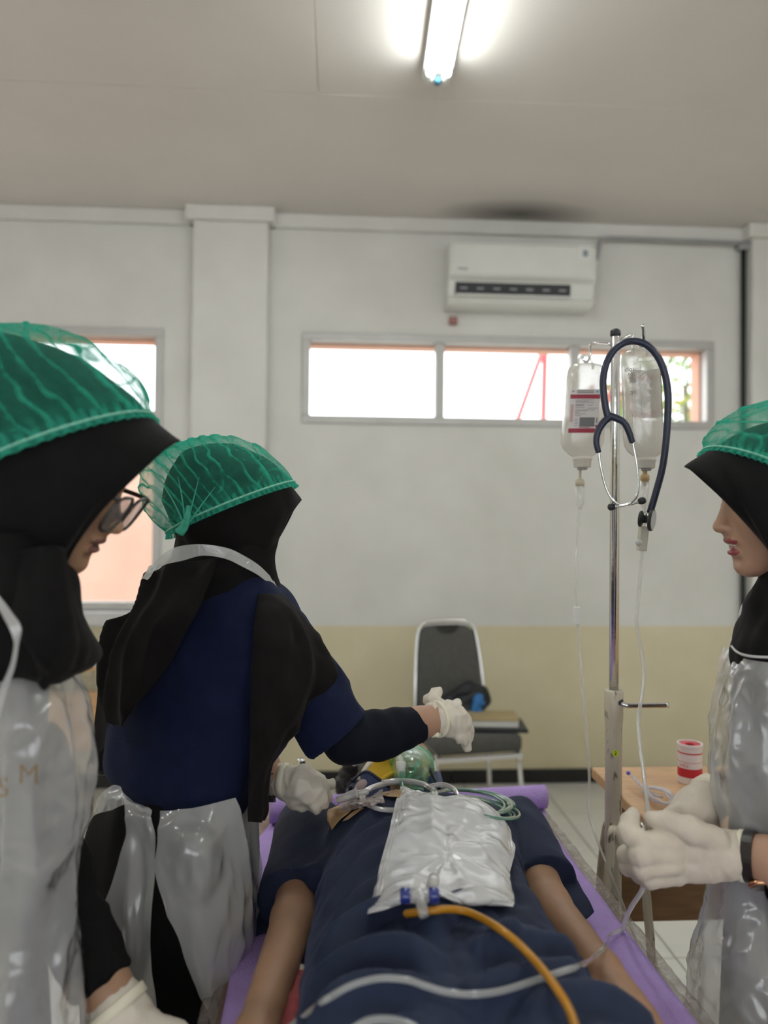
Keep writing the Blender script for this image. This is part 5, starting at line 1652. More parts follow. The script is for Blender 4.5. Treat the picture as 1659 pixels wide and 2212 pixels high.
MB().tube(np.array([P(1402, 1106, zs_), P(1398, 1118, zs_)]), 0.0045, 12).obj('stem_joint', M_CHROME, sg, smooth=True)

# ------------------------------------------------------------------ supplies on the side table
tz_ = TZ + 0.0005
tb_ = PH(1490, 1689, tz_)
tr = empty('tape_canister', tb_, 'white canister of plaster tape with a red band on the side table', 'canister')
zz = float(np.dot(tb_ - CAM, CF)); s_ = zz / FPX
hh = 84 * s_; R_ = 25 * s_
M_CAN = mat('canister_white', (0.78, 0.70, 0.70), rough=0.35, var=0.03)
M_CANRED = mat('canister_red', (0.55, 0.025, 0.04), rough=0.4, var=0.06)
MB().lathe([(R_ * 0.98, 0), (R_, 0.002), (R_, hh - 0.008), (R_ * 1.06, hh - 0.006), (R_ * 1.06, hh), (R_ * 0.92, hh), (R_ * 0.90, hh - 0.007)], tb_, Z0, 36).obj('canister_wall', M_CAN, tr, smooth=False)
MB().lathe([(R_ * 0.92, hh - 0.006), (R_ * 0.92, hh - 0.003), (R_ * 0.4, hh - 0.003), (R_ * 0.36, hh - 0.006)], tb_, Z0, 36).obj('lid', M_CANRED, tr, smooth=False)
for a, b_ in ((0.18, 0.40), (0.765, 0.80), (0.555, 0.565)):
    MB().lathe([(R_ * 1.004, hh * a), (R_ * 1.010, hh * a + 0.0003), (R_ * 1.010, hh * b_ - 0.0003), (R_ * 1.004, hh * b_)], tb_, Z0, 36).obj('red_band', M_CANRED, tr, smooth=False)
fr_ = tb_ - unit(np.array((tb_[0], tb_[1], 0))) * R_ * 1.02
text_obj('print', '7.5m', 0.010, fr_ - CR * 0.012 + Z0 * hh * 0.50 + F0 * 0.003, -CR + F0 * 0.45, -CU, M_CANRED, tr)
text_obj('print', 'N \u00ae', 0.009, fr_ + CR * 0.014 + Z0 * hh * 0.70 + F0 * 0.004, -CR - F0 * 0.5, -CU, M_CANRED, tr)
tp = empty('tubing_pack', PH(1420, 1720, tz_), 'bundle of clear white tubing on the side table', 'tubing')
M_WT = film('white_tubing', (0.80, 0.78, 0.84), opac=0.6, edge=0.4, rough=0.1, gloss=0.8, bump=0)
rsn = np.random.RandomState(7)
for k in range(4):
    pts = []
    for t in np.linspace(0, 2 * math.pi, 16):
        x_ = 1425 + (34 - 3 * k) * math.cos(t) + rsn.uniform(-3, 3)
        y_ = 1718 - (16 - k) * math.sin(t) + 10 * math.cos(t) + rsn.uniform(-2, 2)
        pts.append(PH(x_, y_, tz_ + 0.006 + 0.006 * k))
    MB().tube(crom(pts, 60), 0.0026, 8).obj('loop', M_WT, tp, smooth=True)
for dx_ in (0, 5):
    MB().tube(crom([PH(1362 + dx_, 1672 + dx_, tz_ + 0.02), PH(1378 + dx_, 1692, tz_ + 0.016), PH(1400, 1708 + dx_, tz_ + 0.012), PH(1430, 1722, tz_ + 0.012)], 30), 0.0022, 8).obj('tube_end', M_WT, tp, smooth=True)
MB().lathe([(0.003, 0), (0.0045, 0.002), (0.0045, 0.006), (0.003, 0.008)], PH(1361, 1670, tz_ + 0.022), -CR, 12).obj('tip', mat('tip_blue', (0.12, 0.10, 0.55), rough=0.4, var=0.1), tp, smooth=True)
q0, q1 = PH(1481, 1712, tz_ + 0.009), PH(1548, 1706, tz_ + 0.009)
a_ = np.array([q0, q1])
o = MB().tube(a_, 0.0085, 16).obj('black_tube', M_DARK, smooth=True)
tag(o, 'short black tube lying in front of the tape canister', 'tube')
g = sheet_pts([[PH(1478, 1722, tz_ + 0.006), PH(1492, 1712, tz_ + 0.010), PH(1510, 1708, tz_ + 0.008)], [PH(1482, 1728, tz_ + 0.004), PH(1500, 1722, tz_ + 0.010), PH(1520, 1720, tz_ + 0.008)], [PH(1495, 1735, tz_ + 0.004), PH(1512, 1730, tz_ + 0.006), PH(1530, 1728, tz_ + 0.005)]], 14, 14)
o = mesh('blue_wrapper', g.reshape(-1, 3), grid_faces(14, 14), mat('blue_film', (0.05, 0.42, 0.68), rough=0.3, var=0.1))
s__ = o.modifiers.new('thickness', 'SOLIDIFY'); s__.thickness = 0.001
tag(o, 'scrap of bright blue wrapper beside the black tube', 'wrapper')
o = MB().tube(crom([PH(1531, 1688, tz_ + 0.005), PH(1536, 1674, tz_ + 0.006), PH(1548, 1664, tz_ + 0.006), PH(1570, 1662, tz_ + 0.006), PH(1590, 1675, tz_ + 0.005), PH(1560, 1690, tz_ + 0.005), PH(1541, 1684, tz_ + 0.005)], 50), 0.0036, 10).obj('beige_hose', mat('beige_hose', (0.62, 0.46, 0.26), rough=0.4, var=0.05), smooth=True)
tag(o, 'loop of beige rubber hose on the side table', 'hose')

# =================================================================== the three women
M_HIJAB = mat('black_scarf', (0.0052, 0.0047, 0.0050), rough=0.85, var=0.25, vscale=30, bump=0.25, bscale=700, spec=0.2, sheen=0.06)
M_HIJAB.node_tree.nodes['Principled BSDF'].inputs['Sheen Tint'].default_value = (1, 0.92, 0.92, 1)
M_HIJAB2 = mat('warm_black_scarf', (0.0065, 0.0052, 0.0052), rough=0.85, var=0.25, vscale=30, bump=0.25, bscale=700, spec=0.18, sheen=0.03)
M_HIJAB2.node_tree.nodes['Principled BSDF'].inputs['Sheen Tint'].default_value = (1, 0.88, 0.86, 1)
M_SHEER = film('sheer_scarf_hem', (0.03, 0.026, 0.026), opac=0.62, edge=0.35, rough=0.6, gloss=0.0, bump=0.3, bscale=300, transl=0.3)
M_NAVYW = mat('navy_jersey', (0.0045, 0.0085, 0.034), rough=0.85, var=0.15, vscale=40, bump=0.3, bscale=600, sheen=0.06, spec=0.25)
M_SKIRT = mat('black_skirt', (0.005, 0.0045, 0.0046), rough=0.9, var=0.2, vscale=30, bump=0.2, bscale=400, spec=0.2)
M_APRON = film('apron_film', (0.80, 0.80, 0.80), opac=0.54, edge=0.40, rough=0.17, gloss=1.5, bump=0.9, bscale=10, stretch=(1, 1, 0.55), transl=0.45, ridged=True)
M_GLOVE = mat('latex_glove', (0.60, 0.53, 0.44), rough=0.5, var=0.1, vscale=25, bump=0.12, bscale=60, sss=0.15)
M_GLOVEW = mat('loose_glove', (0.66, 0.60, 0.51), rough=0.42, var=0.08, vscale=30, bump=0.15, bscale=40, sss=0.15)
M_CUFF = mat('glove_cuff', (0.78, 0.73, 0.58), rough=0.5, var=0.05)
M_LIPS = mat('red_lips', (0.28, 0.055, 0.06), rough=0.35, var=0.1)
M_LIPSN = mat('natural_lips', (0.20, 0.085, 0.07), rough=0.4, var=0.1)
M_BROW = mat('brow_hair', (0.02, 0.013, 0.010), rough=0.7, var=0.3)
M_CAP = film('cap_nonwoven', (0.06, 0.52, 0.36), opac=0.20, edge=0.66, rough=0.6, gloss=0.0, bump=0.35, bscale=110, attr='pleat', transl=0.45)


def head_frame(nose, chin, z, fwd, scale=None, turn=0.0):
    """axes and origin of a head in profile from where nose tip and chin sit"""
    N_, C_ = P(*nose, z), P(*chin, z)
    d = N_ - C_
    dx, dy = np.dot(d, CR) * fwd, np.dot(d, CU)
    lf, lu = 0.119 - 0.082, -0.027 + 0.104
    ang = math.atan2(dy, dx) - math.atan2(lu, lf)
    s = math.hypot(dx, dy) / math.hypot(lf, lu) if scale is None else scale
    F_ = (CR * fwd) * math.cos(ang) + CU * math.sin(ang)
    U_ = -(CR * fwd) * math.sin(ang) + CU * math.cos(ang)
    c = N_ - s * (F_ * 0.119 + U_ * -0.027)
    return c, F_, U_, np.cross(U_, F_), s


def head_mesh(fr, h, mouth=0.0, extra=None, skin=None, lips=None):
    c, F_, U_, S_, s = fr
    corners = [c + F_ * a * s + U_ * b * s + S_ * d * s for a in (-.13, .14) for b in (-.19, .145) for d in (-.105, .105)]
    v, f = blob(lambda p: head_field(p, c, F_, U_, S_, s, mouth, True), *bounds(corners, 0.0), h)
    q = (v - c) / s
    a, b, d = q @ F_, q @ U_, np.abs(q @ S_)
    fa, fb, fd = a[f].mean(1), b[f].mean(1), d[f].mean(1)
    mi = np.zeros(len(f), int)
    lipm = (((fb + 0.0520 - mouth * 0.4) / 0.0058) ** 2 + (fd / 0.022) ** 2 < 1) | (((fb + 0.0640 + mouth) / 0.0066) ** 2 + (fd / 0.019) ** 2 < 1)
    mi[lipm & (fa > 0.085)] = 1
    brow = (np.abs(fb - 0.034 - 0.12 * (fd - 0.03) * (fd < 0.045)) < 0.0038) & (fd > 0.012) & (fd < 0.052) & (fa > 0.06)
    lash = (np.abs(fb - 0.0005) < 0.0022) & (np.abs(fd - 0.031) < 0.0165) & (fa > 0.07)
    mi[brow | lash] = 2
    return v, f, mi


def person_body(par, fr, h, mouth, skin, lips, limbs, hl=0.006):
    """head and bare limbs in one mesh"""
    v, f, mi = head_mesh(fr, h, mouth)
    vs, fs, ms = [v], [f], [mi]
    n_ = len(v)
    for pts, rad in limbs:
        a, b_ = blob(lambda p: chain(p, pts, rad, 0.007), *bounds(pts, max(rad) + 0.02), hl)
        vs.append(a); fs.append(b_ + n_); ms.append(np.zeros(len(b_), int)); n_ += len(a)
    return mesh('body', np.concatenate(vs), np.concatenate(fs), [skin, lips, M_BROW], par, mi=np.concatenate(ms))


def cap_obj(par, front, back, z, hgt, hd, skew, seed, phi, spacing, ruffle=14, front_tuck=0.0):
    A_, B_ = P(*front, z), P(*back, z)
    c, ah = (A_ + B_) / 2, (A_ - B_) / 2
    N_ = unit(np.cross(CF, ah))
    if np.dot(N_, CU) < 0: N_ = -N_
    H_ = hgt * z / FPX
    L_ = np.linalg.norm(ah)
    ad = ah / L_
    nv, nu_ = 190, 400
    a = np.linspace(0, 2 * math.pi, nu_, endpoint=False)
    g_, pl_ = [], []
    rf = ruffle * z / FPX
    rows = [-1.0, -0.7, -0.4, -0.15, 0.0] + list(np.linspace(0.012, 1, nv - 5))
    for t in rows:
        if t <= 0:
            rho = 1.0 + 0.02 * (-t)
            hh_ = t * rf
        else:
            ss = t * math.pi / 2
            rho = math.cos(ss) ** 0.85 * (1.0 + 0.07 * math.sin(min(1, t * 5) * math.pi / 2))
            hh_ = H_ * math.sin(ss)
        fr_ = max(0, hh_ / H_)
        ring_ = c + (np.cos(a)[:, None] * ah + np.sin(a)[:, None] * CF * hd) * rho + N_ * hh_ - ah * skew * fr_
        out = unit(np.zeros(3) + N_ * 0.0 + 1e-9)
        od = np.cos(a)[:, None] * ad + np.sin(a)[:, None] * CF
        if t <= 0:
            wv = np.sin(a * 62 + 2 * np.sin(a * 7)) * (0.0035 * (-t) + 0.0006)
            ring_ = ring_ + od * wv[:, None]
            p_ = 0.55 + 0.4 * (np.sin(a * 62 + 2 * np.sin(a * 7)) > 0.2) + (0.5 if abs(t + 0.15) < 0.05 else 0)
        else:
            X = (ring_ - c) @ ad
            Y = (ring_ - c) @ N_
            s1 = (Y * math.cos(phi) + X * math.sin(phi)) / spacing
            s1 = s1 + 0.28 * wob(ring_, 7, seed) + 0.10 * wob(ring_, 26, seed + 1)
            rdg = np.exp(-((s1 - np.floor(s1) - 0.5) / 0.085) ** 2)
            brk = np.clip(0.5 + 0.9 * wob(ring_, 14, seed + 2), 0, 1)
            s2 = (Y * math.sin(phi * 0.6) - X * math.cos(phi)) / (spacing * 2.3) + 0.4 * wob(ring_, 10, seed + 4)
            rdg2 = np.exp(-((s2 - np.floor(s2) - 0.5) / 0.045) ** 2) * 0.7 * np.clip(wob(ring_, 8, seed + 5), 0, 1)
            fine = 0.18 * np.clip(wob(ring_, 60, seed + 3), 0, 1)
            near = math.exp(-t / 0.05)
            gath = near * (np.sin(a * 62 + 2 * np.sin(a * 7)) > 0) * 0.6
            topm = np.clip((fr_ - 0.75) * 2.5, 0, 0.5)
            p_ = np.clip(rdg * (0.5 + 0.55 * brk) + rdg2 + fine + gath + 0.35 * near + topm, 0, 1.3)
            nrm_ = unit(N_) * fr_ + od * math.sqrt(max(0, 1 - fr_ * fr_))
            amp = 0.0028 * rdg + 0.004 * wob(ring_, 6, seed + 6) * min(1, t * 6)
            ring_ = ring_ + nrm_ * np.asarray(amp)[:, None]
        g_.append(ring_)
        pl_.append(np.broadcast_to(p_, (nu_,)))
    g_, pl_ = np.stack(g_), np.stack(pl_)
    o = mesh('bouffant_cap', g_.reshape(-1, 3), grid_faces(len(rows), nu_, True) + [tuple(range((len(rows) - 1) * nu_, len(rows) * nu_))], M_CAP, par, attr=('pleat', pl_.reshape(-1)))
    band = c + (np.cos(a)[:, None] * ah + np.sin(a)[:, None] * CF * hd) * 1.012
    v, f = tube_vf(band, 0.0017, 6, closed=True)
    mesh('elastic', v, f, mat('cap_elastic', (0.22, 0.55, 0.42), rough=0.7, var=0.3, vscale=400), o)
    return o


def scarf_folds(seed, amp=0.004, fr_=7, an=(1, 1, 0.25)):
    def f_(g_):
        return amp * (1 - 2 * np.abs(wob(g_, fr_, seed, aniso=an))) + amp * 0.4 * wob(g_, fr_ * 2.7, seed + 1, aniso=an)
    return f_


def film_folds(seed, amp=0.006, fr_=5, an=(1, 1, 0.4)):
    def f_(g_):
        return amp * (1 - 1.6 * np.sqrt(wob(g_, fr_, seed, aniso=an) ** 2 + 0.05)) + amp * 0.35 * (1 - 2 * np.sqrt(wob(g_, fr_ * 2.2, seed + 1, aniso=an) ** 2 + 0.02)) + amp * 0.10 * (1 - 2 * np.sqrt(wob(g_, fr_ * 4, seed + 2) ** 2 + 0.01))
    return f_


def glove(par, name, pieces, h=0.0035, disp=0.0009, seed=3, material=None, k=0.0035):
    allp = [q for pts, _ in pieces for q in pts]
    mr = max(max(r) for _, r in pieces)

    def fld(p):
        d = None
        for i, (pts, rad) in enumerate(pieces):
            c_ = chain(p, pts, rad, 0.006)
            d = c_ if d is None else smin(d, c_, k)
        return d
    v, f = blob(fld, *bounds(allp, mr + 0.012), h, lambda q: 0.5 * disp * (1 - 2 * np.abs(wob(q, 22, seed))) + 0.45 * disp * (1 - 2 * np.abs(wob(q, 55, seed + 1, 5, (1.0, 0.5, 0.3)))))
    return mesh(name, v, f, material or M_GLOVE, par)


def pz(lst):
    return [P(*q) for q in lst]


def ring_cuff(par, c, ax, r, w_, material, name, sy=1.0, ref=(0, 0, 1)):
    MB().lathe([(r, -w_), (r * 1.04, -w_ * 0.8), (r * 1.04, w_ * 0.8), (r, w_)], c, ax, 32, 1.0, sy, ref).obj(name, material, par, smooth=True)


# ------------------------------------------------------------------ woman with glasses, left foreground
w1 = empty('person', (P(0, 1700, 1.0)[0], P(0, 1700, 1.0)[1], 0), 'woman with glasses and green cap bending over at the left edge', 'person', 'people in the exercise')
fr1 = head_frame((264, 1147), (166, 1238), 0.98, 1)
A1W = pz([(60, 1640, 1.03), (110, 1900, 1.05), (228, 2135, 1.0), (262, 2195, 0.99)])
person_body(w1, fr1, 0.0028, 0.0, M_SKIN, M_LIPSN, [(A1W, (0.045, 0.042, 0.033, 0.032)), (pz([(0, 1250, 1.0), (-10, 1420, 1.0), (-30, 1900, 1.0)]), (0.035, 0.042, 0.06))])
hood('scarf_hood', [(391, 949, 156, 1246, 0.98, 0.070, -40, -8), (372, 936, 140, 1250, 0.98, 0.078, -36, -8), (330, 903, 112, 1262, 0.98, 0.090, -20, 0), (283, 852, 85, 1275, 0.98, 0.100, -10, 0), (200, 792, 40, 1290, 0.98, 0.106, 0, 0), (70, 733, -10, 1300, 0.98, 0.108, 0, 0), (-60, 722, -60, 1290, 0.98, 0.105, 0, 0), (-145, 800, -110, 1220, 0.98, 0.085, 0, 0), (-160, 1000, -140, 1120, 0.98, 0.04, 0, 0)], M_HIJAB, w1, disp=lambda g_: 0.0015 * wob(g_, 9, 3))
px_loft('scarf_neck', [(1150, -130, 120, 0.97, 0.10), (1200, -135, 138, 0.97, 0.10), (1250, -140, 160, 0.97, 0.105), (1300, -150, 168, 0.97, 0.11), (1335, -155, 176, 0.97, 0.115), (1370, -158, 192, 0.97, 0.12), (1405, -160, 206, 0.97, 0.12), (1420, -160, 204, 0.97, 0.118), (1434, -160, 186, 0.97, 0.112)], M_HIJAB, w1, disp=scarf_folds(51, 0.005, 8), cap=False, thick=0.003)
px_sheet('scarf_drape', [[(-60, 1200, 0.88), (0, 1190, 0.865), (60, 1180, 0.865), (110, 1180, 0.87), (136, 1190, 0.895)],
                         [(-70, 1270, 0.86), (0, 1290, 0.845), (60, 1290, 0.845), (120, 1280, 0.86), (158, 1270, 0.90)],
                         [(-60, 1320, 0.85), (15, 1345, 0.835), (75, 1370, 0.832), (140, 1350, 0.86), (184, 1340, 0.91)],
                         [(-40, 1340, 0.85), (40, 1380, 0.83), (88, 1430, 0.828), (150, 1400, 0.86), (204, 1395, 0.92)],
                         [(-20, 1345, 0.85), (62, 1405, 0.83), (102, 1490, 0.83), (146, 1452, 0.865), (205, 1416, 0.925)]], M_HIJAB, w1, 60, 60, scarf_folds(55, 0.006, 9, (1, 1, 0.2)), 0.003)
cap_obj(w1, (322, 893), (-172, 1118), 0.975, 318, 0.128, 0.16, 11, 1.22, 0.0225, 15)
# tunic, apron, skirt
T1 = [(1290, -150, 40, 1.0, 0.09), (1340, -170, 90, 1.0, 0.11), (1450, -175, 105, 1.0, 0.115), (1600, -170, 100, 1.0, 0.115), (1750, -165, 85, 1.0, 0.11), (1900, -170, 80, 1.0, 0.115), (2050, -190, 95, 1.0, 0.125)]
px_loft('tunic', T1, M_SKIRT, w1, disp=scarf_folds(60, 0.002, 6))
px_loft('skirt', [(1880, -165, 80, 1.0, 0.112), (2050, -190, 95, 1.0, 0.12), (2300, -205, 110, 1.0, 0.125), (2800, -220, 125, 1.0, 0.13), (3340, -250, 150, 1.0, 0.15)], M_SKIRT, w1, disp=scarf_folds(62, 0.003, 6, (1, 1, 0.08)))
ap1 = [(1395, -120, 120, 1.0, 0.12), (1440, -150, 150, 1.0, 0.14), (1480, -160, 174, 1.0, 0.15), (1520, -165, 187, 1.0, 0.155), (1600, -170, 196, 1.0, 0.155), (1700, -172, 197, 1.0, 0.155), (1760, -172, 188, 1.0, 0.15), (1815, -170, 174, 1.0, 0.145), (1920, -174, 165, 1.0, 0.15), (2000, -185, 170, 1.0, 0.155), (2100, -195, 181, 1.0, 0.16), (2212, -205, 184, 1.0, 0.165), (2400, -225, 192, 1.0, 0.17), (2900, -250, 205, 1.0, 0.18)]
apr1 = px_loft('apron', ap1, M_APRON, w1, n=150, m=170, th=(160, 366), disp=film_folds(71, 0.010, 6, (1, 1, 0.35)))
px_sheet('apron_strap', [[(-30, 1262, 0.835), (0, 1290, 0.825), (25, 1322, 0.82), (46, 1356, 0.818), (40, 1395, 0.82), (22, 1470, 0.825), (-5, 1560, 0.84)],
                         [(-30, 1285, 0.83), (-5, 1312, 0.82), (12, 1342, 0.815), (26, 1372, 0.813), (28, 1400, 0.815), (8, 1470, 0.82), (-25, 1560, 0.835)]], film('apron_doubled', (0.80, 0.80, 0.80), opac=0.72, edge=0.28, rough=0.2, gloss=1.6, bump=0.4, bscale=14, transl=0.4), w1, 10, 60, lambda g_: 0.002 * wob(g_, 20, 5), 0.0)
# blurred golden print on the chest
M_GOLD = film('gold_print', (0.50, 0.30, 0.10), opac=0.5, edge=0.3, rough=0.4, gloss=0.2, bump=0.5, bscale=120)
_bv = BVHTree.FromPolygons([q.co + Vector(WL[apr1]) for q in apr1.data.vertices], [tuple(p.vertices) for p in apr1.data.polygons])
for t, x_, y_ in (('M', 62, 1675), ('S', 5, 1703)):
    v, f = text_mesh(t, 1.0, 0.0)
    w__ = []
    for q in v:
        rr3 = ray(x_ + q[0] * 62, y_ - q[1] * 62)
        h_ = _bv.ray_cast(Vector(CAM), Vector(rr3))
        d_ = float(np.dot(np.array(h_[0]) - CAM, CF)) if h_[0] is not None else 0.85
        w__.append(CAM + rr3 * (d_ - 0.002))
    mesh('chest_print', w__, f, M_GOLD, apr1, smooth=False)
# far sleeve and gloved hand at the bottom
v, f = blob(lambda p: np.maximum(chain(p, A1W[:3], (0.052, 0.050, 0.040), 0.02), (p - P(224, 2125, 1.0)) @ unit(A1W[3] - P(200, 2080, 1.01))), *bounds(A1W[:3], 0.07), 0.006, lambda q: 0.003 * (1 - 2 * np.abs(wob(q, 14, 6))))
mesh('sleeve', v, f, M_SKIRT, w1)
hd = unit(A1W[3] - A1W[2])
w_ = A1W[3]
sd = unit(np.cross(hd, CF))
if np.dot(sd, CR) < 0: sd = -sd
pc1 = [([w_ - hd * 0.012, w_ + hd * 0.03, w_ + hd * 0.075], (0.037, 0.038, 0.036))]
for k, (off, ln) in enumerate(((-0.030, 0.055), (-0.010, 0.07), (0.010, 0.072), (0.029, 0.062))):
    b0 = w_ + hd * 0.08 + sd * off
    pc1.append(([b0, b0 + hd * ln * 0.55 + CF * 0.004, b0 + hd * ln + CF * 0.02], (0.0125, 0.011, 0.009)))
t0_ = w_ + hd * 0.03 + sd * 0.03
pc1.append(([t0_, t0_ + hd * 0.03 + sd * 0.024, t0_ + hd * 0.06 + sd * 0.026], (0.015, 0.0125, 0.010)))
gl = glove(w1, 'glove', pc1, 0.004, 0.0014, 9, M_GLOVEW)
ring_cuff(gl, w_ - hd * 0.012, hd, 0.0395, 0.007, M_CUFF, 'glove_cuff')
# spectacles
c, F_, U_, S_, s = fr1


def LH(a, b, d, fr_=fr1):
    return fr_[0] + fr_[4] * (fr_[1] * a + fr_[2] * b + fr_[3] * d)


gs = empty('spectacles', LH(0.115, 0.01, 0), 'dark rimmed spectacles on the woman at the left edge', 'glasses')
M_FRAME = mat('spectacle_frame', (0.035, 0.028, 0.025), rough=0.25, coat=0.4, var=0.1)
M_LENS = film('spectacle_lens', (0.55, 0.55, 0.53), opac=0.34, edge=0.5, rough=0.03, gloss=2.5, bump=0)  # grey opacity of the lens stands in for a reflection
for sg_ in (-1, 1):
    ctr = np.array((0.1155, -0.004, sg_ * 0.034))
    loop = []
    for t in np.linspace(0, 2 * math.pi, 28, endpoint=False):
        dd = 0.029 * math.copysign(abs(math.cos(t)) ** 0.7, math.cos(t))
        uu_ = 0.0265 * math.copysign(abs(math.sin(t)) ** 0.7, math.sin(t))
        loop.append(LH(ctr[0] + uu_ * 0.28 - 0.10 * abs(dd) * (1 if dd * sg_ > 0 else 0.2), ctr[1] + uu_, ctr[2] + dd))
    v, f = tube_vf(np.array(loop), 0.0022, 8, closed=True)
    mesh('rim', v, f, M_FRAME, gs)
    lc = np.mean(loop, 0)
    vv_ = np.vstack([np.array(loop), lc + F_ * 0.002])
    mesh('lens', vv_, [(i, (i + 1) % 28, 28) for i in range(28)], M_LENS, gs)
    MB().tube(crom([LH(0.119, 0.018, sg_ * 0.063), LH(0.108, 0.020, sg_ * 0.069), LH(0.06, 0.018, sg_ * 0.074), LH(-0.005, 0.012, sg_ * 0.078)], 14), 0.0034, 8).obj('temple_arm', M_FRAME, gs, smooth=True)
    MB().tube(crom([LH(0.112, -0.006, sg_ * 0.010), LH(0.106, -0.008, sg_ * 0.011)], 4), 0.003, 8).obj('nose_pad', M_LENS, gs, smooth=True)
MB().tube(crom([LH(0.117, 0.004, -0.006), LH(0.119, 0.006, 0), LH(0.117, 0.004, 0.006)], 8), 0.0018, 8).obj('bridge', M_FRAME, gs, smooth=True)

# ------------------------------------------------------------------ woman reaching across, seen from behind
w2 = empty('person', (P(400, 1700, 1.33)[0], P(400, 1700, 1.33)[1], 0), 'woman in navy shirt seen from behind reaching over the patient', 'person', 'people in the exercise')
c2 = P(492, 1118, 1.37)
F2 = unit(CR * 0.78 + CF * 0.52 - CU * 0.34)
U2 = unit(CU - F2 * np.dot(CU, F2) + 0 * CR)
fr2 = (c2, F2, U2, np.cross(U2, F2), 0.9)
W2A = pz([(602, 1410, 1.38), (742, 1592, 1.40), (905, 1562, 1.47), (948, 1552, 1.50)])
W2B = pz([(560, 1400, 1.42), (545, 1600, 1.46), (585, 1684, 1.45), (618, 1688, 1.44)])
person_body(w2, fr2, 0.004, 0.0, M_SKINP, M_LIPSN, [(W2A, (0.045, 0.038, 0.031, 0.029)), (W2B, (0.045, 0.035, 0.029, 0.028)), (pz([(500, 1180, 1.36), (470, 1350, 1.35), (400, 1700, 1.33)]), (0.045, 0.06, 0.07))])
hood('scarf_hood', [(652, 1080, 588, 1226, 1.40, 0.060, -12, 0), (646, 1070, 578, 1232, 1.395, 0.072, -8, 0), (628, 1045, 560, 1240, 1.385, 0.085, 0, 0), (594, 1006, 530, 1245, 1.375, 0.095, 0, 0), (535, 972, 490, 1245, 1.365, 0.102, 0, 0), (462, 957, 450, 1235, 1.36, 0.102, 0, 0), (400, 975, 415, 1215, 1.36, 0.092, 0, 0), (366, 1022, 390, 1175, 1.36, 0.070, 0, 0), (350, 1080, 372, 1130, 1.36, 0.03, 0, 0)], M_HIJAB2, w2, disp=scarf_folds(80, 0.0018, 10, (1, 1, .4)))
px_loft('scarf_neck', [(1120, 392, 600, 1.36, 0.075), (1160, 382, 600, 1.36, 0.075), (1200, 372, 592, 1.36, 0.08), (1235, 350, 596, 1.36, 0.085), (1270, 330, 606, 1.36, 0.092), (1300, 318, 618, 1.36, 0.095)], M_HIJAB2, w2, disp=scarf_folds(82, 0.003, 9, (1, 1, .3)), cap=False, thick=0.003)
cap_obj(w2, (634, 1040), (366, 1152), 1.36, 176, 0.122, 0.36, 31, 1.25, 0.019, 12)
MB().tube(crom(pz([(408, 1092, 1.232), (404, 1120, 1.232), (398, 1138, 1.236), (388, 1150, 1.24)]), 16), np.linspace(0.004, 0.0085, 16), 10).obj('cap_gather', mat('cap_green_knot', (0.05, 0.40, 0.27), rough=0.7, var=0.2, vscale=80, bump=0.6, bscale=60), w2, smooth=True)
for ang_ in (-34, -12, 16, 40):
    a_ = math.radians(ang_)
    MB().tube(crom([P(402 + 8 * math.sin(a_), 1132, 1.235), P(404 + 50 * math.sin(a_), 1132 - 55 * math.cos(a_), 1.228), P(404 + 95 * math.sin(a_), 1132 - 105 * math.cos(a_), 1.238)], 14), np.linspace(0.0018, 0.0004, 14), 6).obj('cap_pleat', M_CAP if False else MATS['cap_green_knot'], w2, smooth=True)
T2 = [(1222, 440, 560, 1.36, 0.055), (1245, 400, 600, 1.36, 0.085), (1285, 352, 632, 1.355, 0.105), (1340, 318, 655, 1.35, 0.115), (1400, 288, 662, 1.35, 0.12), (1480, 258, 652, 1.345, 0.125), (1560, 238, 634, 1.34, 0.125), (1620, 226, 600, 1.335, 0.125), (1660, 226, 580, 1.33, 0.125), (1700, 246, 560, 1.33, 0.122), (1726, 266, 545, 1.33, 0.118), (1738, 284, 532, 1.33, 0.112), (1744, 310, 512, 1.33, 0.10)]
px_loft('shirt', T2, M_NAVYW, w2, n=90, m=90, disp=lambda g_: 0.006 * (1 - 2 * np.abs(wob(g_ + 0.25 * g_[..., [2, 0, 1]], 4.5, 90, 6, (1, 1, 0.45)))) + 0.003 * wob(g_, 11, 92))
# sleeve and undersleeve
SH2, CF2 = P(604, 1375, 1.37), P(728, 1585, 1.395)
sx2 = unit(CF2 - SH2)
cutn = unit(P(795, 1540, 1.39) - P(660, 1634, 1.39))
cutn = unit(np.cross(CF, cutn)) * -1
if np.dot(cutn, sx2) < 0: cutn = -cutn
v, f = blob(lambda p: np.maximum(chain(p, (SH2, P(660, 1480, 1.38), CF2 + sx2 * 0.07), (0.056, 0.066, 0.066), 0.02), (p - CF2) @ cutn), *bounds([SH2, CF2], 0.13), 0.006, lambda q: 0.003 * wob(q, 9, 95) + 0.0025 * (1 - 2 * np.abs(wob(q, 10, 96))))
mesh('sleeve', v, f, M_NAVYW, w2)
UE = unit(W2A[2] - W2A[1])
UC = P(908, 1562, 1.472)
v, f = blob(lambda p: np.maximum(chain(p, (P(700, 1540, 1.39), P(752, 1592, 1.405), P(820, 1588, 1.43), P(860, 1576, 1.45), UC + UE * 0.04), (0.046, 0.046, 0.044, 0.038, 0.029), 0.015), (p - UC) @ UE), *bounds([P(690, 1530, 1.38), UC, P(760, 1640, 1.4)], 0.06), 0.005, lambda q: 0.0012 * wob(q, 20, 97))
us = mesh('undersleeve', v, f, mat('black_jersey', (0.004, 0.005, 0.011), rough=0.8, var=0.2, vscale=40, bump=0.2, bscale=600, spec=0.2), w2)
ring_cuff(us, UC - UE * 0.006, UE, 0.0315, 0.007, MATS['black_jersey'], 'cuff_hem')
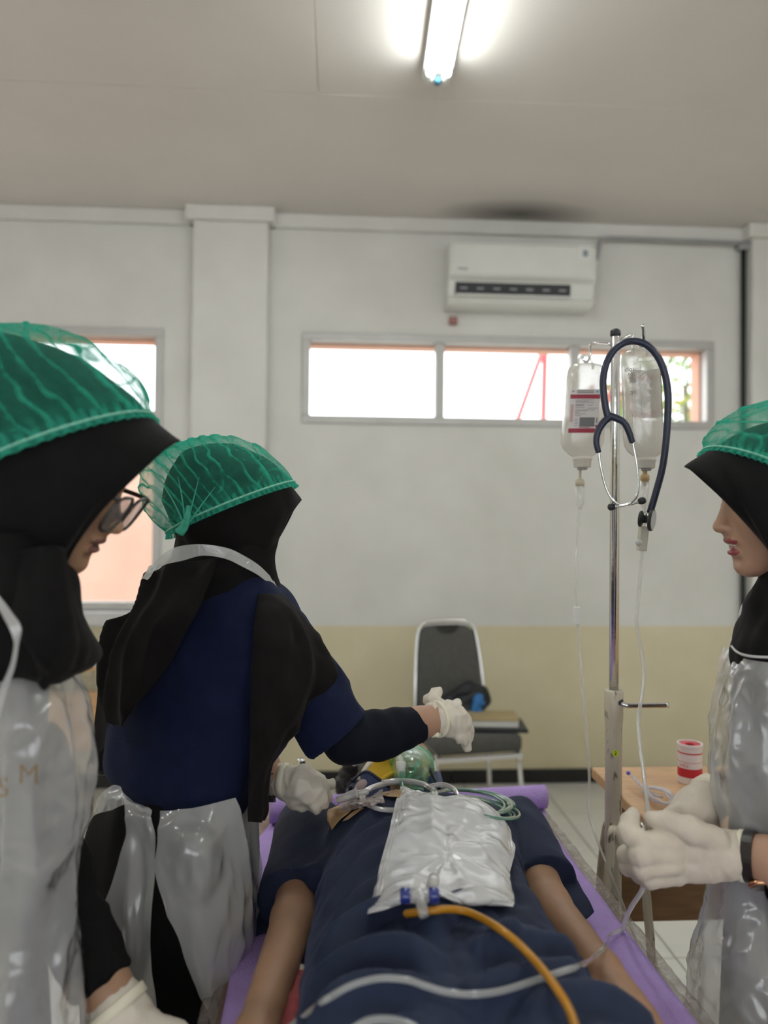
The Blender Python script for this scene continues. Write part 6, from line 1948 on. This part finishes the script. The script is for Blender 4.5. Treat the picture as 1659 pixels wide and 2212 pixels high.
# scarf falling over back and shoulder
px_sheet('scarf_drape', [[(300, 1258, 1.30), (350, 1222, 1.265), (410, 1205, 1.25), (470, 1212, 1.255)],
                         [(262, 1318, 1.30), (320, 1285, 1.245), (385, 1265, 1.225), (462, 1235, 1.235)],
                         [(210, 1386, 1.31), (280, 1352, 1.235), (360, 1320, 1.21), (440, 1300, 1.215)],
                         [(204, 1425, 1.30), (258, 1420, 1.225), (325, 1390, 1.20), (412, 1352, 1.20)],
                         [(214, 1495, 1.28), (244, 1490, 1.225), (295, 1460, 1.20), (368, 1424, 1.195)],
                         [(240, 1550, 1.25), (252, 1545, 1.22), (270, 1530, 1.20), (315, 1500, 1.195)],
                         [(258, 1566, 1.23), (262, 1568, 1.22), (268, 1567, 1.21), (275, 1558, 1.20)]], M_HIJAB2, w2, 70, 50, scarf_folds(101, 0.008, 8, (1, 1, .3)), 0.003)
px_sheet('scarf_tail', [[(214, 1470, 1.36), (232, 1500, 1.33), (262, 1520, 1.30)], [(206, 1560, 1.38), (226, 1570, 1.35), (262, 1580, 1.31)], [(199, 1630, 1.39), (215, 1635, 1.37), (245, 1640, 1.33)], [(203, 1655, 1.39), (220, 1672, 1.37), (240, 1668, 1.34)]], M_HIJAB2, w2, 40, 24, scarf_folds(103, 0.003, 10, (1, 1, .3)), 0.002)
px_sheet('sheer_hem', [[(206, 1415, 1.295), (211, 1412, 1.29)], [(207, 1440, 1.292), (219, 1440, 1.285)], [(214, 1500, 1.277), (229, 1500, 1.262)], [(228, 1545, 1.262), (243, 1540, 1.25)], [(246, 1568, 1.245), (256, 1560, 1.235)]], M_SHEER, w2, 30, 6, None, 0.0)
px_sheet('sheer_hem', [[(202, 1640, 1.385), (228, 1612, 1.34)], [(200, 1655, 1.385), (226, 1640, 1.345)], [(212, 1672, 1.375), (234, 1668, 1.345)]], M_SHEER, w2, 16, 6, None, 0.0)
px_sheet('scarf_shoulder', [[(556, 1262, 1.315), (588, 1264, 1.33), (608, 1285, 1.365), (622, 1292, 1.41)],
                            [(556, 1300, 1.251), (592, 1305, 1.256), (634, 1325, 1.300), (662, 1340, 1.400)],
                            [(548, 1375, 1.221), (592, 1378, 1.221), (650, 1385, 1.260), (696, 1392, 1.360)],
                            [(543, 1450, 1.206), (590, 1450, 1.211), (650, 1450, 1.250), (722, 1448, 1.330)],
                            [(541, 1530, 1.201), (585, 1525, 1.211), (636, 1520, 1.250), (708, 1490, 1.315)],
                            [(540, 1610, 1.201), (575, 1605, 1.216), (612, 1590, 1.255), (648, 1560, 1.295)],
                            [(540, 1690, 1.206), (558, 1685, 1.226), (578, 1672, 1.260), (592, 1650, 1.285)],
                            [(540, 1776, 1.211), (548, 1776, 1.226), (558, 1774, 1.255), (566, 1770, 1.275)]], M_HIJAB2, w2, 80, 50, scarf_folds(105, 0.006, 9, (1, 1, .3)), 0.003)
# apron strap behind the neck
px_sheet('apron_strap', [[(306, 1248, 1.285), (340, 1208, 1.255), (378, 1183, 1.235), (440, 1176, 1.225), (500, 1188, 1.24), (552, 1216, 1.275), (592, 1250, 1.32)],
                         [(313, 1250, 1.28), (352, 1222, 1.25), (390, 1212, 1.23), (440, 1200, 1.222), (500, 1212, 1.235), (552, 1240, 1.27), (597, 1268, 1.315)]], MATS['apron_doubled'], w2, 8, 70, lambda g_: 0.002 * wob(g_, 22, 7), 0.0)
px_sheet('strap_tail', [[(322, 1222, 1.268), (345, 1216, 1.25)], [(312, 1240, 1.268), (330, 1242, 1.25)], [(306, 1250, 1.268), (318, 1250, 1.25)]], MATS['apron_doubled'], w2, 10, 8, lambda g_: 0.002 * wob(g_, 40, 8), 0.0)
# skirt and apron panels
px_loft('skirt', [(1690, 250, 548, 1.33, 0.12), (1730, 226, 552, 1.33, 0.135), (1790, 196, 556, 1.33, 0.145), (1850, 174, 558, 1.33, 0.15), (1930, 164, 552, 1.33, 0.15), (2000, 164, 532, 1.33, 0.15), (2060, 166, 520, 1.33, 0.15), (2212, 172, 500, 1.33, 0.15), (2500, 175, 490, 1.33, 0.155), (2800, 180, 490, 1.33, 0.16)], M_SKIRT, w2, n=90, m=80, disp=scarf_folds(110, 0.004, 6, (1, 1, 0.08)))
px_sheet('apron_panel', [[(272, 1728, 1.176), (296, 1738, 1.166), (322, 1752, 1.161)], [(270, 1800, 1.141), (300, 1800, 1.134), (332, 1800, 1.131)], [(244, 1900, 1.136), (290, 1900, 1.124), (331, 1900, 1.118)], [(218, 2000, 1.131), (275, 2000, 1.118), (327, 2000, 1.114)], [(243, 2062, 1.126), (286, 2060, 1.114), (328, 2060, 1.111)], [(278, 2115, 1.121), (302, 2115, 1.111), (330, 2115, 1.108)], [(306, 2240, 1.116), (320, 2240, 1.106), (337, 2240, 1.104)]], M_APRON, w2, 90, 40, film_folds(115, 0.007, 7, (1.4, 1.4, 0.35)), 0.0)
px_sheet('apron_panel', [[(344, 1750, 1.156), (400, 1745, 1.151), (460, 1735, 1.161), (515, 1722, 1.216), (546, 1716, 1.302)], [(340, 1800, 1.131), (400, 1800, 1.121), (460, 1800, 1.136), (520, 1800, 1.191), (556, 1800, 1.302)], [(337, 1870, 1.121), (398, 1870, 1.111), (460, 1870, 1.126), (525, 1870, 1.181), (562, 1870, 1.302)], [(352, 1950, 1.116), (405, 1950, 1.106), (465, 1950, 1.121), (525, 1950, 1.176), (561, 1950, 1.302)], [(394, 2060, 1.111), (430, 2060, 1.106), (470, 2060, 1.121), (515, 2060, 1.176), (545, 2060, 1.256)], [(432, 2150, 1.116), (450, 2150, 1.116), (470, 2150, 1.131), (490, 2150, 1.156), (505, 2150, 1.186)], [(468, 2240, 1.126), (474, 2240, 1.131), (480, 2240, 1.141), (486, 2240, 1.151), (490, 2240, 1.161)]], M_APRON, w2, 110, 80, film_folds(118, 0.007, 6, (1, 1, 0.7)), 0.0)
px_sheet('apron_bow', [[(193, 1780, 1.24), (204, 1738, 1.235), (224, 1712, 1.23), (247, 1695, 1.225), (266, 1708, 1.21), (292, 1730, 1.20), (328, 1752, 1.195)], [(200, 1768, 1.225), (212, 1748, 1.22), (236, 1730, 1.21), (258, 1722, 1.205), (274, 1728, 1.195), (296, 1742, 1.188), (326, 1762, 1.185)], [(202, 1762, 1.22), (216, 1756, 1.215), (240, 1750, 1.205), (262, 1740, 1.20), (278, 1738, 1.19), (298, 1750, 1.183), (322, 1768, 1.18)]], MATS['apron_doubled'], w2, 20, 60, film_folds(121, 0.003, 14, (1, 1, 1)), 0.0)
# right hand glove
gp = [(pz([(945, 1551, 1.498), (970, 1553, 1.51), (985, 1560, 1.515)]), (0.033, 0.034, 0.030)),
      (pz([(988, 1540, 1.525), (1003, 1560, 1.545), (1011, 1580, 1.55)]), (0.015, 0.012, 0.010)),
      (pz([(992, 1556, 1.515), (1008, 1576, 1.525), (1012, 1598, 1.53)]), (0.015, 0.0125, 0.010)),
      (pz([(990, 1572, 1.505), (1003, 1590, 1.51), (1008, 1615, 1.515)]), (0.014, 0.011, 0.009)),
      (pz([(980, 1582, 1.497), (994, 1594, 1.50), (1004, 1606, 1.50)]), (0.012, 0.010, 0.008)),
      (pz([(950, 1528, 1.53), (930, 1510, 1.54), (940, 1498, 1.55), (947, 1494, 1.555)]), (0.016, 0.0135, 0.011, 0.0095)),
      (pz([(985, 1530, 1.55), (988, 1520, 1.57)]), (0.012, 0.009))]
gl = glove(w2, 'glove', gp, 0.003, 0.0026, 12, M_GLOVEW)
ax_ = unit(W2A[3] - W2A[2])
ring_cuff(gl, P(944, 1553, 1.495), ax_, 0.0345, 0.004, M_CUFF, 'glove_cuff')
px_sheet('cuff_flap', [[(928, 1588, 1.47), (942, 1580, 1.468), (954, 1584, 1.475)], [(934, 1594, 1.47), (944, 1592, 1.466), (952, 1594, 1.472)]], M_CUFF, gl, 8, 10, lambda g_: 0.002 * wob(g_, 60, 3), 0.001)
# left hand glove and bangle watch
gp = [(pz([(618, 1688, 1.44), (650, 1696, 1.43), (672, 1706, 1.425)]), (0.031, 0.035, 0.031)),
      (pz([(620, 1710, 1.435), (650, 1725, 1.425), (672, 1738, 1.42)]), (0.020, 0.022, 0.014)),
      (pz([(676, 1688, 1.44), (696, 1696, 1.46), (716, 1692, 1.47)]), (0.016, 0.0125, 0.0105)),
      (pz([(682, 1702, 1.425), (698, 1706, 1.43), (706, 1722, 1.43)]), (0.015, 0.0125, 0.010)),
      (pz([(678, 1716, 1.42), (692, 1724, 1.415), (700, 1738, 1.415)]), (0.014, 0.0115, 0.0095)),
      (pz([(668, 1728, 1.418), (680, 1738, 1.41), (686, 1748, 1.41)]), (0.013, 0.0105, 0.009)),
      (pz([(650, 1680, 1.47), (680, 1682, 1.49), (704, 1696, 1.50)]), (0.017, 0.014, 0.010))]
gl = glove(w2, 'glove', gp, 0.003, 0.0034, 15, M_GLOVEW)
ring_cuff(gl, P(616, 1687, 1.44), unit(W2B[3] - W2B[2]), 0.0315, 0.005, M_CUFF, 'glove_cuff')
v, f = blob(lambda p: chain(p, pz([(606, 1657, 1.44), (614, 1660, 1.44), (618, 1656, 1.44)]), (0.006, 0.007, 0.006), 0.003), *bounds(pz([(606, 1657, 1.44), (618, 1656, 1.44)]), 0.02), 0.002, lambda q: 0.002 * wob(q, 80, 4))
mesh('cuff_roll', v, f, M_CUFF, gl)
wt = empty('bracelet_watch', P(592, 1680, 1.45), 'silver studded strap watch on the wrist by the rolled mat', 'watch')
wax = unit(W2B[3] - W2B[2] + CR * 0.01)
wc = P(592, 1685, 1.448)
M_STRAP = mat('silver_strap', (0.42, 0.40, 0.40), rough=0.35, metal=0.5, var=0.1)
MB().lathe([(0.0298, -0.006), (0.0315, -0.006), (0.0315, 0.006), (0.0298, 0.006)], wc, wax, 36).obj('strap', M_STRAP, wt, smooth=False)
for k in range(2):
    q = wc - CF * 0.0316 + CU * (0.02 - 0.008 * k) + CF * 0.008
    MB().lathe([(0.0014, -0.002), (0.0016, 0.002)], q, CF, 10).obj('strap_hole', M_DARK, wt, smooth=True)
MB().obox(wc - CU * 0.031 - CR * 0.012, np.array((CR, CF, CU)), (0.012, 0.012, 0.004), 0.002).obj('case', M_CHROME, wt)
MB().obox(wc - CU * 0.026 - CF * 0.02 - CR * 0.002, np.array((CR, CF, CU)), (0.008, 0.003, 0.008), 0.001).obj('buckle', M_CHROME, wt)

# ------------------------------------------------------------------ woman at the right edge
w3 = empty('person', (P(1700, 1700, 1.25)[0], P(1700, 1700, 1.25)[1], 0), 'woman in profile at the right edge holding the infusion line', 'person', 'people in the exercise')
fr3 = head_frame((1541, 1141), (1601, 1240), 1.20, -1)
W3A = pz([(1790, 1700, 1.10), (1760, 1890, 1.07), (1660, 1860, 1.09), (1612, 1848, 1.11), (1590, 1848, 1.115)])
W3B = pz([(1690, 1560, 1.34), (1650, 1680, 1.32), (1552, 1714, 1.25), (1530, 1726, 1.235)])
person_body(w3, fr3, 0.0028, 0.0035, M_SKINP, M_LIPS, [(W3A, (0.048, 0.040, 0.034, 0.030, 0.029)), (W3B, (0.045, 0.035, 0.029, 0.027)), (pz([(1700, 1230, 1.22), (1715, 1400, 1.25), (1725, 1800, 1.25)]), (0.032, 0.042, 0.06))])
# a hint of the upper teeth
MB().obox(fr3[0] + fr3[4] * (fr3[1] * 0.0895 + fr3[2] * -0.0555), np.array((fr3[1], fr3[3], fr3[2])), (0.004, 0.012, 0.0022), 0.001).obj('teeth', mat('teeth_white', (0.75, 0.72, 0.66), rough=0.3, var=0.03), w3)
hood('scarf_hood', [(1480, 1010, 1642, 1250, 1.20, 0.066, 66, 12), (1492, 1002, 1652, 1256, 1.20, 0.074, 60, 11), (1520, 986, 1672, 1268, 1.205, 0.086, 40, 8), (1560, 960, 1700, 1290, 1.21, 0.104, 14, 8), (1620, 928, 1745, 1310, 1.215, 0.112, 0, 0), (1700, 912, 1800, 1320, 1.22, 0.114, 0, 0), (1790, 935, 1845, 1290, 1.22, 0.104, 0, 0), (1850, 1010, 1865, 1200, 1.22, 0.065, 0, 0), (1865, 1070, 1868, 1130, 1.22, 0.03, 0, 0)], M_HIJAB, w3, disp=lambda g_: 0.0012 * wob(g_, 10, 5))
px_loft('scarf_neck', [(1225, 1654, 1850, 1.22, 0.092), (1260, 1640, 1850, 1.22, 0.096), (1300, 1622, 1850, 1.225, 0.10), (1345, 1602, 1850, 1.23, 0.105), (1385, 1587, 1855, 1.235, 0.11), (1420, 1586, 1858, 1.235, 0.108), (1470, 1604, 1840, 1.235, 0.096)], M_HIJAB, w3, disp=scarf_folds(130, 0.006, 9, (1, 1, .3)), cap=False, thick=0.003)
cap_obj(w3, (1533, 966), (1800, 1122), 1.21, 172, 0.12, -0.12, 41, 0.5, 0.030, 12)
T3 = [(1290, 1640, 1800, 1.26, 0.07), (1340, 1610, 1850, 1.26, 0.09), (1420, 1590, 1870, 1.26, 0.10), (1550, 1572, 1870, 1.26, 0.11), (1700, 1575, 1865, 1.26, 0.11), (1850, 1575, 1880, 1.26, 0.12), (2050, 1560, 1900, 1.26, 0.13), (2400, 1545, 1920, 1.26, 0.14), (2900, 1545, 1930, 1.26, 0.15)]
px_loft('tunic', T3, mat('grey_black_tunic', (0.02, 0.02, 0.024), rough=0.85, var=0.2, vscale=30), w3, disp=scarf_folds(132, 0.002, 6))
ap3 = [(1402, 1572, 1868, 1.25, 0.134), (1425, 1564, 1872, 1.25, 0.136), (1460, 1553, 1876, 1.25, 0.138), (1500, 1544, 1880, 1.25, 0.14), (1560, 1539, 1880, 1.25, 0.142), (1620, 1535, 1880, 1.25, 0.144), (1680, 1536, 1880, 1.25, 0.144), (1740, 1547, 1880, 1.25, 0.144), (1800, 1550, 1885, 1.25, 0.144), (1860, 1541, 1890, 1.25, 0.148), (1905, 1531, 1895, 1.25, 0.152), (1980, 1517, 1900, 1.25, 0.157), (2050, 1501, 1905, 1.25, 0.162), (2140, 1484, 1915, 1.25, 0.167), (2212, 1469, 1920, 1.25, 0.172), (2400, 1440, 1930, 1.25, 0.177), (2760, 1420, 1940, 1.25, 0.182)]
px_loft('apron', ap3, M_APRON, w3, n=150, m=170, th=(174, 345), disp=film_folds(141, 0.010, 6.5, (1, 1, 0.35)))
MB().tube(crom(pz([(1580, 1396, 1.20), (1592, 1408, 1.168), (1612, 1416, 1.142), (1640, 1419, 1.126), (1680, 1419, 1.12), (1720, 1415, 1.12)]), 30), 0.0022, 6).obj('bib_hem', MATS['apron_doubled'], w3, smooth=True)
px_sheet('apron_strap', [[(1632, 1262, 1.30), (1640, 1268, 1.27)], [(1610, 1290, 1.31), (1630, 1300, 1.26)], [(1592, 1340, 1.32), (1612, 1345, 1.25)], [(1578, 1385, 1.31), (1596, 1388, 1.23)], [(1566, 1425, 1.30), (1582, 1425, 1.21)]], MATS['apron_doubled'], w3, 40, 12, lambda g_: 0.002 * wob(g_, 18, 6), 0.0)
# near glove: fist with thumb on top
gp = [(pz([(1606, 1848, 1.112), (1560, 1846, 1.115), (1520, 1844, 1.118)]), (0.0335, 0.034, 0.035)),
      (pz([(1530, 1836, 1.115), (1462, 1828, 1.115)]), (0.034, 0.024)),
      (pz([(1530, 1856, 1.115), (1466, 1870, 1.115)]), (0.032, 0.024)),
      (pz([(1455, 1818, 1.105), (1384, 1820, 1.090), (1356, 1798, 1.098), (1360, 1775, 1.108), (1368, 1759, 1.115)]), (0.018, 0.0165, 0.0140, 0.012, 0.0095)),
      (pz([(1455, 1846, 1.098), (1382, 1848, 1.080), (1354, 1846, 1.12), (1385, 1842, 1.145)]), (0.0145, 0.0145, 0.0140, 0.012)),
      (pz([(1458, 1871, 1.098), (1386, 1876, 1.082), (1360, 1871, 1.12), (1392, 1864, 1.145)]), (0.0140, 0.0140, 0.0135, 0.0115)),
      (pz([(1465, 1892, 1.105), (1404, 1899, 1.090), (1380, 1890, 1.12), (1405, 1880, 1.14)]), (0.0130, 0.0128, 0.012, 0.0105)),
      (pz([(1545, 1818, 1.105), (1490, 1793, 1.098), (1440, 1775, 1.105), (1408, 1769, 1.112)]), (0.021, 0.0185, 0.0145, 0.0115))]
gl = glove(w3, 'glove', gp, 0.0026, 0.0012, 21, M_GLOVE, 0.0018)
ring_cuff(gl, P(1604, 1848, 1.112), unit(W3A[2] - W3A[4]), 0.0345, 0.004, M_CUFF, 'glove_cuff')
# far glove
gp = [(pz([(1536, 1722, 1.24), (1505, 1750, 1.225), (1480, 1778, 1.21)]), (0.032, 0.036, 0.034)),
      (pz([(1478, 1765, 1.20), (1445, 1785, 1.18), (1425, 1805, 1.165)]), (0.016, 0.014, 0.011)),
      (pz([(1486, 1785, 1.20), (1455, 1805, 1.175), (1435, 1822, 1.165)]), (0.016, 0.014, 0.011)),
      (pz([(1495, 1800, 1.20), (1470, 1825, 1.18), (1450, 1840, 1.17)]), (0.015, 0.013, 0.010)),
      (pz([(1505, 1805, 1.21), (1485, 1835, 1.19), (1468, 1850, 1.18)]), (0.014, 0.012, 0.010)),
      (pz([(1480, 1752, 1.215), (1452, 1762, 1.19), (1430, 1772, 1.175)]), (0.016, 0.013, 0.010))]
gl = glove(w3, 'glove', gp, 0.0035, 0.0011, 25, M_GLOVE)
ax_ = unit(W3B[3] - W3B[2])
ring_cuff(gl, P(1536, 1721, 1.24), ax_, 0.034, 0.009, M_CUFF, 'glove_cuff')
# black sleeve of the near arm
v, f = blob(lambda p: np.maximum(chain(p, (P(1765, 1400, 1.19), W3A[0], P(1766, 1905, 1.07), P(1700, 1900, 1.08)), (0.062, 0.058, 0.050, 0.045), 0.01), (p - P(1678, 1890, 1.085)) @ -unit(CR * 0.95 - CU * 0.3) * 1.0), *bounds([P(1765, 1400, 1.19), W3A[0], P(1690, 1900, 1.08), P(1766, 1910, 1.07)], 0.08), 0.007)
mesh('sleeve', v, f, M_SKIRT, w3)
# wrist watch
ww = empty('wrist_watch', P(1618, 1880, 1.08), 'rose gold wrist watch with a dark strap below the near glove cuff', 'watch')
wax = unit(W3A[2] - W3A[4])
wc = P(1622, 1850, 1.105)
MB().lathe([(0.0325, -0.007), (0.0358, -0.007), (0.0358, 0.007), (0.0325, 0.007)], wc, wax, 40).obj('strap', mat('dark_leather', (0.018, 0.012, 0.010), rough=0.4, var=0.2), ww, smooth=False)
wd = unit(-CU * 0.72 - CF * 0.66)
M_ROSE = mat('rose_gold', (0.62, 0.33, 0.20), rough=0.22, metal=1.0, var=0.05)
MB().lathe([(0.0135, 0.0), (0.0155, 0.002), (0.0155, 0.006), (0.0135, 0.008)], wc + wd * 0.034, wd, 30).obj('case', M_ROSE, ww, smooth=True)
MB().lathe([(0.0125, 0.0), (0.0125, 0.0012)], wc + wd * 0.0422, wd, 30).obj('dial', mat('dial_dark', (0.03, 0.016, 0.012), rough=0.15, coat=0.8, var=0.1), ww, smooth=False)
# the metal clamp pinched on the line
tc_ = empty('tube_clamp', P(1394, 1790, 1.12), 'small chrome clamp pinched on the line inside the fist', 'clamp')
MB().tube(crom(pz([(1384, 1776, 1.105), (1392, 1790, 1.105), (1400, 1802, 1.108)]), 8), 0.0022, 8).obj('jaw', M_CHROME, tc_, smooth=True)
MB().tube(crom(pz([(1386, 1788, 1.10), (1394, 1798, 1.10), (1402, 1806, 1.104)]), 8), 0.0022, 8).obj('jaw', M_CHROME, tc_, smooth=True)
